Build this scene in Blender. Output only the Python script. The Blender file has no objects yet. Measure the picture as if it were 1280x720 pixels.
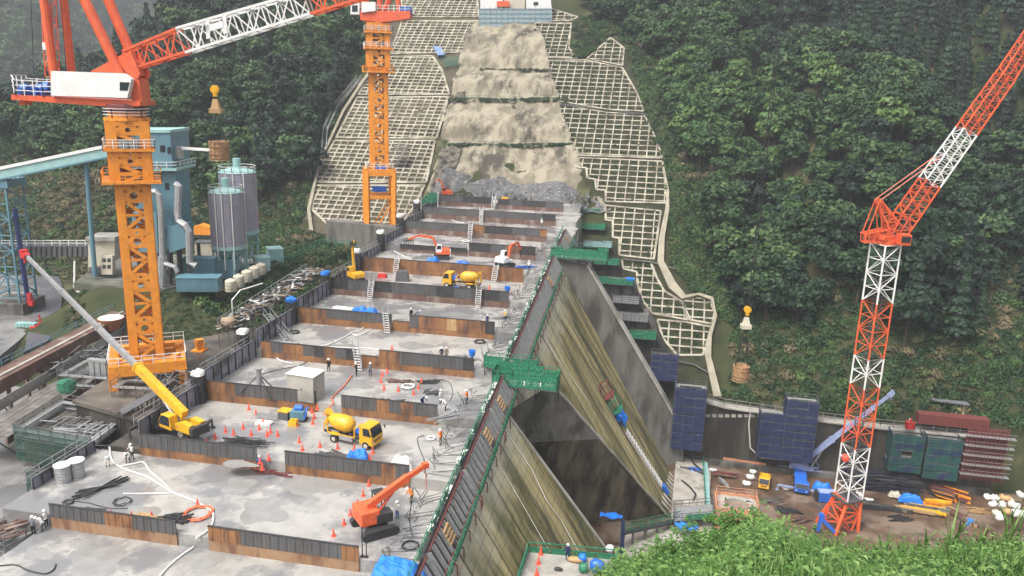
import bpy, math, random
import numpy as np
from mathutils import Vector as Vec, Matrix
random.seed(7); rng = np.random.default_rng(7)
S = bpy.context.scene; COL = S.collection
R = math.radians; PI = math.pi
def V3(*a): return Vec(a)

# ------------------------------------------------------------------ camera
YAW, PIT, ROLL, FPX = 0.181628, 0.251318, 0.031016, 1000.0      # picture 1280 wide
cy, sy, cp, sp = math.cos(YAW), math.sin(YAW), math.cos(PIT), math.sin(PIT)
FW = Vec((-sy*cp, cy*cp, -sp)); RT0 = Vec((cy, sy, 0)); UP0 = RT0.cross(FW)
RT = RT0*math.cos(ROLL) + UP0*math.sin(ROLL); UP = UP0*math.cos(ROLL) - RT0*math.sin(ROLL)
FH = Vec((-sy, cy, 0))                                            # horizontal heading
cam = bpy.data.cameras.new('camera'); co = bpy.data.objects.new('camera', cam); COL.objects.link(co)
mw = Matrix((RT, UP, -FW)).transposed().to_4x4(); co.matrix_world = mw
cam.sensor_width = 36; cam.lens = FPX/1280*36; cam.clip_start = .3; cam.clip_end = 6000
S.camera = co
def ray(px, py): return FW + RT*((px-640)/FPX) + UP*((360-py)/FPX)
def atz(px, py, z): d = ray(px, py); return d*(z/d.z)
def atv(px, py, v): d = ray(px, py); return d*(v/d.y)
def atu(px, py, u): d = ray(px, py); return d*(u/d.x)
def atp(px, py, P, n): d = ray(px, py); return d*(P.dot(n)/d.dot(n))
def ati(px, py, O): return atp(px, py, O, FH)                     # upright plane through O facing the camera heading
def proj(p):
    d = p.dot(FW); return 640+FPX*p.dot(RT)/d, 360-FPX*p.dot(UP)/d
def U_at(px, v, z):                                               # u on the line (v,z) seen at column px
    k = (640-px); a = k*FW + FPX*RT
    return -(a.y*v + a.z*z)/a.x

# ------------------------------------------------------------------ mesh builder
class MB:
    def __init__(s): s.v = []; s.f = []; s.m = []; s.k = 0
    def add(s, vs, fs, k=None):
        o = len(s.v); s.v += [tuple(p) for p in vs]; s.f += [tuple(i+o for i in f) for f in fs]
        s.m += [s.k if k is None else k]*len(fs); return s
    def box(s, c, d, rz=0, k=None, taper=1.0):
        c = Vec(c); x, y, z = d[0]/2, d[1]/2, d[2]/2; ca, sa = math.cos(rz), math.sin(rz); vs = []
        for zz in (-z, z):
            t = taper if zz > 0 else 1
            for a, b in ((-x, -y), (x, -y), (x, y), (-x, y)):
                a *= t; b *= t; vs.append((c.x+a*ca-b*sa, c.y+a*sa+b*ca, c.z+zz))
        return s.add(vs, [(0,3,2,1),(4,5,6,7),(0,1,5,4),(1,2,6,5),(2,3,7,6),(3,0,4,7)], k)
    def ob(s, o, a, b, c, k=None):                                # box from a corner and three edges
        o, a, b, c = Vec(o), Vec(a), Vec(b), Vec(c)
        return s.add([o, o+a, o+a+b, o+b, o+c, o+a+c, o+a+b+c, o+b+c], [(0,3,2,1),(4,5,6,7),(0,1,5,4),(1,2,6,5),(2,3,7,6),(3,0,4,7)], k)
    def beam(s, p, q, w, h=None, k=None, up=(0,0,1)):
        p, q = Vec(p), Vec(q); d = q-p
        if d.length < 1e-5: return s
        d.normalize(); u = Vec(up)
        if abs(d.dot(u)) > .98: u = Vec((1,0,0)) if abs(d.x) < .9 else Vec((0,1,0))
        a = d.cross(u).normalized()*w/2; b = a.cross(d).normalized()*(h or w)/2
        return s.add([p-a-b, p+a-b, p+a+b, p-a+b, q-a-b, q+a-b, q+a+b, q-a+b], [(0,1,2,3),(7,6,5,4),(0,4,5,1),(1,5,6,2),(2,6,7,3),(3,7,4,0)], k)
    def cyl(s, p, q, r, r2=None, n=10, k=None, cap=True):
        p, q = Vec(p), Vec(q); r2 = r if r2 is None else r2; d = (q-p).normalized()
        a = d.orthogonal().normalized(); b = d.cross(a); vs = []
        for o, rr in ((p, r), (q, r2)):
            for i in range(n): t = 2*PI*i/n; vs.append(o+a*(rr*math.cos(t))+b*(rr*math.sin(t)))
        fs = [(i, (i+1) % n, n+(i+1) % n, n+i) for i in range(n)]
        if cap: fs += [tuple(range(n-1, -1, -1)), tuple(range(n, 2*n))]
        return s.add(vs, fs, k)
    def path(s, pts, r, n=5, k=None):
        pts = [Vec(p) for p in pts]; vs = []; fs = []; m = len(pts)
        for i, p in enumerate(pts):
            d = (pts[min(i+1, m-1)]-pts[max(i-1, 0)]).normalized()
            u = Vec((0,0,1)) if abs(d.z) < .9 else Vec((1,0,0))
            a = d.cross(u).normalized(); b = a.cross(d); rr = r[i] if hasattr(r, '__len__') else r
            for j in range(n): t = 2*PI*j/n; vs.append(p+a*rr*math.cos(t)+b*rr*math.sin(t))
        for i in range(m-1):
            for j in range(n): fs.append((i*n+j, i*n+(j+1) % n, (i+1)*n+(j+1) % n, (i+1)*n+j))
        fs += [tuple(range(n-1, -1, -1)), tuple(range((m-1)*n, m*n))]
        return s.add(vs, fs, k)
    def prism(s, poly, ext, k=None):
        poly = [Vec(p) for p in poly]; e = Vec(ext); n = len(poly)
        return s.add(poly+[p+e for p in poly], [tuple(range(n-1, -1, -1)), tuple(range(n, 2*n))]+[(i, (i+1) % n, n+(i+1) % n, n+i) for i in range(n)], k)
    def face(s, pts, k=None): return s.add(pts, [tuple(range(len(pts)))], k)
    def lathe(s, c, prof, n=16, k=None):                          # prof: (r, z) pairs
        c = Vec(c); vs = []; m = len(prof)
        for r, z in prof:
            for i in range(n): t = 2*PI*i/n; vs.append((c.x+r*math.cos(t), c.y+r*math.sin(t), c.z+z))
        fs = [(j*n+i, j*n+(i+1) % n, (j+1)*n+(i+1) % n, (j+1)*n+i) for j in range(m-1) for i in range(n)]
        fs += [tuple(range(n-1, -1, -1)), tuple(range((m-1)*n, m*n))]
        return s.add(vs, fs, k)
    def blob(s, c, d, n=7, jit=.18, k=None):                      # lumpy rounded heap / bag
        c = Vec(c); vs = []; fs = []; m = 5
        for j in range(m+1):
            th = PI*j/m
            for i in range(n):
                t = 2*PI*i/n; w = 1+random.uniform(-jit, jit)
                sq = lambda x: math.copysign(abs(x)**.7, x)
                vs.append((c.x+d[0]/2*sq(math.sin(th)*math.cos(t))*w, c.y+d[1]/2*sq(math.sin(th)*math.sin(t))*w, c.z+d[2]/2*(1+sq(math.cos(th)))*(1 if j in (0, m) else w)))
        for j in range(m):
            for i in range(n): fs.append((j*n+i, (j+1)*n+i, (j+1)*n+(i+1) % n, j*n+(i+1) % n))
        return s.add(vs, fs, k)
    def drape(s, c, d, nx=11, ny=9, k=None):                        # sheet thrown over a heap, creased, hem on the ground
        c = Vec(c); vs = []; ph_ = [random.uniform(0, 6.28) for _ in range(6)]
        for j in range(ny):
            for i in range(nx):
                x, y = i/(nx-1)*2-1, j/(ny-1)*2-1; e = max(abs(x), abs(y)); f = 1 if e < .55 else max(0, 1-((e-.55)/.45)**1.6)
                z = f*(.78+.16*math.sin(3.1*x+ph_[0])*math.cos(2.7*y+ph_[1])+.07*math.sin(7*x+4*y+ph_[2]))+.03*math.sin(9*x-7*y+ph_[3])*f
                w_ = 1+.10*math.sin(3*math.atan2(y, x)+ph_[4])+.06*math.sin(7*math.atan2(y, x)+ph_[5])
                vs.append((c.x+d[0]/2*x*w_, c.y+d[1]/2*y*w_, c.z+max(.0, z)*d[2]+.02))
        n = nx*ny; vs2 = [(p[0], p[1], c.z) for p in vs]
        return s.add(vs, [(j*nx+i, j*nx+i+1, (j+1)*nx+i+1, (j+1)*nx+i) for j in range(ny-1) for i in range(nx-1)], k)
    def rail(s, pts, h=1.1, step=2.0, r=.035, mids=(.55,), k=None, post=None):   # guard rail along a polyline
        pts = [Vec(p) for p in pts]; up = Vec((0,0,1))
        for a, b in zip(pts, pts[1:]):
            n = max(1, round((b-a).length/step))
            for i in range(n+1): q = a.lerp(b, i/n); s.beam(q, q+up*h, (post or r)*2, k=k)
            for m in (h, *[h*x for x in mids]): s.beam(a+up*m, b+up*m, r*2, k=k)
        return s
    def lattice(s, p, q, w, w2=None, n=8, r=.1, rd=.06, e=None, k=None, h=None, h2=None):   # four-chord lattice truss
        p, q = Vec(p), Vec(q); d = (q-p).normalized(); w2 = w if w2 is None else w2; h = h or w; h2 = h2 or (w2 if h == w else h)
        a = (Vec(e) - d*d.dot(Vec(e))).normalized() if e else d.orthogonal().normalized(); b = d.cross(a)
        def cor(t): 
            o = p.lerp(q, t); x = (w+(w2-w)*t)/2; y = (h+(h2-h)*t)/2
            return [o+a*x+b*y, o-a*x+b*y, o-a*x-b*y, o+a*x-b*y]
        L = [cor(i/n) for i in range(n+1)]
        for j in range(4): s.beam(L[0][j], L[-1][j], r*2, k=k)
        for i in range(n+1):
            for j in range(4):
                s.beam(L[i][j], L[i][(j+1) % 4], rd*2, k=k)
                if i < n: s.beam(L[i][j], L[i+1][(j+1) % 4], rd*2, k=k) if (i+j) % 2 else s.beam(L[i][(j+1) % 4], L[i+1][j], rd*2, k=k)
        return s
    def build(s, name, mats, parent=None, world=False, smooth=False, bevel=0):
        me = bpy.data.meshes.new(name); vs = s.v
        if world and parent is not None:
            o = OFF.get(parent.name, Vec()); vs = [(x-o.x, y-o.y, z-o.z) for x, y, z in vs]
        me.from_pydata(vs, [], s.f)
        if not isinstance(mats, (list, tuple)): mats = [mats]
        for m in mats: me.materials.append(m)
        if len(mats) > 1: me.polygons.foreach_set('material_index', np.minimum(s.m, len(mats)-1).astype(np.int32))
        if smooth: me.polygons.foreach_set('use_smooth', np.ones(len(me.polygons), bool))
        me.update()
        o = bpy.data.objects.new(name, me); COL.objects.link(o); o.parent = parent
        if parent is not None: OFF[o.name] = OFF.get(parent.name, Vec())
        if bevel:
            b = o.modifiers.new('bevel', 'BEVEL'); b.width = bevel; b.segments = 2; b.limit_method = 'ANGLE'
        return o
OFF = {}
def tag(o, label=None, cat=None, group=None, kind=None):
    if label: o['label'] = label
    if cat: o['category'] = cat
    if group: o['group'] = group
    if kind: o['kind'] = kind
    return o
def thing(name, label, cat, loc=(0,0,0), rz=0, group=None):
    o = bpy.data.objects.new(name, None); COL.objects.link(o); o.location = loc; o.rotation_euler = (0, 0, rz)
    o.empty_display_size = .2; OFF[o.name] = Vec(loc); return tag(o, label, cat, group)
KIDS = {}
def dup(root, loc, rz=0, label=None, group=None, scale=None):      # copies a thing, its parts and their sub-parts
    if root.name not in KIDS:
        KIDS[root.name] = [(c, list(c.children)) for c in root.children]
    r = root.copy(); COL.objects.link(r); r.location = loc; r.rotation_euler = (0, 0, rz)
    if scale: r.scale = (scale,)*3
    if label: r['label'] = label
    if group: r['group'] = group
    for c, gs in KIDS[root.name]:
        n = c.copy(); COL.objects.link(n); n.parent = r
        for g in gs: m = g.copy(); COL.objects.link(m); m.parent = n
    return r
class Kind:                                                        # first placement moves the original, later ones copy it
    def __init__(s, root): s.root = root; s.used = False
    def put(s, loc, rz=0, label=None, group=None, scale=None):
        if s.used: return dup(s.root, loc, rz, label, group, scale)
        s.used = True; o = s.root; o.location = loc; o.rotation_euler = (0, 0, rz)
        if scale: o.scale = (scale,)*3
        if label: o['label'] = label
        if group: o['group'] = group
        return o
def one(name, mb, mats, label, cat, group=None, world_at=None, smooth=False, bevel=0, kind=None):   # a thing that is one mesh, origin moved to its base
    if world_at is not None:
        o = Vec(world_at); mb.v = [(x-o.x, y-o.y, z-o.z) for x, y, z in mb.v]
    ob = mb.build(name, mats, None, smooth=smooth, bevel=bevel)
    if world_at is not None: ob.location = world_at
    return tag(ob, label, cat, group, kind)
ORD = 'first second third fourth fifth sixth seventh eighth ninth tenth eleventh twelfth thirteenth fourteenth fifteenth sixteenth'.split()

# ------------------------------------------------------------------ materials
def mat(name, c1, c2=None, scale=1.5, rough=.6, metal=0, bump=0., stretch=(1,1,1), c3=None, scale3=.25, lo=.35, hi=.65, lo3=.5, hi3=.62, rough2=None, spec=.5, objrand=0., bscale=None, det=5, nrough=.62):
    m = bpy.data.materials.new(name); m.use_nodes = True; nt = m.node_tree; N = nt.nodes; L = nt.links
    b = N['Principled BSDF']; b.inputs['Roughness'].default_value = rough; b.inputs['Metallic'].default_value = metal
    b.inputs['Specular IOR Level'].default_value = spec if rough < .85 else min(spec, .15)
    c1 = (*c1, 1); c2 = (*c2, 1) if c2 else tuple(x*.78 for x in c1[:3])+(1,)
    tc = N.new('ShaderNodeTexCoord'); mp = N.new('ShaderNodeMapping'); mp.inputs['Scale'].default_value = stretch
    L.new(tc.outputs['Object'], mp.inputs['Vector'])
    def noise(sc, d=det):
        n = N.new('ShaderNodeTexNoise'); n.inputs['Scale'].default_value = sc; n.inputs['Detail'].default_value = d
        n.inputs['Roughness'].default_value = nrough; L.new(mp.outputs['Vector'], n.inputs['Vector']); return n
    def rng_(src, a, z_, t0=0, t1=1):
        r = N.new('ShaderNodeMapRange'); r.inputs['From Min'].default_value = a; r.inputs['From Max'].default_value = z_
        r.inputs['To Min'].default_value = t0; r.inputs['To Max'].default_value = t1; L.new(src, r.inputs['Value']); return r.outputs['Result']
    def mix(f, a, z_):
        x = N.new('ShaderNodeMix'); x.data_type = 'RGBA'; L.new(f, x.inputs['Factor'])
        for s_, k in ((a, 'A'), (z_, 'B')):
            i = [q for q in x.inputs if q.name == k and q.type == 'RGBA'][0]
            if isinstance(s_, tuple): i.default_value = s_
            else: L.new(s_, i)
        return [q for q in x.outputs if q.type == 'RGBA'][0]
    n1 = noise(scale); col = mix(rng_(n1.outputs['Fac'], lo, hi), c1, c2)
    if c3: 
        n3 = noise(scale3); f3 = rng_(n3.outputs['Fac'], lo3, hi3); col = mix(f3, col, (*c3, 1))
        if rough2 is not None: L.new(rng_(n3.outputs['Fac'], lo3, hi3, rough, rough2), b.inputs['Roughness'])
    elif rough2 is not None: L.new(rng_(n1.outputs['Fac'], lo, hi, rough, rough2), b.inputs['Roughness'])
    if objrand:
        oi = N.new('ShaderNodeObjectInfo'); hs = N.new('ShaderNodeHueSaturation')
        L.new(rng_(oi.outputs['Random'], 0, 1, 1-objrand, 1+objrand), hs.inputs['Value']); L.new(rng_(oi.outputs['Random'], 0, 1, .5+.045*objrand, .5-.045*objrand), hs.inputs['Hue'])
        L.new(col, hs.inputs['Color']); col = hs.outputs['Color']
    L.new(col, b.inputs['Base Color'])
    if bump:
        nb = noise(bscale or scale*4); bp = N.new('ShaderNodeBump'); bp.inputs['Strength'].default_value = bump; bp.inputs['Distance'].default_value = .15
        L.new(nb.outputs['Fac'], bp.inputs['Height']); L.new(bp.outputs['Normal'], b.inputs['Normal'])
    m['b'] = 1
    return m
orange = mat('crane_orange', (.76,.28,.025), (.62,.21,.02), 1.2, .45, c3=(.33,.12,.035), scale3=1.6, lo3=.58, hi3=.74)
redor  = mat('crane_red_orange', (.70,.115,.035), (.56,.085,.028), .8, .45, c3=(.36,.08,.04), scale3=1.3, lo3=.58, hi3=.74)
white  = mat('white_paint', (.72,.72,.70), (.62,.61,.58), 1.0, .45, c3=(.42,.38,.33), scale3=1.8, lo3=.66, hi3=.8)
offwh  = mat('cream_paint', (.52,.48,.38), (.42,.38,.30), 1.5, .55)
yellow = mat('yellow_paint', (.68,.37,.014), (.56,.29,.014), 1.4, .38, c3=(.28,.18,.08), scale3=1.8, lo3=.56, hi3=.74)
black  = mat('black_rubber', (.018,.018,.018), (.03,.03,.03), 4, .7)
darkst = mat('dark_steel', (.035,.035,.037), (.06,.057,.054), 2, .5, .3)
steel  = mat('grey_steel', (.14,.143,.147), (.09,.09,.093), 2, .45, .4)
def porous(m, f):                                                  # open-weave net: part of the light passes straight through
    nt = m.node_tree; b = nt.nodes['Principled BSDF']; o = nt.nodes['Material Output']; t = nt.nodes.new('ShaderNodeBsdfTransparent'); x = nt.nodes.new('ShaderNodeMixShader'); x.inputs[0].default_value = f
    nt.links.new(b.outputs[0], x.inputs[1]); nt.links.new(t.outputs[0], x.inputs[2]); nt.links.new(x.outputs[0], o.inputs['Surface']); return m
galv   = mat('galvanised_steel', (.42,.43,.43), (.30,.30,.30), 2, .42, .5)
glass  = mat('dark_glass', (.02,.025,.03), (.03,.035,.04), 2, .08)
formgr = mat('form_steel_grey', (.10,.10,.102), (.07,.068,.066), .9, .5, .15, stretch=(1,1,.25), c3=(.15,.095,.06), scale3=1.6, lo3=.6, hi3=.78)
formru = mat('form_rusty_orange', (.27,.13,.05), (.165,.07,.03), .9, .7, stretch=(1,1,.35), c3=(.085,.045,.03), scale3=.7, lo3=.48, hi3=.66)
formco = mat('skirt_rust_concrete', (.30,.19,.11), (.22,.12,.06), .8, .8, stretch=(1,1,.4), c3=(.14,.065,.035), scale3=.5, lo3=.48, hi3=.65)
formdk = mat('skirt_dark_rust', (.15,.085,.06), (.09,.05,.04), .8, .75, stretch=(1,1,.4), c3=(.2,.16,.13), scale3=.5)
green  = mat('green_mesh_sheet', (.02,.20,.105), (.015,.14,.075), 1.4, .6, c3=(.05,.28,.15), scale3=3, lo3=.55)
dkgreen= mat('dark_green_net', (.02,.075,.05), (.03,.10,.07), 2, .8)
navy   = mat('navy_net', (.010,.018,.065), (.018,.03,.09), 1.3, .8, stretch=(.6,.6,2.5), c3=(.035,.05,.11), scale3=1.2, lo3=.55, hi3=.75)
porous(green, .3); porous(dkgreen, .72); porous(navy, .22)
teal   = mat('teal_paint', (.095,.205,.25), (.075,.165,.205), .6, .5, stretch=(1,1,.3))
teallt = mat('pale_teal_paint', (.28,.45,.43), (.22,.38,.37), .9, .5)
silo   = mat('silo_lavender_grey', (.29,.275,.32), (.22,.21,.25), .8, .5, .1, stretch=(1,1,.2))
blue   = mat('blue_tarpaulin', (.012,.19,.72), (.010,.14,.55), 3, .45, bump=.5)
blup   = mat('blue_paint', (.02,.13,.52), (.02,.10,.42), 2, .4)
lilac  = mat('lilac_blue_paint', (.31,.36,.55), (.22,.26,.42), 1.5, .45)
redbr  = mat('red_brown_steel', (.16,.035,.03), (.10,.03,.025), 2, .6)
conered= mat('cone_red', (.78,.10,.055), (.70,.08,.045), 4, .5)
red    = mat('red_paint', (.55,.03,.03), (.42,.025,.025), 2, .45)
wood   = mat('bare_timber', (.42,.28,.13), (.30,.18,.08), 3, .8)
hosew  = mat('white_hose', (.62,.61,.57), (.5,.49,.45), 3, .5)
hoseo  = mat('orange_hose', (.66,.16,.08), (.5,.12,.06), 3, .5)
cable  = mat('black_cable', (.02,.02,.022), None, 3, .5)
rust   = mat('rusted_girder', (.13,.065,.045), (.075,.045,.035), .7, .75, c3=(.20,.15,.12), scale3=.35)
bagw   = mat('white_bag_cloth', (.66,.65,.62), (.52,.51,.48), 4, .85)
skin_m = mat('skin', (.45,.27,.19), (.42,.24,.17), 5, .6)
scafm  = mat('scaffold_tube', (.22,.225,.22), (.07,.07,.07), 2, .5, .4)
conc_l = mat('pale_concrete', (.36,.34,.30), (.28,.265,.235), .5, .8, bump=.1, c3=(.2,.185,.16), scale3=.2)
conc_d = mat('dark_stained_concrete', (.075,.067,.053), (.038,.033,.025), .5, .7, stretch=(1,1,.14), c3=(.017,.015,.012), scale3=.3, lo3=.42, hi3=.58, bump=.15, det=8)
conc_m = mat('grey_stained_concrete', (.15,.145,.13), (.085,.08,.07), .5, .8, stretch=(1,1,.3), c3=(.045,.041,.034), scale3=.4, lo3=.46, hi3=.62, bump=.15)
deckm  = mat('wet_deck_concrete', (.36,.35,.325), (.235,.228,.21), .45, .36, c3=(.165,.164,.165), scale3=.14, lo3=.47, hi3=.56, rough2=.05, bump=.04, bscale=3, lo=.3, hi=.7, det=8)
frame_m= mat('slope_frame_concrete', (.36,.335,.265), (.26,.24,.185), .9, .85, c3=(.16,.145,.11), scale3=.3, lo3=.46, hi3=.62)

# ------------------------------------------------------------------ sky, sun, haze, view
w = bpy.data.worlds.new('World'); S.world = w; w.use_nodes = True; nt = w.node_tree
sk = nt.nodes.new('ShaderNodeTexSky'); sk.sky_type = 'NISHITA'; sk.sun_disc = False
SUN_EL, SUN_AZ = R(58), R(215)
sk.sun_elevation = SUN_EL; sk.sun_rotation = SUN_AZ; sk.air_density = 1.0; sk.dust_density = 7.0; sk.ozone_density = .6
hs = nt.nodes.new('ShaderNodeHueSaturation'); hs.inputs['Saturation'].default_value = .35
nt.links.new(sk.outputs[0], hs.inputs['Color']); nt.links.new(hs.outputs[0], nt.nodes['Background'].inputs['Color'])
nt.nodes['Background'].inputs['Strength'].default_value = .15
sl = bpy.data.lights.new('sun', 'SUN'); sl.energy = 1.4; sl.angle = R(14); sl.color = (1, .97, .93)
so = bpy.data.objects.new('sun', sl); COL.objects.link(so)
dirv = Vec((math.sin(SUN_AZ)*math.cos(SUN_EL), math.cos(SUN_AZ)*math.cos(SUN_EL), math.sin(SUN_EL)))
so.rotation_euler = dirv.to_track_quat('Z', 'Y').to_euler()
S.view_settings.view_transform = 'Standard'; S.view_settings.look = 'None'; S.view_settings.exposure = 1.05; S.view_settings.gamma = 1
S.render.engine = 'CYCLES'; c = S.cycles; c.use_denoising = True; c.max_bounces = 4; c.diffuse_bounces = 2; c.glossy_bounces = 2; c.transmission_bounces = 2; c.transparent_max_bounces = 10; c.volume_bounces = 0; c.caustics_reflective = False; c.caustics_refractive = False
HZ = MB().box((0, 620, 135), (1900, 1560, 2*212))
hz = HZ.build('haze', []); tag(hz, kind='stuff'); hm = bpy.data.materials.new('haze'); hm.use_nodes = True
for n in list(hm.node_tree.nodes):
    if n.type == 'BSDF_PRINCIPLED': hm.node_tree.nodes.remove(n)
pv = hm.node_tree.nodes.new('ShaderNodeVolumePrincipled'); pv.inputs['Density'].default_value = .00036; pv.inputs['Color'].default_value = (.86,.90,.95,1); pv.inputs['Anisotropy'].default_value = .2
hm.node_tree.links.new(pv.outputs[0], hm.node_tree.nodes['Material Output'].inputs['Volume']); hz.data.materials.append(hm)
# ------------------------------------------------------------------ dam geometry constants
SP = 13.0; VR1 = 57.787; STEP = 1.196
def Zd(i): return -41.464+STEP*(i-1)           # deck level in front of formwork row i
def Vr(i): return VR1+SP*(i-1)
UL, M_ = -53.47, .62
FP1 = atz(545, 700, Zd(2)); FP2 = atz(697, 325, Zd(9))
FN = (FP2-FP1).cross(Vec((M_, 0, -1))).normalized()
def fc(px, py, off=0.0):                        # photograph point on the downstream face
    d = ray(px, py); return d*((FP1.dot(FN))/d.dot(FN))
def uF(v):                                      # top edge line of the face
    t = (v-FP1.y)/(FP2.y-FP1.y); return FP1.x+(FP2.x-FP1.x)*t
def zF(v):
    t = (v-FP1.y)/(FP2.y-FP1.y); return FP1.z+(FP2.z-FP1.z)*t
ZB = -71.0                                      # basin floor
# ------------------------------------------------------------------ terrain
K0, B0, V0 = .65, -58.0, 152.0
PN = Vec((0, -K0, 1)).normalized(); PO = Vec((0, V0, B0))
def ph(px, py, off=0.0): return atp(px, py, PO+PN*off, PN)
def sst(a, b, x):
    t = min(1, max(0, (x-a)/(b-a))); return t*t*(3-2*t)
HULL = [ph(*q) for q in [(488,-12),(702,-12),(722,22),(742,52),(762,44),(786,60),(812,110),(832,180),(842,262),(838,330),(895,375),(905,400),(905,470),(905,500),(860,530),(790,500),(720,300),(540,262),(480,306),(378,292),(424,150),(474,56)]]
HULL = [(p.x, p.y) for p in HULL]
def inpoly(x, y, P):
    c = False; n = len(P)
    for i in range(n):
        x1, y1 = P[i]; x2, y2 = P[(i+1) % n]
        if (y1 > y) != (y2 > y) and x < (x2-x1)*(y-y1)/(y2-y1)+x1: c = not c
    return c
def hulld(x, y):                                # distance outside the excavated slope (0 inside)
    if inpoly(x, y, HULL): return 0.0
    best = 1e9; n = len(HULL)
    for i in range(n):
        ax, ay = HULL[i]; bx, by = HULL[(i+1) % n]; dx, dy = bx-ax, by-ay
        t = min(1, max(0, ((x-ax)*dx+(y-ay)*dy)/(dx*dx+dy*dy+1e-9))); best = min(best, math.hypot(x-ax-t*dx, y-ay-t*dy))
    return best
def wav(u, v): return 3.2*math.sin(u*.071+1.3+.02*v)+2.4*math.sin(v*.083+u*.046)+1.6*math.sin(u*.17-v*.11+2)+1.1*math.sin(u*.31+v*.23)
PLT = [(-86.4,123.8),(-77.6,150.4)]
def ground_left(u, v):
    ax, ay = PLT[0]; bx, by = PLT[1]; L = math.hypot(bx-ax, by-ay)
    d = ((u-ax)*(by-ay)-(v-ay)*(bx-ax))/L       # >0 towards the dam
    plat = -38-4*sst(0, 13, d)
    k = sst(112, 124, v); low = -48.5+3.5*sst(96, 112, v)
    w_ = (1-k)*sst(-84, -78, u)*sst(101, 108, v)+k*sst(-112, -98, u)
    return low+(plat-low)*w_
def hill(u, v):
    off = 14*sst(90, 135, -u)
    z = B0+K0*(v-V0)
    if u < -75: z = z+K0*off*sst(70, 90, -u)
    m = sst(0, 30, hulld(u, v)) if -140 < u < 140 and v < 320 else 1.0
    z += m*wav(u, v)*sst(150, 185, v)
    if u > 20: z += m*sst(152, 178, v)*(7*math.exp(-((u-46-.12*(v-160))/13)**2)-8*math.exp(-((u-20-.06*(v-160))/8)**2)*sst(165, 190, v)-9*math.exp(-((u-76-.1*(v-200))/9)**2)*sst(190, 230, v)+9*math.exp(-((u-104)/16)**2))
    crest = 42+(u+125)*.85 if u < -125 else 1e9
    crest = max(crest, -34)
    if z > crest-8: z = crest-8*math.exp(-(z-crest+8)/8) if crest < 1e8 else z
    if v > 330 and u < -90: z = max(-44, z-(v-330)*.9)
    return z
def ground(u, v):
    if u < -55:
        g = ground_left(u, v); h = hill(u, v) if v > 140 else -99
        h2 = h if h > g else g
        return h2
    if v < 151: 
        if u > 66: return -71.4+sst(66, 88, u)*9+max(0, u-88)*.3
        return -73.0
    return hill(u, v)
def sheet(name, us, vs, fn, m, smooth=True):
    nu, nv = len(us), len(vs); pts = [(u, v, fn(u, v)) for v in vs for u in us]
    b = MB(); b.add(pts, [(j*nu+i, j*nu+i+1, (j+1)*nu+i+1, (j+1)*nu+i) for j in range(nv-1) for i in range(nu-1)])
    return b.build(name, m, None, smooth=smooth)
soil_g = mat('forest_floor', (.024,.034,.014), (.046,.048,.021), .3, .95, bump=.3, c3=(.11,.10,.055), scale3=.05, lo3=.54, hi3=.66, bscale=1.2)
us = list(np.arange(-300, 300, 3.0)); vs = list(np.arange(36, 150, 3.0))+[150.9, 151.1]+list(np.arange(153, 420, 3.0))
tag(sheet('hillside_terrain', us, vs, ground, soil_g), kind='structure')
far_m = mat('distant_wooded_slopes', (.028,.05,.024), (.055,.078,.034), .035, .95, bump=.9, c3=(.085,.10,.05), scale3=.008, lo3=.5, hi3=.68, bscale=.09)
def far1(u, v):
    d = math.hypot(u+430, (v-330)*.55); rg = max(0, 120-.40*abs(u+620+.25*(v-500)))
    z = -44 + rg*sst(330, 520, v)*1.2 + sst(620, 1050, v)*190*(.75+.25*math.sin(u*.006+1)) + 60*sst(-470, -640, u)*sst(300, 420, v)*-1*-1
    z += (6*math.sin(u*.035+v*.021)+5*math.sin(v*.05-u*.03)+3*math.sin(u*.09+v*.07))*sst(-40, 0, z)
    return z
tag(sheet('distant_hills', list(np.arange(-900, 420, 14.0)), list(np.arange(418, 1380, 14.0)), lambda u, v: max(far1(u, v), -46), far_m), kind='structure')
ground_base = MB().face([(-940,-150,-75.5),(940,-150,-75.5),(940,1395,-75.5),(-940,1395,-75.5)]); tag(ground_base.build('ground', soil_g), kind='structure')
river = mat('river_gravel', (.55,.55,.53), (.40,.40,.38), .05, .6)
b = MB(); P = [(-640,560),(-560,600),(-440,640),(-330,700)]
for a_, c_ in zip(P, P[1:]): b.face([(a_[0], a_[1], -42.5), (c_[0], c_[1], -42.5), (c_[0]+6, c_[1]+26, -42.3), (a_[0]+6, a_[1]+26, -42.3)])
tag(b.build('river', river), kind='structure')
# excavated slope: rock face and soil under the lattice frames
rock = mat('excavated_beige_rock', (.265,.238,.178), (.15,.132,.096), .3, .9, bump=1.0, c3=(.06,.054,.043), scale3=.16, lo3=.51, hi3=.60, bscale=1.3, stretch=(1,.5,.5), det=13, lo=.44, hi=.56, nrough=.74)
rockg = mat('blasted_grey_rock', (.14,.14,.14), (.05,.05,.052), .8, .85, bump=.9, c3=(.30,.29,.27), scale3=1.6, lo3=.55, hi3=.66, bscale=2.5)
soil_b = mat('brown_slope_soil', (.088,.075,.052), (.055,.048,.034), .35, .95, bump=.3, c3=(.07,.075,.04), scale3=.12, lo3=.5, hi3=.66)
soil_d = mat('dark_vegetated_soil', (.018,.022,.011), (.04,.04,.022), .5, .95, bump=.3)
mortar = mat('sprayed_mortar', (.29,.265,.205), (.20,.18,.135), .4, .9, bump=.35, c3=(.22,.20,.15), scale3=.18)
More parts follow.
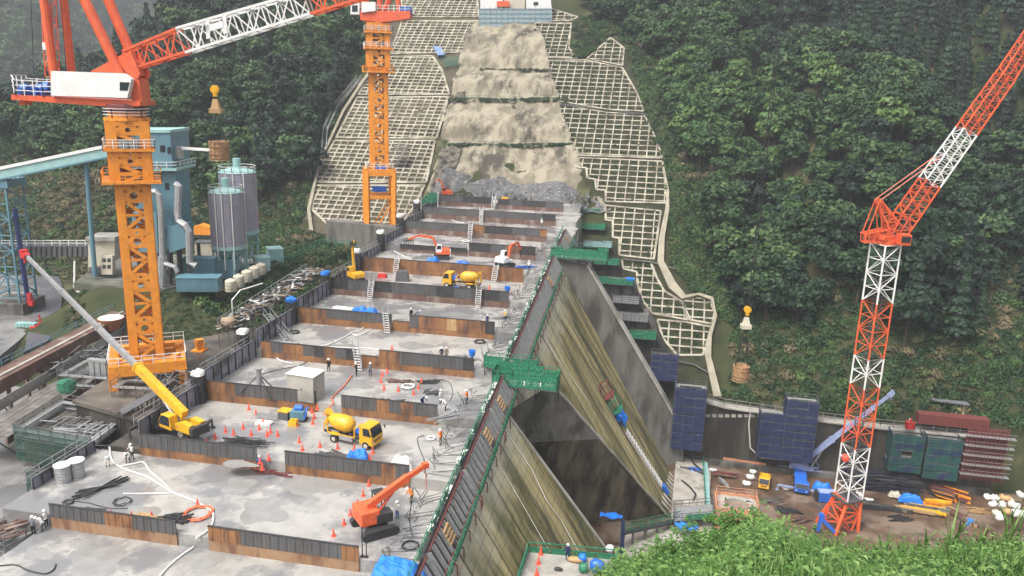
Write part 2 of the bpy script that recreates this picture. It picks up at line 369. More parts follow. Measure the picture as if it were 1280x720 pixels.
def psheet(name, polypx, m, off, step=1.5, rough=0.0, bench=()):
    pts = [ph(*q, off) for q in polypx]; P2 = [(p.x, p.y) for p in pts]
    x0, x1 = min(p[0] for p in P2), max(p[0] for p in P2); y0, y1 = min(p[1] for p in P2), max(p[1] for p in P2)
    nx, ny = int((x1-x0)/step)+2, int((y1-y0)/step)+2; b = MB(); idx = {}
    from mathutils import noise
    def vid(i, j):
        if (i, j) not in idx:
            u, v = x0+i*step, y0+j*step; n = 0
            if rough:
                q = Vec((u*.09, v*.09, 3)); n = rough*(noise.fractal(q, 1.0, 2.0, 6)*1.3+abs(noise.noise(q*2.3))*1.0)
            for bv in bench: n += 2.0*(sst(bv-.3, bv+3.2, v)-sst(bv+3.2, bv+15, v))
            p = Vec((u, v, B0+K0*(v-V0)))+PN*(off+n); idx[(i, j)] = len(b.v); b.v.append(tuple(p))
        return idx[(i, j)]
    for i in range(nx-1):
        for j in range(ny-1):
            if inpoly(x0+(i+.5)*step, y0+(j+.5)*step, P2): b.f.append((vid(i, j), vid(i+1, j), vid(i+1, j+1), vid(i, j+1))); b.m.append(0)
    return tag(b.build(name, m, None, smooth=True), kind='structure')
bv = [ph(640, y).y for y in (178, 122, 90, 70)]
psheet('excavated_slope', [(590,30),(672,28),(684,70),(700,135),(716,182),(742,236),(765,262),(700,262),(548,262),(530,256),(547,195),(562,125)], rock, .35, .6, .75, bv)
psheet('rocky_slope', [(530,262),(540,236),(562,212),(640,226),(700,226),(735,238),(765,262)], rockg, .9, .6, 1.6)
psheet('left_slope', [(486,-10),(606,-10),(598,40),(586,70),(563,122),(546,178),(536,232),(520,275),(480,306),(384,290),(386,268),(400,205),(430,140),(452,104),(478,60)], soil_b, .25, 2.0, .25)
psheet('right_slope', [(664,20),(690,6),(724,22),(738,50),(762,45),(784,58),(806,110),(832,180),(842,262),(836,330),(862,372),(892,376),(900,400),(890,450),(905,500),(862,530),(800,500),(770,330),(756,270),(726,215),(700,150),(684,90)], soil_d, .25, 1.6, .25)
def mstrip(name, L, Rr, m, off):
    b = MB(); n = len(L)
    for p, q in zip(L, Rr): b.v += [tuple(ph(*p, off)), tuple(ph(*q, off+.15))]
    for i in range(n-1): b.f.append((2*i, 2*i+1, 2*i+3, 2*i+2)); b.m.append(0)
    o = b.build(name, m); sm = o.modifiers.new('s', 'SOLIDIFY'); sm.thickness = .8; sm.offset = -1; return tag(o, kind='structure')
mstrip('right_slope_margin', [(829,212),(834,240),(832,264),(824,300),(822,330),(836,362),(852,376),(872,371),(889,377),(894,398),(886,420),(881,446),(892,498)], [(831,211),(837,239),(837,264),(831,300),(830,329),(845,356),(857,371),(874,368),(892,374),(897,398),(890,422),(889,448),(902,498)], mortar, .5)
mstrip('left_slope_margin', [(392,291),(388,264),(401,206),(430,142),(454,106),(480,72)], [(387,290),(384,264),(398,205),(428,140),(451,104),(478,70)], mortar, .5)
# yard, road and pads on the left
asph = mat('wet_asphalt', (.10,.10,.115), (.075,.075,.085), .4, .35, c3=(.15,.15,.155), scale3=.15, rough2=.12)
yardm = mat('wet_yard_concrete', (.20,.196,.187), (.12,.117,.11), .3, .5, c3=(.12,.12,.12), scale3=.12, rough2=.15)
padm = mat('muddy_pad', (.13,.11,.085), (.075,.065,.052), .5, .7, c3=(.05,.045,.04), scale3=.2, rough2=.3)
def flat(name, pts, z, m, th=.0):
    b = MB(); P = [Vec((p[0], p[1], z)) for p in pts]
    if th: b.prism([p-Vec((0,0,th)) for p in P], (0, 0, th))
    else: b.face(P)
    return tag(b.build(name, m), kind='structure')
Zp = -41.3
flat('pad', [(-72.5,84),(-54.2,79),(-54.2,121),(-66,119),(-75,106)], Zp, padm, .5)
flat('pad_footing', [(-72.3,84.3),(-54.4,79.3),(-54.4,120.7),(-66,118.7),(-74.8,105.8)], Zp-.51, conc_d, 7)
flat('yard', [atz(*q, -44.6)[:2] for q in [(-160,430),(-40,330),(40,340),(66,352),(30,420),(-30,470),(-160,560)]], -44.6, yardm, 2)
flat('road', [atz(*q, -44.5)[:2] for q in [(66,330),(78,356),(76,400),(60,426),(30,440),(38,400),(44,370),(40,345)]], -44.5, asph, 2)
plazam = mat('plant_yard', (.15,.145,.13), (.10,.098,.09), .4, .7, c3=(.07,.075,.05), scale3=.2)
flat('plant_yard', [(-86.2,124.5),(-78,150),(-88,156),(-112,146),(-104,124)], -37.7, plazam, 1.5)
floorm = mat('basin_floor_mud', (.13,.078,.047), (.06,.040,.028), .35, .4, c3=(.185,.14,.105), scale3=.14, lo3=.5, hi3=.6, rough2=.2, bump=.3)
flat('work_ground', [(-140,30),(-58.9,30),(-58.9,84),(-73,84),(-75.5,104),(-92,110),(-140,95)], -47.9, yardm, 1)
flat('basin_floor', [(-16,93),(70,93),(72,149.5),(-16,149.5)], ZB, floorm, 1)
apron = mat('apron_concrete', (.36,.34,.30), (.27,.25,.21), .4, .6, c3=(.2,.18,.15), scale3=.2)
# ------------------------------------------------------------------ dam body
def face_mat():
    m = mat('downstream_face', (.37,.31,.155), (.17,.138,.052), .5, .72, stretch=(.09,1.0,.09), c3=(.06,.055,.022), scale3=.6, lo3=.5, hi3=.66, bump=.12, lo=.4, hi=.6, det=9)
    nt = m.node_tree; N = nt.nodes; L = nt.links; b = N['Principled BSDF']; src = b.inputs['Base Color'].links[0].from_socket
    tc = N.new('ShaderNodeTexCoord')
    def math_(op, a, c=None):
        n = N.new('ShaderNodeMath'); n.operation = op
        for i, q in enumerate((a, c)):
            if q is None: continue
            if isinstance(q, (int, float)): n.inputs[i].default_value = q
            else: L.new(q, n.inputs[i])
        return n.outputs[0]
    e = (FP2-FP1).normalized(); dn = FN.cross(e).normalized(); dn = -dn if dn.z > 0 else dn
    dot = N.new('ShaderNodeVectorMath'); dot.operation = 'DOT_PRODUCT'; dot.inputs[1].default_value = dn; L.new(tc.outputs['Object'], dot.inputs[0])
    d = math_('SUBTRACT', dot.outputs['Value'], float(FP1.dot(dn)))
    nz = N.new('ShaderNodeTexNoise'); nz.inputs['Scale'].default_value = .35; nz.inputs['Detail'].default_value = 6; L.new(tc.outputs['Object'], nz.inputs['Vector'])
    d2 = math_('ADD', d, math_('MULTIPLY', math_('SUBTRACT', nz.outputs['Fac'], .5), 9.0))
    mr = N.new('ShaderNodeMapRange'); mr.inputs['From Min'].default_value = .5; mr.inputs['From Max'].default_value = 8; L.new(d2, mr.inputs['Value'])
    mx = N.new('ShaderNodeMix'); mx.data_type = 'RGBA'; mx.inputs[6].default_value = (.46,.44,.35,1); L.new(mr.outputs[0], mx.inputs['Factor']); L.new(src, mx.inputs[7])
    # lift lines every 1.5 m down the slope, monolith joints every 13 m, board marks
    def lines(val, period, wd):
        f = math_('FRACT', math_('DIVIDE', val, period)); return math_('LESS_THAN', f, wd/period)
    sx = N.new('ShaderNodeSeparateXYZ'); L.new(tc.outputs['Object'], sx.inputs[0])
    yw = math_('ADD', sx.outputs['Y'], math_('MULTIPLY', math_('SUBTRACT', nz.outputs['Fac'], .5), .5))
    l1 = lines(math_('ADD', yw, 2.2), 6.5, .26); l2 = lines(d, 1.5, .14); l3 = lines(sx.outputs['Y'], 1.8, .12)
    dk = math_('SUBTRACT', 1.0, math_('ADD', math_('MULTIPLY', l1, .75), math_('ADD', math_('MULTIPLY', l2, .32), math_('MULTIPLY', l3, .28))))
    # green-black algae patches
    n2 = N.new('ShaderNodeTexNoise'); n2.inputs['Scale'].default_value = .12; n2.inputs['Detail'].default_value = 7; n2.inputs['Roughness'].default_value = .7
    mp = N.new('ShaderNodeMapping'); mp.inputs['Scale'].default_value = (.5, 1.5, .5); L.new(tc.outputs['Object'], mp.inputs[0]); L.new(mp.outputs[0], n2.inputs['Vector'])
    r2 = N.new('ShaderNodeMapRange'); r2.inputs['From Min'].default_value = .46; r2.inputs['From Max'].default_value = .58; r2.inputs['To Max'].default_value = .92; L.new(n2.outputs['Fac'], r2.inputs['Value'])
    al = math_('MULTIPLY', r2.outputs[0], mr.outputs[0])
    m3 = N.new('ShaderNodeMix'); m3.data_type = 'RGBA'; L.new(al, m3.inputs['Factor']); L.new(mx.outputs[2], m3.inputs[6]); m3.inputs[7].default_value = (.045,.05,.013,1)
    m2 = N.new('ShaderNodeMix'); m2.data_type = 'RGBA'; m2.blend_type = 'MULTIPLY'; m2.inputs['Factor'].default_value = 1
    cc = N.new('ShaderNodeCombineColor'); [L.new(dk, cc.inputs[i]) for i in range(3)]
    L.new(m3.outputs[2], m2.inputs[6]); L.new(cc.outputs[0], m2.inputs[7]); L.new(m2.outputs[2], b.inputs['Base Color'])
    return m
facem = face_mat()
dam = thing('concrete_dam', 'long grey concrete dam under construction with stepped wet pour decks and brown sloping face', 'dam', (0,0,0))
for i in range(0, 13):                            # one block per pour lane, its deck rising away from us
    v0 = Vr(i) if i else Vr(1)-26; v1 = Vr(i+1) if i else Vr(1); z = Zd(i+1) if i else Zd(1)
    if i == 0: v1 = Vr(1)
    if i == 12: v1 = 206.0
    b = MB(); g = .012
    ul = (UL-.8, UL-5.3)[i] if i < 2 else UL
    ur0, ur1 = uF(v0)-.5, uF(v1)-.5
    if i >= 9: ur0 = ur1 = -17.5-(i-9)*.6
    P = [Vec((ul, v0+g, z)), Vec((ur0, v0+g, z)), Vec((ur1, v1-g, z)), Vec((ul, v1-g, z))]
    b.prism([p-Vec((0,0,6 if i < 9 else 30)) for p in P], (0,0,6 if i < 9 else 30))
    b.build('deck_block', deckm, dam)
E_ = Vec((-14, 0, 0))
dn_ = Vec((M_, 0, -1)).normalized()
def down(p, n): return Vec(p)+dn_*n
def tl(v, lo=2.1): p = FP1+(FP2-FP1)*((v-FP1.y)/(FP2.y-FP1.y)); return p+dn_*lo
vB = 89.0
# far face panel
A = [tl(90.5), tl(145.4), fc(845, 605), fc(843, 625), fc(835, 645), fc(690, 480)]
A[3] = down(A[2].lerp(A[4], .5), 1.2); A.insert(5, down(fc(835,645), .2)); A = [A[0], A[1], A[2]+dn_*1, A[4], fc(690,480), ]
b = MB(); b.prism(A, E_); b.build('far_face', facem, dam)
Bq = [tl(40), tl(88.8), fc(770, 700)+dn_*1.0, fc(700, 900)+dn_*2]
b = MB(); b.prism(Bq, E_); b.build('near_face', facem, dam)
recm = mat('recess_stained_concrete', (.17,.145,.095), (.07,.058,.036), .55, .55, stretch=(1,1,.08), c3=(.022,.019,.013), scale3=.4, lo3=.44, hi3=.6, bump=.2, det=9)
b = MB(); q = fc(622,490); b.beam(tl(88.6), fc(766,697)+dn_*.5, .5, .3, up=FN); b.build('edge_band', conc_l, dam)
b = MB(); pts_ = [fc(690,480)+(fc(835,645)-fc(690,480))*(i/14)+Vec((0,random.uniform(-.15,.15),0)) for i in range(15)]; b.path(pts_, [random.uniform(.14,.3) for _ in pts_], 5); b.build('edge_band', conc_l, dam)
# recess side wall of the far monolith and its back
a0, a1 = tl(90.6), fc(690, 480); a2 = fc(835, 645)
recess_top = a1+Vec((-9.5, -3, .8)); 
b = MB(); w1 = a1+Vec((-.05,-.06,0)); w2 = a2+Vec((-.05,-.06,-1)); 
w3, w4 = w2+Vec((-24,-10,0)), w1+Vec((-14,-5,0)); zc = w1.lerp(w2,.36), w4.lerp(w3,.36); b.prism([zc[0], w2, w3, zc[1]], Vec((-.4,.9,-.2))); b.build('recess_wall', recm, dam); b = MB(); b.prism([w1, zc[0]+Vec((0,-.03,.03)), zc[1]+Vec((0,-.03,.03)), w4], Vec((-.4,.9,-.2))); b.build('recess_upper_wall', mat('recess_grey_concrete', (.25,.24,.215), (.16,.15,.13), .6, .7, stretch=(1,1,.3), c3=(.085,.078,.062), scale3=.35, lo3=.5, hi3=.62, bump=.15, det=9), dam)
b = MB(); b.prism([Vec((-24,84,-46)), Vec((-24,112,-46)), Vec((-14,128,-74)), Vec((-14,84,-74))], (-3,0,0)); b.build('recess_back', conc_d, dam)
# training wall standing proud at the far end of the face
TW = [(697,325),(735,333),(772,398),(830,498),(853,540),(857,612),(843,612)]
Tp = [atv(x, y, 145.6) for x, y in TW]
b = MB(); b.prism(Tp, (0, 2.0, 0)); b.build('training_wall', conc_m, dam)
b = MB()
for p, q in zip(Tp[1:4], Tp[2:5]): b.beam(p+Vec((0,.9,.15)), q+Vec((0,.9,.15)), 2.5, .35)
b.build('wall_coping', conc_l, dam)
# stepped abutment blocks behind it, each end visible below its green platform
STP = [(750,268,196),(757,287,189),(765,309,182),(774,331,176),(792,356,170),(799,379,164),(810,401,158),(820,423,152)]
plat_pts = []
for k, (x, y, v) in enumerate(STP):
    p = atv(x, y, v); b = MB(); ul = -26 if k < 4 else -14
    b.prism([Vec((ul, v, p.z)), Vec((p.x, v, p.z)), Vec((p.x+5, v, p.z-9)), Vec((ul, v, p.z-9))], (0, 9, 0)); b.build('abutment_block', [conc_m, conc_d, rust][k % 2], dam); plat_pts.append(p)
# toe apron with curved concrete
b = MB()
ap0, ap1 = atz(846, 640, ZB), atz(848, 556, ZB)
P = [atz(*q, ZB)[:] for q in [(838,655),(846,560),(872,552),(888,600),(884,660)]]
b.prism([Vec(p)+Vec((0,0,.02)) for p in P], (0,0,.9)); 
for k in range(9):
    t = k/8; a = fc(845,605).lerp(fc(836,642), t)
    pts = [a+Vec((-1.5,0,2.3)), a+Vec((.5,-.2,.2)), a+Vec((2.4,-.3,-.9)), Vec((a.x+4.5, a.y-.3, ZB+.95))]
    b.path(pts, .22, 5)
b.build('toe_apron', apron, dam)

# ------------------------------------------------------------------ steel formwork rows across the decks
def form(i, x0, x1, H, hs, kinds, label, gap=0, skirt=formru, low=False):
    v = Vr(i)-.12; z = Zd(i); u0, u1 = U_at(x0, v, z), U_at(x1, v, z)
    t = thing('deck_formwork', label, 'formwork', ((u0+u1)/2, v, z), 0, 'steel formwork panels across the deck')
    n = max(1, round((u1-u0)/1.5)); w_ = (u1-u0)/n
    a = MB(); s = MB(); c = MB(); hk = H*hs
    for k in range(n):
        x = u0+k*w_; kk = kinds[int(k*len(kinds)/n)]
        a.k = {'g': 0, 'r': 1, 'p': 2, 'd': 3}[kk]
        a.ob((x+.006, v-.06, z+hk+.02), (w_-.012,0,0), (0,.12,0), (0,0,H-hk-.02))
        for q in range(2): a.ob((x+w_*(q+.5)/2, v-.10, z+hk+.03), (.04,0,0), (0,.045,0), (0,0,H-hk-.05))
        s.ob((x+.004, v-.02+random.uniform(-.012,.012), z), (w_-.008,0,0), (0,.12,0), (0,0,hk))
        if k % 2 == 0: c.ob((x+w_*.2, v+.07, z+hk+.3), (.07,0,0), (0,.35,0), (0,0,H-hk-.5))
    a.build('form_sheet', [formgr, formru, wood, darkst], t, True); s.build('lower_skirt', skirt, t, True)
    m = MB(); m.ob((u0, v-.11, z+H), (u1-u0,0,0), (0,.2,0), (0,0,.07)); m.build('top_channel', darkst, t, True)
    c.build('back_bracket', darkst, t, True)
    return t
FR = [
 (1,65,222,2.45,.45,'gggrggg',formco,'grey formwork with one rust orange bay below the black scrap heap, nearest row, left half'),
 (1,262,449,2.45,.42,'rggggggr',formco,'grey formwork with rusty right end bay in the nearest row left of the blue tarp'),
 (2,175,322,2.5,.38,'gggggggg',formru,'long clean grey formwork with rusty skirt in front of the yellow mobile crane'),
 (2,357,512,2.5,.38,'ggggggrg',formru,'grey formwork with rusty skirt just behind the orange crawler crane'),
 (3,252,396,2.6,.40,'rrggggggd',formru,'grey formwork with rusty end plates in front of the white box and survey post'),
 (3,427,547,2.5,.38,'gggrgrgg',formru,'grey formwork with two rusty strips behind the near concrete truck'),
 (4,327,446,2.4,.38,'rgrrgdrgdr',formru,'patchwork formwork of rusty brown and grey plates below the white hose'),
 (4,447,474,1.7,.35,'rr',formru,'short low rusty orange formwork beside the steep ladder'),
 (4,474,592,2.7,.36,'rggggggd',formru,'dark grey formwork on bright rust skirt below two standing workers'),
 (5,374,490,2.5,.42,'rrggggggg',formru,'grey formwork with rusty left end in front of two blue covers'),
 (5,491,512,1.6,.4,'rr',formru,'short low rusty formwork beside the leaning white ladder'),
 (5,512,618,2.7,.3,'grrrprrrd',formru,'mostly rusty brown plate formwork left of the yellow vested worker'),
 (6,414,636,2.8,.38,'dggdgggdggdg',formdk,'longest dark grey formwork row with brown lower band below the yellow digger'),
 (7,450,654,2.6,.4,'rrrrrrrrrr',formru,'bright rust orange formwork wall behind the far yellow truck'),
 (8,500,584,1.5,.4,'ddd',formdk,'low dark formwork step behind the breaker excavator'),
 (8,586,669,2.7,.4,'dgrd',formdk,'dark brown formwork behind the red and white excavator'),
 (9,504,588,2.7,.42,'gggggg',formdk,'grey formwork with brown lower band left of the middle ladder of the far deck'),
 (9,589,683,2.7,.42,'rddggr',formdk,'dark plated formwork right of the middle ladder of the far deck'),
 (10,527,599,2.6,.42,'gggggg',formdk,'plain grey formwork with dark streaks, third from the rock foot, left side'),
 (10,603,694,2.6,.45,'ggggd',formdk,'long grey formwork with rivet line, third from the rock foot, right side'),
 (11,541,616,2.5,.4,'gggddd',formdk,'grey and black formwork below the far red excavator'),
 (11,622,704,2.3,.4,'dgddgg',formdk,'black checkered formwork pieces close to the grey rock foot'),
 (12,588,640,2.6,.35,'ggg',formdk,'last short grey formwork at the foot of the rock slope'),
]
for i, x0, x1, H, hs_, kinds, sk_, lb in FR: form(i, x0, x1, H, hs_, kinds, lb, skirt=sk_)

# ------------------------------------------------------------------ sliding edge form along the downstream edge
EDGE = ['beside the blue tarp at the near end', 'beside the orange crawler crane', 'beside the near concrete truck', 'just before the large green platform', 'just beyond the large green platform', 'level with the two blue covers', 'level with the far yellow truck', 'level with the two excavators', 'at the far end by the upper green platform']
BE = ['by the blue tarp', 'by the crawler crane', 'by the near truck', 'before the big green platform', 'behind the big green platform', 'near the blue covers', 'near the far truck', 'near the excavators', 'at its far end']
def edge_bay(k):
    v0, v1 = (Vr(k)+.3, Vr(k+1)-.3)
    if k == 3: v1 = 92.5
    if k == 4: v0 = 97.5
    if k == 7: v1 = 143
    p0, p1 = tl(v0, .5), tl(v1, .5); e = (p1-p0).normalized(); L = (p1-p0).length
    t = thing('edge_formwork', 'dark leaning edge formwork with green rails '+EDGE[k], 'formwork', p0, 0, 'leaning edge formwork along the dam crest')
    nrm = Vec((.85,0,.53)); upv = Vec((-M_,0,1)).normalized()
    H = 2.15
    a = MB(); a.ob(p0+nrm*.12-upv*.9, e*L, upv*(H+.9), nrm*.08); a.build('form_sheet', darkst, t, True)
    r = MB(); n = int(L/1.05)
    for i in range(n+1): q = p0+e*(L*i/n)+nrm*.2-upv*.9; r.ob(q, e*.16, upv*(H+.6), nrm*.42)
    r.build('stiffener', galv, t, True)
    f = MB()
    for h in (-.7, 1.95): f.ob(p0+nrm*.5+upv*h, e*L, upv*.14, nrm*.12)
    n2 = int(L/2.2)
    for i in range(n2+1): q = p0+e*(L*i/n2); f.beam(q+nrm*.4-upv*.8, q+Vec((1.35,0,-1.0)), .1); f.beam(q+Vec((1.35,0,-1.0)), q-upv*2.4+nrm*.1, .1)
    f.build('red_frame', redbr, t, True)
    wk = MB(); wk.ob(p0+Vec((.45,0,-1.0)), e*L, Vec((.6,0,0)), Vec((0,0,.06))); wk.build('walkway', steel, t, True)
    g = MB(); g.rail([p0+Vec((1.06,0,-.95)), p1+Vec((1.06,0,-.95))], 1.2, 1.6, .035, (.5,)); 
    for i in range(int(L/3.2)): 
        if random.random() < .75: g.ob(p0+e*(i*3.2+.4)+Vec((1.10,0,-.9)), e*2.2, Vec((0,0,.75)), Vec((.03,0,0)))
    g.build('lower_guard_rail', green, t, True)
    g = MB(); q0, q1 = p0+upv*(H-.2), p1+upv*(H-.2); g.rail([q0+Vec((-.2,0,0)), q1+Vec((-.2,0,0))], 1.15, 1.6, .035, (.5,))
    for i in range(int(L/3.2)):
        if random.random() < .6: g.ob(q0+e*(i*3.2+.4)+Vec((-.16,0,.1)), e*2.0, Vec((0,0,.7)), Vec((.03,0,0)))
    g.build('upper_guard_rail', green, t, True)
    if k in (0, 1, 2, 3, 6, 8):
        wd = MB(); c = p0+e*(L*(.25 if k % 2 else .6))
        for i in range(4): wd.ob(c+nrm*.72+upv*(.15+i*.42), e*1.5, upv*.17, nrm*.16)
        for q_ in (.15, 1.2): wd.ob(c+nrm*.70+e*q_+upv*.1, e*.12, upv*1.6, nrm*.03)
        wd.build('timber_ties', wood, t, True)
    # ties and prop rods on the deck side
    rd = MB(); zd = Zd(k+1)
    for i in range(int(L/.8)):
        q = p0+e*(i*.8+random.uniform(0, .4)); rd.beam(q+upv*random.uniform(.6,1.9), Vec((q.x-3.6-random.uniform(0,1.8), q.y+random.uniform(-.9,.9), zd+.1)), .05)
    for i in range(int(L/.6)):
        q = p0+e*(i*.6); x = q.x-3.9-random.uniform(0,1.2); rd.beam((x, q.y, zd+.05), (x+random.uniform(-.7,.7), q.y+random.uniform(-.7,.7), zd+random.uniform(.2,1.3)), .06)
    rd.build('tie_rods', steel, t, True)
    iw = MB(); zt_ = (p0+upv*H).z-zd; iw.ob(p0+upv*(H-.9)+Vec((-1.1,0,0)), e*L, Vec((1.0,0,0)), Vec((0,0,.08))); iw.build('inner_walkway', darkst, t, True)
    return p0, e, L, zd, p0+upv*(H-.82)+Vec((-.7,0,0))
bg = MB(); bg.box((0,0,.22), (.46,.8,.42), taper=.93); bg.box((0,0,.45), (.5,.84,.05)); bag_o = one('crate', bg, bagw, 'white crate', 'crate'); BAG = Kind(bag_o)
for k in range(0, 9):
    p0, e, L, zd, wk0 = edge_bay(k)
    for i in range(8):
        q = wk0+e*(L*(i+.5)/8); BAG.put((q.x+random.uniform(-.2,.2), q.y+random.uniform(-.3,.3), q.z), random.uniform(-.5,.5), '%s white crate on the edge form %s' % (ORD[i], BE[k]), 'white crates along the edge formwork', random.uniform(.6,1.15)) if random.random() < .55 else None
# ------------------------------------------------------------------ green mesh platforms
def platform(P, label, du, dv, h=1.5, planks=False, name='mesh_platform', m=green, deck=True):
    t = thing(name, label, 'scaffold platform', P, 0, 'green mesh scaffold platforms')
    x, y, z = P; b = MB(); b.ob((x,y,z), (du,0,0), (0,dv,0), (0,0,.1)); b.build('floor', steel, t, True)
    g = MB(); r = MB(); C4 = [Vec((x,y,z+.1)), Vec((x+du,y,z+.1)), Vec((x+du,y+dv,z+.1)), Vec((x,y+dv,z+.1))]
    for a, c_ in zip(C4, C4[1:]+C4[:1]):
        r.rail([a, c_], h, 1.8, .035, (.33, .66)); d = (c_-a)
        if d.length > .5:
            n = max(1, int(d.length/1.8))
            for i in range(n):
                q = a+d*(i/n)+d.normalized()*.06; g.ob(q+Vec((0,0,.05)), d/n-d.normalized()*.12, Vec((0,0,h*random.choice((.6,.8,.95)))), d.normalized().cross(Vec((0,0,1)))*.025)
    g.build('mesh_sheet', m, t, True); r.build('rail', scafm if m is not green else green, t, True)
    b = MB(); 
    for i in range(max(2, int(du/2.5))+1):
        xx = x+.1+(du-.2)*i/max(2, int(du/2.5)); b.beam((xx, y+.1, z), (xx-.3, y+dv-.1, z-2.6), .12); b.beam((xx, y+dv-.1, z), (xx, y+dv-.1, z-2.6), .12)
    b.build('bracket', darkst, t, True)
    if planks:
        b = MB()
        for i in range(5): b.ob((x+.4+i*(du-.6)/5, y+dv*.25, z+.12), ((du-.6)/5-.35,0,0), (0,dv*.45,0), (0,0,.12))
        b.build('white_plank', bagw, t, True)
    return t
pa = atv(613, 484, 91.5); platform((pa.x, 92.4, pa.z-.2), 'large green mesh platform across the crest over the dark recess', 8.2, 3.0, 2.0, True)
pb = atv(609, 463, 96.0); platform((pb.x-.5, 96.2, pb.z+.2), 'green mesh gantry with black rail just behind the large crest platform', 7.0, 1.4, 1.6)
pc = atv(690, 322, 144); platform((pc.x-.3, 144.4, pc.z-.2), 'dark green mesh platform at the head of the training wall', 10.5, 2.4, 2.0, True)
W8 = ['highest, at the foot of the rock', 'second from the top', 'with pale blue ends, third from the top', 'at mid height of the stairway', 'with a blue cover at its right end', 'grey, bare of mesh', 'narrow, with only a white rail', 'lowest, above the navy scaffold']
for k, p in enumerate(plat_pts):
    wd = (6.5, 6, 6.5, 6, 7.5, 5.5, 5, 5)[k]
    platform((p.x-wd, p.y-1.6, p.z+.05), 'green stair platform on the stepped abutment, '+W8[k], wd, 1.5, 1.3, m=[green,green,teallt,green,green,galv,galv,green][k])
bl = MB(); p = plat_pts[4]; bl.box((p.x-.8, p.y-.8, p.z+.9), (1.7,1.3,1.5)); one('tarp_cover', bl, blue, 'blue cover on the right end of a green abutment platform', 'tarp', world_at=(p.x-.8,p.y-.8,p.z+.1))
# upstream formwork wall along the left edge of the decks
LE = ['beside the nearest deck', 'beside the yellow mobile crane', 'beside the survey post', 'long bluish one under the timber scaffold', 'beside the deck with two blue covers', 'dark one beside the yellow digger', 'beside the pale far deck', 'behind the crane portal legs', 'between the crane and the rock', 'short one below the green net', 'at the rock foot']
upm = mat('upstream_form_blue_grey', (.25,.255,.31), (.17,.17,.21), .6, .45, .2, c3=(.07,.07,.075), scale3=.3)
for k in range(1, 11):
    v0, v1 = Vr(k)+.3, Vr(k+1)-.3; z = Zd(k+1); h = 2.6 if k in (2, 3, 4, 5) else 1.7
    if k == 1: v0 += 7; h = 1.2
    UX = UL-5.2 if k == 1 else UL
    if k == 1: v0, v1 = 61.5, 70.4
    t = thing('upstream_formwork', 'blue grey upstream formwork wall, '+LE[k], 'formwork', (UX, v0, z), 0, 'upstream formwork along the left deck edge')
    a = MB(); a.ob((UX-.1,v0,z-.4), (.1,0,0), (0,v1-v0,0), (0,0,h+.4)); a.build('form_sheet', upm, t, True)
    r = MB(); n = 7
    for i in range(n+1): r.ob((UX+.01, v0+(v1-v0)*i/n-.06, z), (.13,0,0), (0,.12,0), (0,0,h*.93))
    r.ob((UX+.01, v0, z+h*.95), (.12,0,0), (0,v1-v0,0), (0,0,.08)); r.build('stiffener', darkst, t, True)
    if k in (1, 2, 3, 6, 7, 8, 9):
        r = MB(); r.rail([(UX-.6, v0, z+h-.6), (UX-.6, v1, z+h-.6)], 1.2, 1.8, .03, (.5,)); r.build('guard_rail', galv, t, True)
# ------------------------------------------------------------------ orange tower cranes
def plate_face(b, o, ex, ez, W, z0, z1, th=.1, sec=6.0):
    """one cut-out face of the box mast: edge strips, zigzag bars, plates with round holes"""
    ex = Vec(ex); ez = Vec(ez); n = ex.cross(ez).normalized()*th; sw = W*.24; H = z1-z0; ns = max(1, round(H/sec)); sh = H/ns
    o = Vec(o)+ez*z0
    b.ob(o, ex*sw, ez*H, n); b.ob(o+ex*(W-sw), ex*sw, ez*H, n); iw = W-2*sw
    def hole(zc, hh, r):
        c = o+ex*(W/2)+ez*zc; N_ = 12; ring = []; out = []
        for i in range(N_):
            t = 2*PI*i/N_; x, y = math.cos(t), math.sin(t); s_ = 1/max(abs(x), abs(y))
            ring.append(c+ex*(r*x)+ez*(r*y)); out.append(c+ex*(iw/2*x*s_)+ez*(hh/2*y*s_))
        vs = [p+n for p in ring]+[p+n for p in out]+ring
        b.add(vs, [(i, (i+1) % N_, N_+(i+1) % N_, N_+i) for i in range(N_)]+[(i, 2*N_+i, 2*N_+(i+1) % N_, (i+1) % N_) for i in range(N_)])
    for s_ in range(ns):
        z = s_*sh; a = sh*.30; cz = sh*.22
        x0, x1 = sw, W-sw
        def bar(xa, za, xb, zb, w_=.42): b.beam(o+ex*xa+ez*za+n*.5, o+ex*xb+ez*zb+n*.5, w_, th*.9, up=n)
        bar(x0, z, x1, z+a); bar(x1, z+a, x0, z+2*a); bar(x0, z+a, x1, z+a, .34); bar(x0, z+2*a, x1, z+2*a, .4)
        hole(z+2*a+cz/2+.05, cz, cz*.36); hole(z+2*a+cz+(sh-2*a-cz)/2, sh-2*a-cz+.02, (sh-2*a-cz)*.16)
def box_mast(b, c, W, z0, z1, rz, sec=6.0):
    ca, sa = math.cos(rz), math.sin(rz); X = Vec((ca, sa, 0)); Y = Vec((-sa, ca, 0)); Zu = Vec((0,0,1)); c = Vec((c[0], c[1], 0))
    for e1, e2 in ((X, Y), (Y, -X), (-X, -Y), (-Y, X)):
        plate_face(b, c-e1*(W/2)-e2*(W/2), e1, Zu, W, z0, z1, .1, sec)
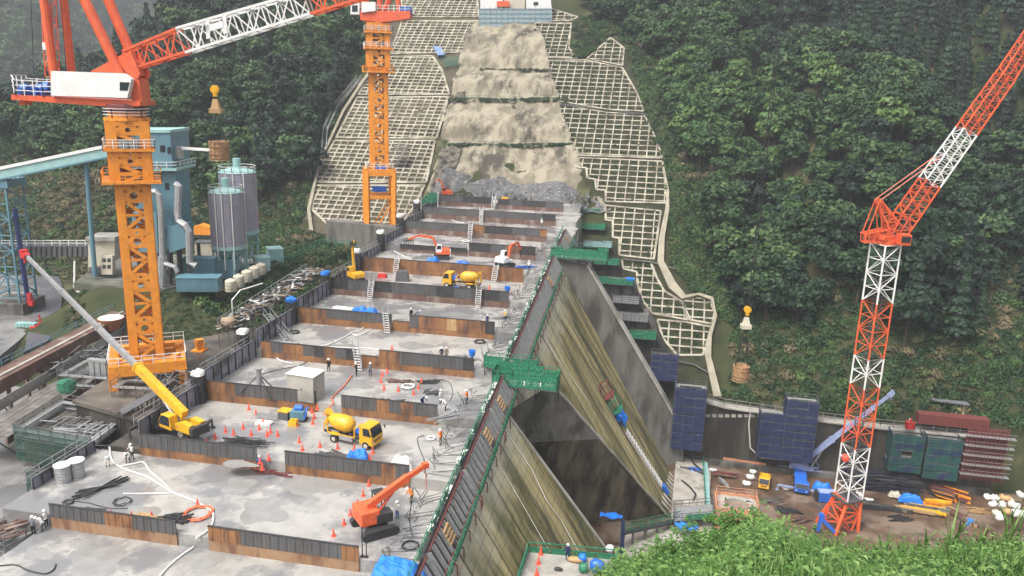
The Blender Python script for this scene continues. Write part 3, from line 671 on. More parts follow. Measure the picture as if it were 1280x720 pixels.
def ring_gallery(t, c, z, r, name='gallery', rm=white, n=10, w_=1.0, sq=True, rz=0, fm=orange):
    ca, sa = math.cos(rz), math.sin(rz); P = []
    for i in range(4 if sq else n):
        a = 2*PI*(i+.5)/(4 if sq else n)+rz; k = r*(1.414 if sq else 1); P.append(Vec((c[0]+k*math.cos(a), c[1]+k*math.sin(a), z)))
    b = MB(); b.prism(P, (0,0,.35)); o = b.build(name, fm, t, True)
    g = MB(); Pu = [p+Vec((0,0,.35)) for p in P]; g.rail(Pu+Pu[:1], 1.15, 1.3, .04, (.35,.68)); g.build('guard_rail', rm, o, True)
def I(px, py, O, d=0): return ati(px, py, O)+FH*d

# ---- near crane
c1 = atz(187, 468, Zp+.2); c1.z = Zp; RZ1 = YAW+.42
t = thing('tower_crane', 'large orange tower crane with white machinery house and raised lattice jib at left', 'tower crane', c1)
top = I(157, 131, c1); cx, cy_ = c1.x, c1.y
b = MB(); 
X1 = Vec((math.cos(RZ1), math.sin(RZ1), 0)); Y1 = Vec((-X1.y, X1.x, 0)); bw = 9.6
for sx in (-1, 1):
    for sy in (-1, 1):
        q = Vec((cx, cy_, Zp))+X1*(sx*(bw/2-.5))+Y1*(sy*(bw/2-.5)); b.box(q+Vec((0,0,1.1)), (1.1,1.1,2.2), RZ1)
for s_ in (-1, 1):
    b.box(Vec((cx, cy_, Zp+2.65))+Y1*(s_*(bw/2-.6)), (bw,1.2,1.5), RZ1); b.box(Vec((cx, cy_, Zp+2.65))+X1*(s_*(bw/2-.6)), (1.2,bw-2.4,1.498), RZ1)
    b.box(Vec((cx, cy_, Zp+2.6))+Y1*(s_*1.8), (bw-2.4,.8,1.3), RZ1); b.box(Vec((cx, cy_, Zp+2.58))+X1*(s_*1.8), (.8,2.8,1.3), RZ1)
base = b.build('base_frame', orange, t, True)
b = MB(); C4 = [Vec((cx, cy_, Zp+3.42))+X1*(a*bw/2)+Y1*(q*bw/2) for a, q in ((-1,-1),(1,-1),(1,1),(-1,1))]
b.rail(C4+C4[:1], 1.15, 1.4, .04, (.5,)); b.build('guard_rail', white, base, True)
for a, q in ((-1,-1),(-1,0),(0,-1.2),(1,-1),(1.1,.3),(.4,1.1)): b = MB(); b.box(Vec((cx, cy_, Zp+3.72))+X1*(a*3.6)+Y1*(q*3.4), (1.0,.8,.6), RZ1+a); b.build('ballast_lug', orange, base, True)
W1 = 4.1; zt = top.z-.3
zg = [I(0+157, y, c1).z for y in (226, 203, 187, 150)]
b = MB(); box_mast(b, c1, W1, Zp+3.3, zg[0], RZ1); b.build('mast', orange, t, True)
b = MB(); box_mast(b, c1, W1+.9, zg[0], zg[3], RZ1, 4.0); b.build('climbing_frame', orange, t, True)
b = MB(); b.cyl((cx, cy_, zg[3]-.2), (cx, cy_, zt), 2.35, 2.2, 16)
b.build('slewing_column', orange, t, True)
ring_gallery(t, c1, zg[0], 3.5, rz=RZ1, rm=orange); ring_gallery(t, c1, zg[2], 3.0, rz=RZ1); ring_gallery(t, c1, zg[3], 2.9, sq=False)
b = MB()
for a in (-.9, -.3, .3, .9): b.cyl(Vec((cx, cy_, zg[2]+.3))+X1*a-Y1*2.7, Vec((cx, cy_, zg[2]+1.4))+X1*a-Y1*2.7, .28, n=8)
b.build('hydraulic_pump', galv, t, True)
# slewing upper works lie in the plane of the picture; depth offsets along FH
b = MB(); pl = [I(x, y, c1, -2.0) for x, y in ((26,118),(80,121),(184,126),(184,132),(150,133),(80,128),(26,124))]; b.prism(pl, FH*4.4); b.build('slewing_platform', redor, t, True)
b = MB(); pl = [I(x, y, c1, -2.6) for x, y in ((78,89),(166,92),(176,99),(171,122),(78,119))]; b.prism(pl, FH*.9); hs_ = b.build('machinery_house', white, t, True)
b = MB(); pl = [I(x, y, c1, -2.64) for x, y in ((162,102.5),(174,103),(171.5,113),(162,113))]; b.prism(pl, FH*.1); b.build('window', glass, hs_, True)
b = MB(); pl = [I(x, y, c1, -1.5) for x, y in ((168,93),(181,101),(184,126),(172,126))]; b.prism(pl, FH*2.6); b.build('operator_cab', redor, t, True)
b = MB(); rp = [I(22,113,c1,2.2), I(22,113,c1,-1), I(32,119,c1,-2.1), I(66,121,c1,-2.1), I(78,121,c1,-2.1)]; b.rail(rp, 1.9, 1.0, .045, (.35,.68)); 
b.rail([I(22,113,c1,2.2), I(60,115,c1,2.4)], 1.5, 1.2, .045, (.5,)); b.build('guard_rail', white, t, True)
b = MB()
for x, y, d in ((38,112,-1),(50,112,.5),(62,110,-.6)): b.cyl(I(x-4,y,c1,d), I(x+4,y,c1,d), .75, n=12)
for x in (30, 46, 58, 70): b.box(I(x,114,c1,0), (.7,1.6,1.0), YAW)
b.build('winch', blup, t, True)
b = MB(); b.prism([I(x, y, c1, -.8) for x, y in ((30,123),(36,123),(36,131),(28,131))], FH*1.6); b.build('counterweight', redor, t, True)
# twin back legs and mast of the gantry (run out of the top of the picture)
b = MB()
for d in (-1.1, 1.3): b.cyl(I(76+(d > 0)*9, 112, c1, d), I(57+(d > 0)*12, -30, c1, d), .50, n=10)
b.beam(I(86,112,c1,1.3), I(68,-30,c1,1.3), .35); b.build('gantry_leg', redor, t, True)
b = MB(); b.lattice(I(66,96,c1,0), I(59,-30,c1,0), 1.2, n=9, r=.05, rd=.035, e=RT0); b.build('ladder_mast', redor, t, True)
b = MB(); b.box(I(62,58,c1,-.5), (1.0,.5,.9), YAW); b.build('sign_plate', white, t, True)
b = MB()
for d in (-1.4, 1.1): b.cyl(I(159+(d > 0)*12, 96, c1, d), I(96+(d > 0)*20, -34, c1, d), .62, n=12)
b.build('strut_tube', redor, t, True)
b = MB(); b.prism([I(x, y, c1, -1.3) for x, y in ((119,90),(163,66),(176,84),(172,92))], FH*.25); b.prism([I(x, y, c1, 1.1) for x, y in ((119,90),(163,66),(176,84),(172,92))], FH*.25)
b.prism([I(x, y, c1, -1.5) for x, y in ((152,74),(170,64),(182,92),(178,100),(166,92))], FH*.35); b.prism([I(x, y, c1, 1.2) for x, y in ((152,74),(170,64),(182,92),(178,100),(166,92))], FH*.35); b.build('jib_foot', redor, t, True)
def jibseg(pa_, pb_, m, ha, hb, n, name='jib_section', dpt=2.2):
    b = MB(); b.lattice(I(*pa_, c1), I(*pb_, c1), dpt, n=n, r=.15, rd=.075, e=FH, h=ha, h2=hb); return b.build(name, m, t, True)
jibseg((163,75.5), (230,51), redor, 2.3, 2.9, 4); jibseg((230,51), (386,4.5), white, 3.0, 2.6, 9); jibseg((386,4.5), (470,-20), redor, 2.6, 2.4, 5)
b = MB(); ct, cu = I(262,38,c1,-1.25), I(283,32,c1,-1.25); du = (cu-ct).normalized(); nu = Vec((0,0,1))
b.ob(ct-nu*1.1, du*.5, nu*2.4, FH*.08); b.ob(cu-nu*1.1, du*.5, nu*2.4, FH*.08); b.ob(ct-nu*.3, du*2.4, nu*.8, FH*.08); b.build('emblem_board', white, t, True)
b = MB()
for x0, x1 in ((36,41),(48,55),(72,83)): b.path([I(x1,110,c1,.3), I(x0,-30,c1,.3)], .05, 4)
b.build('luffing_rope', cable, t, True)
b = MB(); zz = top.z-.8; b.lathe((cx, cy_, zz), [(2.5,0),(2.6,.3),(2.6,.8),(2.3,1.0)], 18); b.build('slewing_ring', redbr, t, True)
bolt = [(212,120)]
# hook block with bucket of the near crane
def hookset(px, py, py2, px2, O, tag1, tag2, kind):
    k = ati(px, py, O); t = thing('hook_block', tag1, 'crane hook', k)
    b = MB(); b.cyl(k+FH*-.25+Vec((0,0,.7)), k+FH*.25+Vec((0,0,.7)), .62, n=14); b.box(k+Vec((0,0,.2)), (.5,.6,1.0), YAW); b.build('sheave', yellow, t, True)
    b = MB(); b.path([k+Vec((0,0,1.2)), k+Vec((0,0,60))], .08, 4); b.path([k+RT0*.45+Vec((0,0,1.2)), k+RT0*.45+Vec((0,0,60))], .08, 4); b.build('hoist_rope', cable, t, True)
    b = MB(); b.box(k+Vec((0,0,-1.4)), (1.3,1.1,1.5), YAW, taper=.5); b.box(k+Vec((0,0,-2.3)), (1.7,1.3,.7), YAW); b.build('weight', wood if kind else offwh, t, True)
    b = MB(); b.path([k+Vec((0,0,-.2)), k+Vec((0,0,-.9))], .12, 5); b.build('hook', darkst, t, True)
    q = ati(px2, py2, O); t2 = thing('concrete_bucket', tag2, 'concrete bucket', q)
    b = MB(); b.lathe(q, [(.75,-1.45),(1.25,-1.3),(1.3,-.2),(1.33,1.1),(1.2,1.1),(1.1,-.1)], 16); b.build('drum', bucketm, t2, True)
    b = MB()
    for i in range(12): a = 2*PI*i/12; b.beam(q+Vec((1.38*math.cos(a),1.38*math.sin(a),-1.5)), q+Vec((1.38*math.cos(a),1.38*math.sin(a),1.2)), .06)
    for z in (-1.5, -.5, .5, 1.2):
        pts = [q+Vec((1.40*math.cos(2*PI*i/16),1.40*math.sin(2*PI*i/16),z)) for i in range(17)]; b.path(pts, .05, 4)
    b.build('cage', bucketm, t2, True)
    b = MB()
    for a in (-1, 1): b.path([q+RT0*(1.1*a)+Vec((0,0,1.1)), k+Vec((0,0,-2.4))], .09, 4)
    b.build('sling', cable, t2, True)
bucketm = mat('bucket_ochre', (.42,.25,.12), (.26,.14,.07), 2, .6)
O2 = Vec((c1.x+14, c1.y+16, 0))
hookset(269, 118, 187, 274, O2, 'yellow hook block with pale weight hanging before the dark wood at upper left', 'orange caged bucket hanging by the grey silos', 1)

# ---- far crane behind the crest
c2 = atz(475, 300, -36.5); 
t = thing('tower_crane', 'farther orange tower crane on portal legs in front of the lattice slope', 'tower crane', c2)
zl = ati(474, 214, c2).z; W2 = 3.9; PW = 6.0; b = MB(); lg = []
XA = Vec((math.cos(YAW+.25), math.sin(YAW+.25), 0)); YA = Vec((-XA.y, XA.x, 0))
for a in (-1, 1):
    for q in (-1, 1):
        f = Vec((c2.x, c2.y, c2.z-1))+XA*(a*PW/2)+YA*(q*PW/2); h = Vec((c2.x, c2.y, zl))+XA*(a*PW/2)+YA*(q*PW/2); b.beam(f, h, 1.0, 1.0); lg.append((f, h))
b.build('portal_leg', orange, t, True)
b = MB()
for (f, h), (f2, h2) in ((lg[0], lg[2]), (lg[1], lg[3]), (lg[0], lg[1]), (lg[2], lg[3])):
    b.beam(h, h2, .9, 1.5); b.beam(h.lerp(f, .33), h2.lerp(f2, .33), .6, .7); b.beam(f.lerp(h, .06), h2.lerp(f2, .36), .35); b.beam(f.lerp(h,.05), f2.lerp(h2,.05), .5)
b.build('portal_brace', orange, t, True)
b = MB(); b.rail([h+Vec((0,0,.7)) for f, h in (lg[0], lg[2], lg[3], lg[1], lg[0])], 1.2, 1.4, .045, (.5,)); b.build('guard_rail', white, t, True)
b = MB(); b.box(Vec((c2.x, c2.y, zl+.9))-YA*1.8, (3.0,1.0,.9), YAW); b.box(Vec((c2.x, c2.y, zl-4))-YA*.5, (3.0,1.5,1.2), YAW); b.build('hydraulic_unit', blup, t, True)
z2 = ati(474, 84, c2).z; z3 = ati(474, 30, c2).z
b = MB(); box_mast(b, c2, W2, zl+.7, z2, YAW+.25); b.build('mast', orange, t, True)
b = MB(); box_mast(b, c2, W2+.9, z2, z3+.2, YAW+.25, 5); b.build('climbing_frame', orange, t, True)
ring_gallery(t, c2, z2-1.2, 3.3, rz=YAW+.25, rm=orange); ring_gallery(t, c2, ati(474,62,c2).z, 3.0, rz=YAW+.25); ring_gallery(t, c2, ati(474,42,c2).z, 2.9, rz=YAW+.25)
b = MB(); b.prism([I(x, y, c2, -2.4) for x, y in ((452,14),(515,15),(514,24),(478,29),(453,26))], FH*4.8); b.build('slewing_platform', redor, t, True)
b = MB(); b.prism([I(x, y, c2, -2.8) for x, y in ((455,4),(472,4),(472,15),(455,17))], FH*3); b.build('machinery_house', white, t, True)
b = MB(); b.prism([I(x, y, c2, -2.6) for x, y in ((441,5),(452,5),(452,19),(441,19))], FH*2.2); cb = b.build('operator_cab', white, t, True)
b = MB(); b.prism([I(x, y, c2, -2.65) for x, y in ((443,8),(450,8),(450,16),(443,16))], FH*.06); b.build('window', glass, cb, True)
b = MB(); b.rail([I(474,15.5,c2,-2.4), I(515,16.5,c2,-2.4), I(516,16,c2,2)], 1.3, 1.2, .045, (.5,)); b.build('guard_rail', white, t, True)
b = MB()
for d in (-1.2, 1.2):
    b.cyl(I(456,14,c2,d), I(461,-30,c2,d), .5, n=8); b.cyl(I(500,14,c2,d), I(492,-30,c2,d), .42, n=8); b.cyl(I(477,12,c2,d), I(468,-30,c2,d), .4, n=8); b.cyl(I(482,12,c2,d), I(496,-30,c2,d), .4, n=8)
b.build('gantry_leg', redor, t, True)
b = MB(); b.box(I(508,14,c2,-1), (2.6,2,1.4), YAW); b.build('winch', blup, t, True)

# ---- red and white jib crane standing in the basin
c3 = atz(1046, 658, ZB)
t = thing('tower_crane', 'slender red and white lattice tower crane with steep jib at right', 'tower crane', c3)
def J(px, py, d=0): return ati(px, py, c3)+FH*d
Wc = 3.05
EX = Vec((math.cos(YAW+.35), math.sin(YAW+.35), 0))
b = MB(); f0 = J(1060, 622)
for a in (-1, 1):
    for q in (-1, 1):
        b.beam(Vec((c3.x, c3.y, ZB))+EX*(a*2.3)+Vec((-EX.y, EX.x, 0))*(q*2.3), f0+EX*(a*1.4)+Vec((-EX.y, EX.x, 0))*(q*1.4), .45); 
b.lattice(Vec((c3.x, c3.y, ZB)), f0, 3.2, n=3, r=.14, rd=.1, e=EX); b.build('base_frame', redor, t, True)
b = MB(); b.prism([f0+EX*(a*2.1)+Vec((-EX.y, EX.x, 0))*(q*1.9) for a, q in ((-1,-1),(1,-1),(1,1),(-1,1))], (0,0,.3)); b.build('work_deck', steel, t, True)
segs = [((1060,622),(1070,556),white), ((1070,556),(1081,482),redor), ((1081,482),(1092,446),white), ((1092,446),(1099,377),redor), ((1099,377),(1111,305),white)]
for p, q, m in segs:
    b = MB(); P_, Q_ = J(*p), J(*q); P_ = Vec((f0.x, f0.y, P_.z)); Q_ = Vec((f0.x, f0.y, Q_.z)); b.lattice(P_, Q_, Wc, n=max(2, round((Q_-P_).length/2.6)), r=.11, rd=.055, e=EX); b.build('mast_section', m, t, True)
ztop = J(1111,305).z
b = MB(); b.lattice(Vec((f0.x, f0.y, f0.z)), Vec((f0.x, f0.y, ztop)), .9, n=26, r=.05, rd=.03, e=EX); b.build('ladder_shaft', steel, t, True)
f1 = Vec((f0.x, f0.y, ztop))
b = MB(); b.cyl(f1, f1+Vec((0,0,.8)), 1.6, n=14); b.box(f1+Vec((0,0,1.1)), (3.4,2.6,.6), YAW+.35)
for x, y in ((1080,300),(1112,288)):
    pass
b.lattice(J(1113,293), J(1078,297), 2.0, 1.3, n=6, r=.10, rd=.055, e=FH); b.build('counter_deck', redor, t, True)
b = MB(); b.lattice(J(1118,286), J(1097,250), 1.8, .7, n=6, r=.10, rd=.05, e=FH); b.build('gantry_leg', redor, t, True)
b = MB()
for d in (-.8, .8): b.beam(J(1097,250,d), J(1079,296,d), .14); b.beam(J(1097,250,d), J(1100,290,d), .12); b.path([J(1097,250,d), J(1172,196,d)], .06, 4)
b.build('back_stay', redor, t, True)
def js(p, q, m, w0, w1, n):
    b = MB(); b.lattice(J(*p), J(*q), w0*.82, w1*.82, n=n, r=.095, rd=.045, e=FH); b.build('jib_section', m, t, True)
js((1121,291),(1132,271), redor, 2.6, 3.2, 2); js((1132,271),(1162,228), redor, 3.2, 3.0, 5); js((1162,228),(1208,164), white, 3.0, 2.8, 8); js((1208,164),(1256,96), redor, 2.8, 2.6, 8); js((1256,96),(1300,28), redor, 2.5, 2.0, 8)
b = MB(); b.box(J(1122,296,-2), (1.6,1.5,1.6), YAW); cb = b.build('operator_cab', redor, t, True); b = MB(); b.box(J(1122,296,-2.8)+Vec((0,0,.1)), (1.3,.1,.9), YAW); b.build('window', glass, cb, True)
b = MB(); b.blob(J(1052,567,-1.6)-Vec((0,0,.6)), (1.2,1.2,1.2), jit=.05); b.build('orange_float', conered, t, True)
O3 = Vec((c3.x-18, c3.y+8, 0))
hookset(934, 392, 465, 926, O3, 'yellow hook block with tan weight hanging before the wooded slope at right', 'ochre caged bucket hanging over the basin at right', 0)
# ------------------------------------------------------------------ people
CLOTH = dict(navy=(.02,.03,.09), blue=(.03,.10,.32), black=(.02,.02,.022), grey=(.16,.17,.18), white=(.62,.62,.60), green=(.05,.16,.07), yellow=(.62,.60,.06), orange=(.65,.16,.03), khaki=(.20,.16,.10))
CM = {k: mat('cloth_'+k, v, None, 6, .85) for k, v in CLOTH.items()}
helm_w = mat('helmet_white', (.75,.75,.73), None, 3, .35); helm_y = mat('helmet_yellow', (.75,.55,.03), None, 3, .35)
def person_mesh(pose, top, leg, vest=None):
    """one continuous skinned body; joints per pose: lean, hips height, arm and leg targets"""
    hip, chest, neck, head, armL, armR, legL, legR = pose
    pts = []; ed = []; rad = []; 
    def a(p, r, par=None):
        pts.append(Vec(p)); rad.append(r if isinstance(r, tuple) else (r, r)); 
        if par is not None: ed.append((par, len(pts)-1))
        return len(pts)-1
    h = Vec(hip); ch = Vec(chest); nk = Vec(neck); hd = Vec(head)
    i0 = a(h, (.15,.12)); i1 = a(h.lerp(ch, .5), (.145,.11), i0); i2 = a(ch, (.17,.12), i1); i3 = a(nk, (.062,.06), i2); i4 = a(nk.lerp(hd, .45), (.075,.085), i3); i5 = a(hd, (.085,.10), i4); a(hd+(hd-nk).normalized()*.07, (.07,.08), i5)
    kinds = {}
    for s, (el, wr), (kn, an) in ((-1, armL, legL), (1, armR, legR)):
        sh = a(ch+Vec((.19*s,0,.06)), .068, i2); e = a(el, .05, sh); wv = a(wr, .036, e); hv = a(Vec(wr)+(Vec(wr)-Vec(el)).normalized()*.08, (.042,.022), wv)
        hp = a(h+Vec((.10*s,0,-.06)), .10, i0); k = a(kn, .07, hp); n = a(Vec(an)+Vec((0,0,.03)), .05, k); a(Vec(an)+Vec((0,.15,-.02)), (.05,.035), n)
    me = bpy.data.meshes.new('person'); me.from_pydata(pts, ed, []); o = bpy.data.objects.new('tmp', me); COL.objects.link(o)
    md = o.modifiers.new('s', 'SKIN'); md.use_smooth_shade = True
    for sv, r in zip(me.skin_vertices[0].data, rad): sv.radius = r
    me.skin_vertices[0].data[0].use_root = True
    sd = o.modifiers.new('d', 'SUBSURF'); sd.levels = 1; sd.render_levels = 1
    dg = bpy.context.evaluated_depsgraph_get(); m2 = bpy.data.meshes.new_from_object(o.evaluated_get(dg)); bpy.data.objects.remove(o)
    b = MB(); b.v = [tuple(v.co) for v in m2.vertices]; b.f = [tuple(p.vertices) for p in m2.polygons]
    for f in b.f:
        c = sum((Vec(b.v[i]) for i in f), Vec())/len(f); hand = min((c-Vec(armL[1])).length, (c-Vec(armR[1])).length) < .105
        armd = min((c-Vec(q)).length for q in (armL[0], armR[0]))
        zz = (c-h).dot((nk-h).normalized()); dn = (c-nk).dot((hd-nk).normalized())
        dl = min((c-Vec(q)).length for q in (legL[0], legR[0], legL[1], legR[1]))
        da = min((c-Vec(q)).length for q in (legL[1], legR[1]))
        b.m.append(2 if (dn > 0 and (c-hd).length < .3) or hand else 3 if da < .17 else 1 if (zz < -.02 or dl < .2) and armd > .14 else 4 if vest and armd > .16 else 0)
    for s, (el, wr) in ((-1, armL), (1, armR)):                  # five fingers, curled, rooted in the palm
        d = (Vec(wr)-Vec(el)).normalized(); sd_ = d.cross(Vec((0,1,.2))).normalized(); pn = d.cross(sd_).normalized()
        for i in range(4):
            o_ = Vec(wr)+d*.10+sd_*((i-1.5)*.019); L = (.06,.072,.068,.052)[i]; b.k = 2
            b.path([o_-d*.03, o_+d*L*.5, o_+d*L*.85+pn*L*.35, o_+d*L*.8+pn*L*.75], [.010,.009,.008,.006], 5)
        o_ = Vec(wr)+d*.05+sd_*.035; b.path([o_, o_+sd_*.03+d*.02, o_+sd_*.035+d*.055+pn*.01], [.012,.010,.007], 5)
    f = Vec((0,1,0)); b.k = 2; n0 = hd+Vec((0,.088,.0))
    b.add([n0+Vec((-.013,0,.03)), n0+Vec((.013,0,.03)), n0+Vec((.018,.0,-.02)), n0+Vec((-.018,.0,-.02)), n0+Vec((0,.03,-.012))], [(0,1,4),(1,2,4),(2,3,4),(3,0,4)])
    b.k = 3
    for sx in (-.032, .032): b.box(n0+Vec((sx,-.003,.034)), (.022,.012,.010))
    b.k = 5; b.box(n0+Vec((0,-.004,-.05)), (.045,.012,.010)); b.k = 2
    for sx in (-.088, .088): b.box(hd+Vec((sx,0,.01)), (.02,.03,.055))
    return b, [CM[top], CM[leg], skin_m, CM['black'], CM[vest] if vest else CM[top], red]
STAND = ((0,0,.90),(0,.01,1.32),(0,.02,1.50),(0,.04,1.64),((-.29,-.02,1.12),(-.27,.10,.88)),((.29,-.02,1.12),(.26,.12,.89)),((-.12,.03,.49),(-.13,0,.04)),((.12,.03,.49),(.14,.03,.04)))
WALK = ((0,0,.88),(0,.05,1.30),(0,.08,1.47),(0,.12,1.61),((-.28,.10,1.10),(-.24,.30,.95)),((.28,-.10,1.10),(.28,-.18,.86)),((-.11,-.02,.47),(-.12,-.26,.08)),((.11,.16,.49),(.12,.24,.04)))
BEND = ((0,-.12,.86),(0,.24,1.12),(0,.40,1.18),(0,.53,1.20),((-.26,.34,.86),(-.18,.50,.62)),((.26,.34,.86),(.18,.52,.60)),((-.13,.02,.46),(-.14,-.10,.04)),((.13,.06,.47),(.15,.02,.04)))
REACH = ((0,0,.89),(0,.05,1.31),(0,.08,1.49),(0,.12,1.63),((-.27,.24,1.20),(-.16,.46,1.16)),((.27,.24,1.20),(.18,.48,1.22)),((-.13,.05,.48),(-.15,-.05,.04)),((.13,.07,.49),(.15,.08,.04)))
PC = {}
def worker(P, rz, label, pose='STAND', top='navy', leg='navy', helmet=helm_w, vest=None, s=1.06):
    key = (pose, top, leg, vest)
    if key not in PC: b, ms = person_mesh(globals()[pose], top, leg, vest); PC[key] = (b, ms)
    b, ms = PC[key][:2]
    if len(PC[key]) == 2:
        o = b.build('person', ms, None, smooth=True); PC[key] = (b, ms, o.data)
    else: o = bpy.data.objects.new('person', PC[key][2]); COL.objects.link(o)
    o.location = P; o.rotation_euler = (0,0,rz); o.scale = (s,)*3; tag(o, label, 'person', 'workers on the site')
    hd = Vec(globals()[pose][3]); ax = (hd-Vec(globals()[pose][2])).normalized(); h = MB(); c = hd+Vec((0,0,.03)) if pose != 'BEND' else hd+Vec((0,.02,.02))
    h.lathe(c, [(.155,0),(.155,.012),(.13,.015),(.125,.07),(.095,.125),(.04,.15)], 12); h.box(c+Vec((0,.15,.006)), (.16,.10,.014)); h.build('helmet', helmet, o, smooth=True)
    return o

# ------------------------------------------------------------------ wheels and vehicles (local frames: +x forward, z up)
def wheel(t, x, y, r, w_=.3, rimm=offwh, name='wheel'):
    b = MB(); s = 1 if y > 0 else -1
    prof = [(r*.55,-w_/2),(r*.9,-w_/2),(r,-w_*.3),(r,w_*.3),(r*.9,w_/2),(r*.55,w_/2)]
    vs = []; n = 16; m = len(prof)
    for rr, d in prof:
        for i in range(n): a = 2*PI*i/n; vs.append((x+rr*math.cos(a), y+d, r+rr*math.sin(a)))
    b.add(vs, [(j*n+i, (j+1)*n+i, (j+1)*n+(i+1) % n, j*n+(i+1) % n) for j in range(m-1) for i in range(n)])
    o = b.build(name, black, t); b = MB(); b.cyl((x,y-w_*.42,r), (x,y+w_*.42,r), r*.57, n=12); b.cyl((x,y+s*w_*.42,r), (x,y+s*w_*.52,r), r*.2, n=8); b.build('rim', rimm, o); return o
def cab(t, x0, x1, w_, z0, z1, m, slope=.25, glassm=glass):
    b = MB(); h = z1-z0; P = [(x0,z0),(x1,z0),(x1+.04,z0+h*.42),(x1-slope,z1-.06),(x1-slope-.12,z1),(x0+.05,z1),(x0,z1-.06)]
    b.prism([(x, -w_/2, z) for x, z in P], (0, w_, 0)); c_ = b.build('cab', m, t, bevel=.05)
    b = MB(); e = .012; a, d = (x1+.04,z0+h*.46), (x1-slope,z1-.1); 
    dx, dz = d[0]-a[0], d[1]-a[1]; nx, nz = -dz, dx; L_ = math.hypot(nx, nz); nx, nz = abs(nz/L_)*.0+abs(nx/L_)*e, abs(nz/L_)*e
    b.ob((a[0]+.005,-w_*.44,a[1]), (dx,0,dz), (0,w_*.88,0), (e*1.4,0,e*.5)); b.build('windscreen', glassm, c_)
    for s in (-1, 1):
        b = MB(); y = s*(w_/2+.004); b.prism([(x0+(x1-x0)*.30,y,z0+h*.5),(x1-.10,y,z0+h*.5),(x1-slope-.1,y,z1-.14),(x0+(x1-x0)*.30,y,z1-.14)], (0, s*.008, 0)); b.build('side_window', glassm, c_)
        b = MB(); b.box((x1+.03, s*w_*.36, z0+.28), (.05,.24,.14)); b.build('headlight', white, c_)
        b = MB(); b.beam((x1-.1,s*w_/2,z1-.4), (x1+.15,s*(w_/2+.22),z1-.35), .035); b.box((x1+.15,s*(w_/2+.22),z1-.55), (.06,.18,.36)); b.build('mirror', black, c_)
    b = MB(); b.box((x1+.03,0,z0+.06), (.12,w_,.22)); b.build('bumper', m, c_)
    b = MB(); b.box((x1+.042,0,z0+h*.22), (.02,w_*.6,.14)); b.build('front_grille', black, c_)
    return c_
def mixer(loc, rz, label, s=1.0):
    t = thing('mixer_truck', label, 'concrete truck', loc, rz); t.scale = (s,)*3
    b = MB(); 
    for y in (-.4, .4): b.box((-.3, y, .78), (6.2,.16,.26))
    for x in (-3.2,-1.6,0,1.4,2.4): b.box((x,0,.78), (.16,.8,.2))
    b.build('chassis', darkst, t)
    cab(t, 1.55, 3.15, 2.1, .55, 2.55, yellow, .30)
    for x in (2.35, -1.7):
        for y in (-.95, .95): wheel(t, x, y, .45, .32 if x > 0 else .5)
    b = MB(); n = 18; prof = [(-2.75,.35),(-2.6,.5),(-1.9,.82),(-.9,.95),(-.2,.9),(.35,.62),(.5,.3)]; vs = []; tilt = .10
    for x, r in prof:
        for i in range(n):
            a = 2*PI*i/n; X, Z = x, r*math.sin(a); vs.append((X*math.cos(tilt)+Z*math.sin(tilt)-.3, r*math.cos(a), 1.98-X*math.sin(tilt)+Z*math.cos(tilt)-.1))
    m = len(prof); b.add(vs, [(j*n+i, (j+1)*n+i, (j+1)*n+(i+1) % n, j*n+(i+1) % n) for j in range(m-1) for i in range(n)]+[tuple(range(n)), tuple(range((m-1)*n, m*n))[::-1]])
    b.build('drum', yellow, t, smooth=True)
    b = MB(); b.cyl((-3.0,0,2.95), (-3.35,0,2.5), .5, .3, 10); b.beam((-3.2,0,2.3), (-3.7,0,1.2), .32, .12); b.build('hopper_chute', yellow, t)
    b = MB(); 
    for y in (-.75, .75): b.beam((-2.7,y,.9), (-2.75,y,2.4), .12); b.beam((-3.3,y,.9), (-2.75,y,2.4), .08); b.beam((.75,y,.9), (.75,y,2.0), .12)
    b.beam((-2.75,-.75,2.1), (-2.75,.75,2.1), .12); b.beam((.75,-.75,1.9), (.75,.75,1.9), .2); b.beam((-2.75,.75,.9), (.75,.75,.9), .1); b.beam((-2.75,-.75,.9), (.75,-.75,.9), .1); b.build('drum_stand', yellow, t)
    b = MB(); b.cyl((1.15,-.7,1.75), (1.15,.7,1.75), .34, n=10); b.build('water_tank', blup, t)
    b = MB(); b.box((-.2,.95,.72), (1.6,.25,.4)); b.box((-.2,-.95,.72), (1.6,.25,.4)); b.build('side_guard', galv, t)
    for y in (-.95, .95): b = MB(); b.prism([(-2.35,y-.26,.95),(-2.1,y-.26,1.06),(-1.3,y-.26,1.06),(-1.05,y-.26,.95)], (0,.52,0)); b.build('mudguard', yellow, t)
    return t
def tracks(t, L=2.6, gauge=1.7, w_=.42, h=.62, m=black):
    for s in (-1, 1):
        b = MB(); y = s*gauge/2-w_/2; P = []
        for a in range(90, 271, 30): P.append((-L/2+h/2+h/2*math.cos(R(a)), h/2+h/2*math.sin(R(a))))
        for a in range(-90, 91, 30): P.append((L/2-h/2+h/2*math.cos(R(a)), h/2+h/2*math.sin(R(a))))
        b.prism([(x, y, z) for x, z in P], (0, w_, 0))
        n = 12
        for i in range(n):
            for zz in (0, h): b.box((-L/2+h/2+(L-h)*(i+.5)/n, y+w_/2, zz), (.09, w_*1.02, .06))
        o = b.build('track', m, t); b = MB()
        for i in range(4): b.cyl((-L/2+h/2+(L-h)*i/3, s*gauge/2-.03, h/2), (-L/2+h/2+(L-h)*i/3, s*(gauge/2)+s*.05, h/2), h*.3, n=10)
        b.build('track_roller', darkst, o)
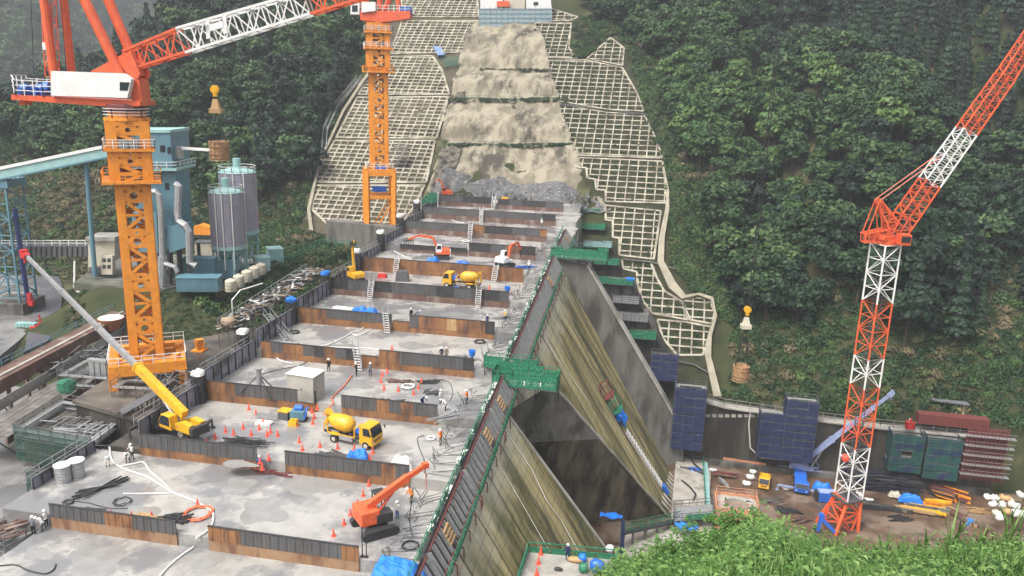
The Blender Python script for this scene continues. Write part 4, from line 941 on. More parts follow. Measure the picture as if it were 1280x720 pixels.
def excavator(loc, rz, label, body, boomp, tool='breaker', cabm=white, sw=0.0, s=1.0, boomm=None, cat='excavator', name='excavator'):
    t = thing(name, label, cat, loc, rz); t.scale = (s,)*3; boomm = boomm or body
    tracks(t, 3.0, 2.2, .5, .7)
    b = MB(); b.box((0,0,.55), (1.9,1.3,.35)); b.cyl((0,0,.7), (0,0,.95), .6, n=14); b.build('undercarriage', darkst, t)
    ca, sa = math.cos(sw), math.sin(sw)
    def rt(p): return (p[0]*ca-p[1]*sa, p[0]*sa+p[1]*ca, p[2])
    def pr(b, poly, y0, y1): b.prism([rt((x, y0, z)) for x, z in poly], Vec(rt((0, y1-y0, 0))))
    b = MB(); pr(b, [(-1.6,.95),(1.0,.95),(1.0,1.35),(.1,1.45),(-.2,1.95),(-1.45,1.95),(-1.65,1.6)], -1.1, 1.1); b.build('body', body, t, bevel=.06)
    b = MB(); pr(b, [(-1.75,.98),(-1.35,.98),(-1.35,1.8),(-1.7,1.7)], -1.05, 1.05); b.build('counterweight', cabm, t, bevel=.06)
    b = MB(); pr(b, [(.0,1.36),(1.05,1.36),(1.15,2.0),(.85,2.85),(.05,2.85),(-.1,2.0)], .25, 1.08); cb = b.build('cab', cabm, t, bevel=.05)
    b = MB(); pr(b, [(.1,2.0),(1.0,1.98),(.78,2.72),(.12,2.72)], 1.085, 1.10); pr(b, [(.1,2.0),(1.0,1.98),(.78,2.72),(.12,2.72)], .225, .245); b.build('side_window', glass, cb)
    b = MB(); b.ob(rt((1.165,.33,1.95)), rt((-.30,0,.8)), rt((0,.67,0)), rt((.02,0,.01))); b.build('windscreen', glass, cb)
    q = [Vec(rt((x, -.25, z))) for x, z in boomp]
    b = MB(); w_ = .34
    for i in range(len(q)-2): b.beam(q[i], q[i+1], w_, w_*1.25)
    b.build('boom', boomm, t); b = MB(); b.beam(q[-2], q[-1], w_*.8, w_); b.build('arm', boomm, t)
    b = MB(); k = q[0].lerp(q[1], .55); b.cyl(Vec(rt((.9,-.25,1.1))), k+Vec((0,0,-.12)), .09, n=8); m2 = q[-3].lerp(q[-2], .5)+Vec((0,0,.3)); b.cyl(m2, q[-2]+Vec((0,0,.3)), .08, n=8); b.cyl(q[-2].lerp(q[-1],.1)+Vec((0,0,.25)), q[-1]+Vec((0,0,.25)), .07, n=8); b.build('ram', galv, t)
    e = q[-1]; b = MB(); d = Vec(rt((1,0,0)))
    if tool == 'breaker': b.beam(e, e+Vec((0,0,-.9)), .42, .36); b.cyl(e+Vec((0,0,-.9)), e+Vec((0,0,-1.7)), .09, .03, 8); b.build('breaker', darkst, t)
    elif tool == 'rake':
        b.beam(e+d*-.9+Vec((0,0,-.2)), e+d*.9+Vec((0,0,-.2)), .22)
        for i in range(5): b.beam(e+d*(-.85+i*.42)+Vec((0,0,-.2)), e+d*(-.85+i*.42)+Vec((0,0,-1.5)), .14)
        b.build('vibrator_rack', darkst, t)
    elif tool == 'bucket':
        P = [(0,0),(.5,-.1),(.75,-.55),(.45,-.95),(-.1,-.85),(.1,-.5)]; b.prism([e+d*x+Vec((0,0,z))-Vec(rt((0,.45,0))) for x, z in P], Vec(rt((0,.9,0)))); b.build('bucket', darkst, t)
    return t
def mobile_crane(loc, rz, label, body, boomm, base, tip, tipm, slew, kind='rough', s=1.0, secs=(.34,.6,.82)):
    """carrier + slewing cab; base/tip are world points of the boom"""
    t = thing('mobile_crane', label, 'mobile crane', loc, rz)
    M4 = Matrix.Translation(Vec(loc)) @ Matrix.Rotation(rz, 4, 'Z'); Mi = M4.inverted()
    tracks_ = False; L = 7.2 if kind == 'rough' else 8.6; W_ = 2.4
    b = MB(); b.box((0,0,1.0), (L,W_*.9,.45)); b.box((L*.42,0,1.15), (L*.14,W_,.5)); b.box((-L*.42,0,1.15), (L*.14,W_,.5)); b.build('carrier', body if kind != 'rough' else darkst, t, bevel=.04)
    for x in ((-L*.27, L*.27) if kind == 'rough' else (-L*.36,-L*.2,L*.16,L*.34)):
        for y in (-W_*.46, W_*.46): wheel(t, x, y, .62 if kind == 'rough' else .52, .45)
    for x in (-L*.48, L*.48):
        b = MB(); out = 1.25 if kind == 'rough' else 2.9
        b.beam((x,-W_/2-out,.95), (x,W_/2+out,.95), .28, .3)
        for y in (-W_/2-out, W_/2+out): b.beam((x,y,.95), (x,y,.12), .16); b.cyl((x,y,.02), (x,y,.12), .32, n=10)
        b.build('outrigger', darkst if kind == 'rough' else lilac, t)
    if kind != 'rough': cab(t, L*.5-1.0, L*.5+.5, W_, .6, 2.15, blup, .25)
    bl = Mi @ Vec(base); tl_ = Mi @ Vec(tip); d = (tl_-bl); Lb = d.length; d.normalize(); hd = Vec((d.x, d.y, 0)).normalized(); sd = Vec((-hd.y, hd.x, 0)); c = Vec((bl.x, bl.y, 0))+hd*(.2)
    def pr(b, poly, y0, y1): b.prism([c+hd*x+sd*y0+Vec((0,0,z)) for x, z in poly], sd*(y1-y0))
    b = MB(); pr(b, [(-2.2,1.3),(1.6,1.3),(1.6,1.75),(.6,1.9),(-.8,2.5),(-2.3,2.4)], -1.0, -.35); pr(b, [(-2.2,1.3),(1.6,1.3),(1.6,1.7),(.6,1.9),(-.8,2.5),(-2.3,2.4)], .35, 1.0); b.cyl(c+Vec((0,0,1.15)), c+Vec((0,0,1.32)), .8, n=14); b.box(c+hd*-1.2+Vec((0,0,1.5)), (1.2,.9,.5), math.atan2(hd.y, hd.x)); b.build('turntable', body if kind == 'rough' else lilac, t, bevel=.04)
    b = MB(); pr(b, [(-2.9,1.25),(-2.25,1.25),(-2.25,2.2),(-2.8,2.2)], -1.1, 1.1); b.build('counterweight', darkst if kind == 'rough' else lilac, t, bevel=.05)
    b = MB(); pr(b, [(.3,1.35),(2.3,1.35),(2.45,2.0),(1.9,2.95),(.4,2.95)], .5, 1.5); cb = b.build('cab', body if kind == 'rough' else lilac, t, bevel=.05)
    b = MB(); pr(b, [(.5,1.75),(2.3,1.75),(2.33,2.05),(1.85,2.85),(.5,2.85)], 1.505, 1.52); pr(b, [(.5,1.75),(2.3,1.75),(2.33,2.05),(1.85,2.85),(.5,2.85)], .475, .495); b.build('side_window', glass, cb)
    b = MB(); b.ob(c+hd*2.46+sd*.58+Vec((0,0,2.0)), hd*-.55+Vec((0,0,.9)), sd*.84, hd*.02); b.build('windscreen', glass, cb)
    pv = bl; b = MB(); ms = [0]+list(secs)+[1]
    wds = [.85,.7,.58,.46] if kind != 'rough' else [.78,.52,.44,.36]
    for i in range(len(ms)-1):
        b = MB(); b.beam(pv+d*(Lb*ms[i]-(.3 if i else 0)), pv+d*(Lb*ms[i+1]), wds[i]*min(s,1) if s else wds[i], wds[i]*1.15*min(s,1) if s else wds[i])
        b.beam(pv+d*(Lb*ms[i+1]-.25), pv+d*(Lb*ms[i+1]+.02), wds[i]*1.18*min(s or 1,1), wds[i]*1.32*min(s or 1,1))
        b.build('boom_section', boomm[min(i, len(boomm)-1)], t)
    b = MB(); e = pv+d*Lb; b.beam(e-d*.2, e+d*.9, .7*s, .55*s); b.cyl(e+d*.6-sd*.4+Vec((0,0,.25)), e+d*.6+sd*.4+Vec((0,0,.25)), .28, n=10); b.cyl(e+d*.5-sd*.4+Vec((0,0,-.3)), e+d*.5+sd*.4+Vec((0,0,-.3)), .24, n=10); b.beam(e+d*.2, e+d*.5+Vec((0,0,-1.1)), .3); b.build('boom_head', tipm, t)
    b = MB(); b.cyl(c+hd*1.0+Vec((0,0,1.6)), pv+d*(min(5.0, Lb*.3))-Vec((0,0,.4)), .2, n=8); b.build('luffing_ram', galv, t)
    return t
# near concrete truck, far concrete truck
P = atz(441, 552, Zd(3)); mixer(P, R(-13), 'yellow concrete mixer truck with blue water tank parked behind the cones', 1.02)
P = atz(577, 359, Zd(7)); mixer(P, R(176), 'farther yellow concrete mixer truck in front of the rust orange formwork', 1.0)
# yellow mobile crane with long grey boom at the left edge
P = atz(215, 541, Zd(3)); bb = atz(231, 518, Zd(3)+2.9); bt = ati(33, 320, P+FH*14)
d_ = bt-bb; rz_ = math.atan2(d_.y, d_.x)
mobile_crane(P, rz_+.35, 'yellow mobile crane with long grey telescopic boom and red head', yellow, [yellow, galv, galv, galv], bb, bt, red, 0, secs=(.28,.52,.76))
# blue and lilac crane in the basin
P = atz(1000, 604, ZB); bb = atz(1006, 575, ZB+3.0); bt = ati(1112, 494, P-FH*1)
mobile_crane(P, math.atan2(-1, -.12), 'lilac boom crane with bright blue cab and spread outriggers in the basin', blup, [lilac, lilac, lilac, lilac], bb, bt, lilac, 0, 'truck', 1.25)
# excavators
P = atz(552, 323, Zd(8)); excavator(P, R(195), 'white cab excavator with long red arm carrying a dark vibrator rack', redor, [(.6,1.4),(1.7,4.0),(4.2,4.4),(6.3,3.6)], 'rake', white, s=1.0)
P = atz(631, 333, Zd(8)); excavator(P, R(62), 'pale excavator with orange red arm folded high, at the right deck edge', white, [(.6,1.4),(1.4,3.8),(3.4,4.1),(4.3,2.6)], 'breaker', white, boomm=redor, s=1.0)
P = atz(444, 352, Zd(7)); excavator(P, R(140), 'yellow excavator with its arm raised straight up at the left deck edge', yellow, [(.6,1.4),(1.1,4.2),(1.2,6.0),(.6,7.4)], 'bucket', yellow, s=.95)
P = atz(557, 247, Zd(12)); excavator(P, R(200), 'small red excavator at the foot of the rock slope', redor, [(.6,1.4),(1.0,4.0),(1.9,4.8),(2.9,4.0)], 'breaker', redor, s=.95)
# orange crawler crane (mini) with its own shape
P = atz(468, 662, Zd(2)); t = thing('crawler_crane', 'small bright orange crawler crane with boom reaching over the edge formwork', 'crawler crane', P, R(42)); t.scale = (1.22,)*3
tracks(t, 2.9, 2.4, .5, .7)
b = MB(); b.box((0,0,.6), (1.5,1.9,.3)); b.cyl((0,0,.7), (0,0,.95), .55, n=14); b.build('undercarriage', darkst, t)
b = MB(); b.box((-.6,.1,1.5), (1.5,2.0,1.15)); b.build('engine_cover', orange if False else redor, t, bevel=.1)
b = MB(); b.box((.5,-.5,1.3), (1.3,.9,.8)); b.build('body', darkst, t, bevel=.06)
b = MB(); 
for x in (.25, 1.0):
    for y in (.35, 1.0): b.beam((x,y,1.0), (x,y,2.7), .07)
b.box((.62,.67,2.72), (.9,.8,.06)); b.box((.45,.67,1.25), (.5,.5,.12)); b.box((.25,.67,1.5), (.1,.5,.5)); b.build('operator_frame', black, t)
pv = Vec((-.6,-.2,2.2)); e1 = Vec((2.6,-.35,3.9)); e2 = Vec((4.0,-.4,4.55)); b = MB(); b.beam(pv, e1, .42, .5); b.build('boom_section', redor, t); b = MB(); b.beam(e1, e2, .3, .36); b.build('boom_section', redor, t)
b = MB(); b.cyl((.3,-.3,1.7), (1.5,-.3,3.0), .11, n=8); b.build('luffing_ram', redor, t)
b = MB(); b.box(e2, (.5,.4,.4)); b.path([e2, e2+Vec((.15,0,-2.1))], .03, 4); b.build('boom_head', redor, t)

# ------------------------------------------------------------------ cones
b = MB(); b.box((0,0,.02), (.42,.42,.04)); b.lathe((0,0,.04), [(.155,0),(.125,.2),(.09,.40),(.045,.70),(.02,.72)], 12); cone_o = one('traffic_cone', b, conered, 'cone', 'traffic cone', 'red traffic cones on the decks'); CONE = Kind(cone_o)
def cones(i, pts, fmt):
    for n, (x, y) in enumerate(pts): CONE.put(atz(x, y, Zd(i)+.003), random.uniform(0,1), fmt % ORD[n] if '%s' in fmt else fmt, 'red traffic cones on the decks', 1.0)
cones(2, [(417,670),(430,656),(438,644),(447,633),(454,620),(461,607)], '%s red cone from the near end of the row beside the orange crawler crane')
cones(2, [(139,646),(165,648),(190,648)], '%s red cone from the left behind the nearest left formwork')
cones(2, [(247,632)], 'red cone beside the orange hose coil')
cones(3, [(258,556),(269,548),(282,540),(292,543),(304,536),(314,544),(324,537),(334,545)], '%s red cone from the left around the dark scrap iron')
cones(3, [(311,512),(320,519),(329,530),(338,541),(347,545)], '%s red cone from the far end of the slanting line by the yellow lidded box')
cones(3, [(374,553),(378,563),(400,559),(422,561),(443,563),(466,567),(462,575)], '%s red cone from the left between the near truck and the formwork')
cones(3, [(390,516),(393,523),(391,530),(371,533)], '%s red cone from the far end right of the teal generator')
cones(3, [(336,575),(325,579),(328,587)], '%s red cone at the right end of the clean grey formwork')
cones(4, [(476,478),(480,487),(478,470),(498,489),(517,493),(523,486),(527,479),(484,466),(397,512)], '%s red cone counted in the group around the plank stacks in the middle')
cones(5, [(490,437),(404,443)], '%s pale red cone on the deck beside the two workers')
cones(7, [(504,362),(612,361)], '%s small red cone by the far yellow truck')
# ------------------------------------------------------------------ people on the decks
W_ = worker
W_(atz(160, 578, Zd(2)), R(200), 'worker in black trousers and white jacket at the left deck corner', 'BEND', 'white', 'black')
W_(atz(166, 574, Zd(2)), R(160), 'worker in white overall standing close behind a bending worker', 'REACH', 'white', 'black')
W_(atz(135, 583, Zd(2)), R(220), 'crouching worker in white shirt beside the silver drums', 'BEND', 'white', 'white')
W_(atz(42, 668, Zd(1)), R(0), 'worker with white helmet standing below the scaffold at lower left', 'STAND', 'grey', 'black')
W_(atz(53, 664, Zd(1)), R(90), 'worker in white jacket bending against the formwork end at lower left', 'BEND', 'white', 'grey')
W_(atz(59, 660, Zd(1)), R(80), 'worker in black and white jacket at the formwork end at lower left', 'REACH', 'black', 'black', vest='white')
W_(atz(325, 590, Zd(2)), R(10), 'worker in blue jacket and red trousers at the gap of the second row', 'STAND', 'blue', 'orange')
W_(atz(497, 648, Zd(2)), R(150), 'worker in pale shirt and blue trousers beside the orange crawler crane', 'STAND', 'white', 'blue')
W_(atz(528, 508, Zd(4)), R(250), 'worker in dark blue bending behind the two rusty strips', 'BEND', 'navy', 'navy')
W_(atz(551, 505, Zd(4)), R(60), 'worker in white standing near the edge sacks by the near truck', 'STAND', 'white', 'grey')
W_(atz(557, 513, Zd(4)), R(90), 'worker in white and black stooping at the edge sacks', 'BEND', 'white', 'black')
W_(atz(552, 450, Zd(5)), R(190), 'worker in black jacket, left of a pair on the middle deck', 'STAND', 'black', 'grey')
W_(atz(558, 450, Zd(5)), R(170), 'worker in cream jacket, right of a pair on the middle deck', 'STAND', 'khaki', 'navy')
W_(atz(411, 465, Zd(4)), R(20), 'worker in black alone in front of the patchwork formwork', 'WALK', 'black', 'black')
W_(atz(446, 470, Zd(4)), R(90), 'worker in black at the foot of the steep ladder', 'REACH', 'black', 'black')
W_(atz(463, 470, Zd(4)), R(200), 'worker in grey standing right of the steep ladder', 'STAND', 'grey', 'navy')
W_(atz(514, 400, Zd(6)), R(60), 'left one of two dark workers behind the low formwork gap', 'STAND', 'black', 'black')
W_(atz(520, 399, Zd(6)), R(300), 'right one of two dark workers behind the low formwork gap', 'BEND', 'grey', 'black')
W_(atz(609, 408, Zd(6)), R(0), 'worker with white helmet behind the right end of the brown formwork', 'STAND', 'navy', 'navy')
W_(atz(632, 402, Zd(6)), R(120), 'worker in yellow vest on the edge formwork by the ladder', 'REACH', 'orange', 'navy', vest='yellow')
W_(atz(677, 284, Zd(10)), R(0), 'tiny worker in white at the far right edge of the decks', 'STAND', 'white', 'grey')
W_(atz(661, 338, Zd(8)), R(0), 'tiny worker beside the blue pipes at the right deck edge', 'STAND', 'white', 'navy')
for px, py, v, lb in ((612,488,86,'orange vested worker leaning on the edge formwork before the green platform'),(700,552,73,'')):
    if lb: W_(atz(584, 505, Zd(4)), R(90), lb, 'REACH', 'orange', 'navy', vest='orange')
W_(atz(551, 556, Zd(3)), R(60), 'orange jacketed worker at the edge formwork right of the near truck', 'REACH', 'orange', 'khaki')
W_(atz(514, 628, Zd(2)), R(60), 'orange jacketed worker under the crawler crane boom tip', 'BEND', 'orange', 'khaki')
# ------------------------------------------------------------------ clutter on the decks
def dz(px, py, i): return atz(px, py, Zd(i))
P = dz(383, 497, 4); b = MB(); b.box((0,0,1.6), (3.6,2.6,3.2)); b.box((0,0,3.23), (3.75,2.75,.1)); t = thing('white_cabin', 'plain white box cabin standing on the deck behind the grey formwork', 'site cabin', P, -.12); b.build('shell', conc_l, t); b = MB(); b.box((0,0,3.32), (3.8,2.8,.06)); b.build('roof', white, t); b = MB(); b.box((.2,-1.31,1.6), (.12,.05,.3)); b.build('door_handle', darkst, t)
P = dz(325, 494, 4); t = thing('survey_post', 'grey post with flat cap and slanting braces on the third deck', 'post', P); b = MB(); b.cyl((0,0,0), (0,0,3.4), .32, n=12); b.cyl((0,0,3.4), (0,0,3.55), .5, n=12); b.build('post', galv, t)
for a in (200, 330, 80): b = MB(); b.beam((0,0,2.7), (2.6*math.cos(R(a)),2.6*math.sin(R(a)),.03), .1); b.build('brace', darkst, t)
P = dz(366, 526, 3); t = thing('generator', 'blue and teal pump set beside the yellow topped tank box', 'pump set', P, .1)
b = MB(); b.box((.6,.3,.75), (1.7,1.2,1.1)); b.build('body', teal, t, bevel=.06); b = MB(); b.cyl((.2,.4,1.5), (1.1,.4,1.5), .38, n=12); b.build('drum', blup, t); b = MB(); b.box((.6,.3,.12), (1.9,1.3,.22)); b.build('skid', black, t); b = MB(); b.path([(1.3,.4,1.2),(1.7,.4,1.7),(1.7,-.2,1.2),(1.5,-.4,.5)], .1, 6); b.build('hose', blup, t)
P = dz(357, 523, 3); t = thing('tank_box', 'grey tank box with a yellow lid on the third deck', 'tank', P, -.1); b = MB(); b.box((0,0,.5), (1.3,1.2,1.0)); b.build('body', steel, t); b = MB(); b.box((0,0,1.05), (1.4,1.3,.12)); b.build('lid', yellow, t)
P = dz(367, 532, 3); b = MB(); b.box((0,0,.35), (1.0,.7,.5)); b.cyl((-.2,-.2,.6), (-.2,.2,.6), .25); b.box((.3,0,.7), (.35,.4,.3)); b.box((0,0,.06), (1.1,.8,.1)); one('water_pump', b, yellow, 'small yellow pump in front of the yellow topped tank box', 'pump', world_at=None).location = P
P = dz(336, 521, 3); b = MB(); 
for k in range(7): b.box((random.uniform(-.2,.2), k*.22-.7, .12+.05*(k % 2)), (3.0,.16,.08), random.uniform(-.06,.06))
for x in (-1, 1): b.box((x,0,.04), (.12,1.8,.08))
o = one('plank_stack', b, galv, 'grey plank stack left of the yellow topped tank box', 'planks'); o.location = P
P = dz(330, 530, 3); b = MB(); b.box((0,0,.12), (1.9,1.0,.24)); b.box((0,0,.27), (1.7,.9,.06)); o = one('white_board_pile', b, bagw, 'white boards lying flat among cones in front of a plank stack', 'boards'); o.location = P
def rods(name, px, py, i, n, L, sp, label, m, rz=0., cat='scrap iron', r=.05):
    P = dz(px, py, i); b = MB()
    for k in range(n):
        a = rz+random.gauss(0, .25); x, y = random.uniform(-sp, sp), random.uniform(-sp*.45, sp*.45); l = L*random.uniform(.5, 1.1)/2; z = .05+random.random()*.3
        b.beam((x-l*math.cos(a), y-l*math.sin(a), z), (x+l*math.cos(a), y+l*math.sin(a), z+random.uniform(-.04,.12)), r*random.uniform(.8,2.5), r*random.uniform(1,2))
    o = one(name, b, m, label, cat); o.location = P; return o
rods('scrap_heap', 308, 555, 3, 34, 3.2, 1.8, 'heap of dark iron bars among the cones on the third deck', black)
rods('scrap_heap', 117, 641, 2, 26, 1.6, .8, 'heap of black scrap on the nearest deck behind the rust orange bay', black)
rods('rebar_bundle', 340, 594, 2, 9, 3.6, .9, 'bundle of reddish bars in the gap between formwork panels of the second row', redbr, .0, 'steel bars')
rods('plank_heap', 500, 478, 4, 12, 2.6, .7, 'brown planks in a low pile in the middle deck among cones', rust, 0.1, 'planks', .09)
rods('plank_heap', 536, 479, 4, 12, 2.2, .8, 'dark planks nearer the edge formwork on the middle deck', darkst, .15, 'planks', .09)
rods('plank_heap', 419, 571, 3, 12, 4.2, 1.1, 'long grey planks just behind the formwork left of a blue tarp', steel, -.05, 'planks', .1)
rods('tool_heap', 482, 503, 4, 14, 1.2, .6, 'rusty brown tool heap behind the two rusty strips, left one', rust, .2, 'tools', .08)
rods('tool_heap', 503, 505, 4, 14, 1.2, .8, 'black and rust tool heap left of the worker in dark blue', black, .2, 'tools', .08)
rods('pipe_bundle', 556, 525, 4, 16, 3.6, .8, 'grey pipes leaning in a tangle at the right end of the rusty strip formwork', galv, .8, 'pipes', .05)
rods('pipe_bundle', 628, 398, 6, 10, 3.0, .5, 'grey pipes in a tangle left of the yellow vested worker', galv, .8, 'pipes', .05)
rods('pipe_bundle', 656, 335, 8, 12, 4.0, .7, 'blue pipes lying across the right deck edge by the excavators', blup, .6, 'pipes', .07)
rods('tool_heap', 219, 650, 2, 26, 1.5, 1.0, 'dark tools and wheels piled beside the orange hose coil', black, .4, 'tools', .09)
rods('board_rack', 186, 648, 2, 16, 2.6, .5, 'pale slatted rack between cones behind the nearest formwork', wood, .0, 'rack', .06)
rods('bar_strip', 125, 612, 2, 14, 5.5, .25, 'long black strip of bars lying diagonally on the nearest deck', black, .95, 'steel bars', .06)
rods('tool_heap', 540, 492, 4, 16, 1.1, .9, 'small grey tools scattered before the edge formwork on the middle deck', steel, .6, 'tools', .07)
rods('tool_heap', 574, 448, 5, 14, 2.0, .6, 'grey tools by the blue bucket at the deck edge', galv, .9, 'tools', .06)
# coils and hoses
def coil(px, py, i, r, n, tr, m, label, sq=.1):
    P = dz(px, py, i); b = MB(); pts = []
    for k in range(n*14): a = 2*PI*k/14; q = r*(1-.3*random.random()*.5+sq*math.sin(a*.37)); pts.append(P+Vec((q*math.cos(a), q*math.sin(a), tr+.12*random.random()+.05*(k/14)/n)))
    b.path(pts, tr, 5); return one('hose_coil', b, m, label, 'hose', world_at=P)
coil(248, 643, 2, 1.35, 6, .07, hoseo, 'coil of orange hose beside the near formwork gap'); coil(153, 628, 2, .8, 2, .05, cable, 'loose coil of black cable on the nearest deck'); coil(513, 683, 2, .8, 3, .04, cable, 'black cable coil near the blue tarp at the dam edge'); coil(85, 629, 2, .45, 5, .06, darkst, 'round dark reel of cable at the nearest deck corner')
coil(600, 428, 5, .8, 3, .08, black, 'black hose ring before the brown formwork at the edge'); coil(368, 416, 5, .75, 3, .08, black, 'black hose ring beside the blue topped shaft'); coil(510, 484, 4, .8, 2, .09, bagw, 'white hose ring beside the plank piles'); coil(539, 549, 3, .45, 4, .07, bagw, 'white cable reel right of the near truck'); coil(582, 302, 9, .9, 2, .08, hosew, 'pale hose ring on the deck above the excavators')
def hose(pts, i, r, m, label, cat='hose', z=0.):
    P = [dz(x, y, i)+Vec((0,0,r+z)) for x, y in pts]; Q = []
    for k in range(len(P)-1):
        p0, p1, p2, p3 = P[max(k-1,0)], P[k], P[k+1], P[min(k+2,len(P)-1)]
        for s_ in range(6):
            t = s_/6; Q.append(.5*((2*p1)+(p2-p0)*t+(2*p0-5*p1+4*p2-p3)*t*t+(-p0+3*p1-3*p2+p3)*t**3))
    Q.append(P[-1]); b = MB(); b.path(Q, r, 6); return one('hose' if cat == 'hose' else 'cable', b, m, label, cat, world_at=P[0])
hose([(137,560),(141,578),(158,588),(186,598),(215,616),(240,626),(262,638),(267,648),(262,662),(245,674)], 2, .10, hosew, 'white hose sweeping across the nearest deck from the left corner to the gap')
hose([(150,584),(170,580),(180,579),(188,590),(204,604),(216,617)], 2, .09, hosew, 'white hose loop joining the long white hose on the nearest deck'); hose([(154,618),(180,618),(214,617)], 2, .08, hosew, 'straight white hose lying level on the nearest deck')
hose([(242,685),(225,697),(210,710),(198,724)], 1, .10, hosew, 'white hose running out of the bottom of the picture')
hose([(440,470),(431,482),(424,489),(415,499),(417,505),(408,513),(404,519)], 4, .09, hoseo, 'red zigzag hose on the bright strip of the middle deck')
hose([(455,398),(453,412),(441,416),(431,422),(415,430),(400,434)], 5, .10, hosew, 'white hose hanging from the blue covers and curving left over the deck'); hose([(470,395),(466,408),(458,416),(447,420),(440,418)], 5, .09, hosew, 'second white hose right of the blue covers'); hose([(400,434),(430,435),(462,436),(490,441),(515,447)], 5, .08, hosew, 'white hose lying along the back of the patchwork formwork')
hose([(300,428),(312,440),(330,441),(345,448),(352,452),(366,455)], 4, .10, hosew, 'white hose loop under the patchwork formwork'); hose([(320,470),(350,462),(372,458),(385,452)], 4, .05, cable, 'black cable running from the survey post to the white box', 'cable')
hose([(530,545),(522,548),(524,560),(530,575),(531,590)], 3, .04, cable, 'thin black cable near the right end of the near truck deck', 'cable'); hose([(0,708),(20,707),(36,714),(56,718),(67,713),(70,706)], 1, .06, cable, 'black cable curving across the bottom left deck', 'cable'); hose([(92,627),(110,629),(125,633),(140,636),(160,636)], 2, .04, cable, 'thin black cable leading from the round reel', 'cable')
hose([(545,610),(520,600),(515,625),(512,650),(516,672)], 2, .04, cable, 'thin black cable hanging beside the crawler crane', 'cable')
hose([(541,474),(556,476),(563,480),(566,492),(562,502)], 4, .04, cable, 'thin black cable by the far cones of the middle deck', 'cable')
hose([(560,262),(563,270),(566,276),(580,279)], 10, .08, hosew, 'white hose hanging over the third formwork from the rock'); hose([(474,306),(485,310),(500,318),(520,328)], 8, .08, hosew, 'pale hose across the pale far deck')
# standing water on the slabs
pud = mat('puddle_water', (.20,.196,.185), (.25,.243,.228), .8, .05, spec=.6)
for k, (x, y, i, r_, e) in enumerate([(400,602,2,2.6,1.5),(300,606,2,1.8,1.2),(180,640,2,1.5,1.0),(330,640,2,2.2,1.3),(120,700,1,2.4,1.3),(48,693,1,1.4,.8),(250,700,1,1.8,.9),(490,560,3,1.8,1.0),(300,580,3,1.5,.7),(430,518,3,1.6,.8),(450,482,4,1.6,.9),(560,470,4,1.4,1.0),(430,434,5,2.2,.8),(520,432,5,2.2,.9),(450,382,6,2.2,.8),(570,393,6,2.0,.8),(615,361,7,1.2,.7),(500,318,8,2.0,.8),(610,331,8,1.3,.6)]):
    P = dz(x, y, i); b = MB(); n = 30; f1, f2 = random.uniform(0,6), random.uniform(0,6)
    b.face([P+Vec((r_*math.cos(2*PI*q/n)*(1+.28*math.sin(2*2*PI*q/n+f1)+.16*math.sin(5*2*PI*q/n+f2)+random.uniform(-.05,.05)), e*r_*.8*math.sin(2*PI*q/n)*(1+.25*math.sin(3*2*PI*q/n+f2)+random.uniform(-.06,.06)), .004)) for q in range(n)]); tag(b.build('puddle', pud), kind='structure')
# blue covers and tarps
def cover(px, py, i, d, label, m=blue, rz=0, name='tarp_cover', cat='tarp'):
    P = dz(px, py, i); b = MB(); b.drape((0,0,0), d) if 'tarp' in name or 'cover' in name or 'sheet' in name or 'bundle' in name or 'stack' in name else b.box((0,0,d[2]/2), (d[0]*.9,d[1]*.9,d[2]), taper=.8); o = one(name, b, m, label, cat, bevel=0 if 'tarp' in name else 0); o.location = P; o.rotation_euler.z = rz; return o
cover(149, 650, 2, (1.1,.8,.7), 'small round blue cover between cones behind the nearest formwork'); cover(448, 575, 3, (2.2,1.7,1.3), 'bright blue tarp behind the formwork below the near truck')
cover(449, 392, 6, (2.4,1.3,1.3), 'left one of two blue covers on the deck edge, with a dark hollow'); cover(463, 393, 6, (2.2,1.3,1.2), 'right one of two blue covers on the deck edge'); cover(540, 328, 8, (2.2,2.0,1.1), 'crumpled blue tarp below the breaker excavator'); cover(578, 330, 8, (2.6,1.4,.7), 'flat pale blue tarp bundle between the two excavators', blup)
cover(503, 586, 3, (2.4,1.3,1.6), 'white wrapped stack at the right end of the second row formwork', bagw, 0, 'wrapped_stack', 'wrapped stack'); cover(432, 386, 6, (4.5,.9,.4), 'long white sheet on the deck left of the blue covers', bagw, 0, 'white_sheet', 'sheet'); cover(361, 436, 5, (3.4,1.6,.9), 'white framed rack behind the patchwork formwork', galv, 0, 'white_rack', 'rack'); cover(588, 366, 7, (1.9,1.1,.7), 'white bundle in front of the far yellow truck', bagw, 0, 'white_bundle', 'bundle')
cover(569, 364, 7, (1.8,1.0,.9), 'dark blue machine cover left of the white bundle', blup, 0, 'machine_cover', 'cover'); cover(478, 347, 7, (1.9,1.0,.7), 'red machine lying on the far truck deck', red, 0, 'compactor', 'machine'); cover(503, 351, 7, (2.6,1.8,1.8), 'grey compressor with red top on the far truck deck', steel, .2, 'compressor', 'compressor'); cover(526, 360, 7, (2.8,1.5,.5), 'grey pallet of plates beside the compressor', steel, .2, 'plate_pallet', 'pallet')
cover(594, 252, 12, (1.2,.9,1.0), 'tiny blue drum by the last formwork', blup, 0, 'drum', 'drum'); cover(631, 253, 12, (2.2,1.1,1.2), 'small yellow machine at the rock foot', yellow, 0, 'compactor', 'machine')
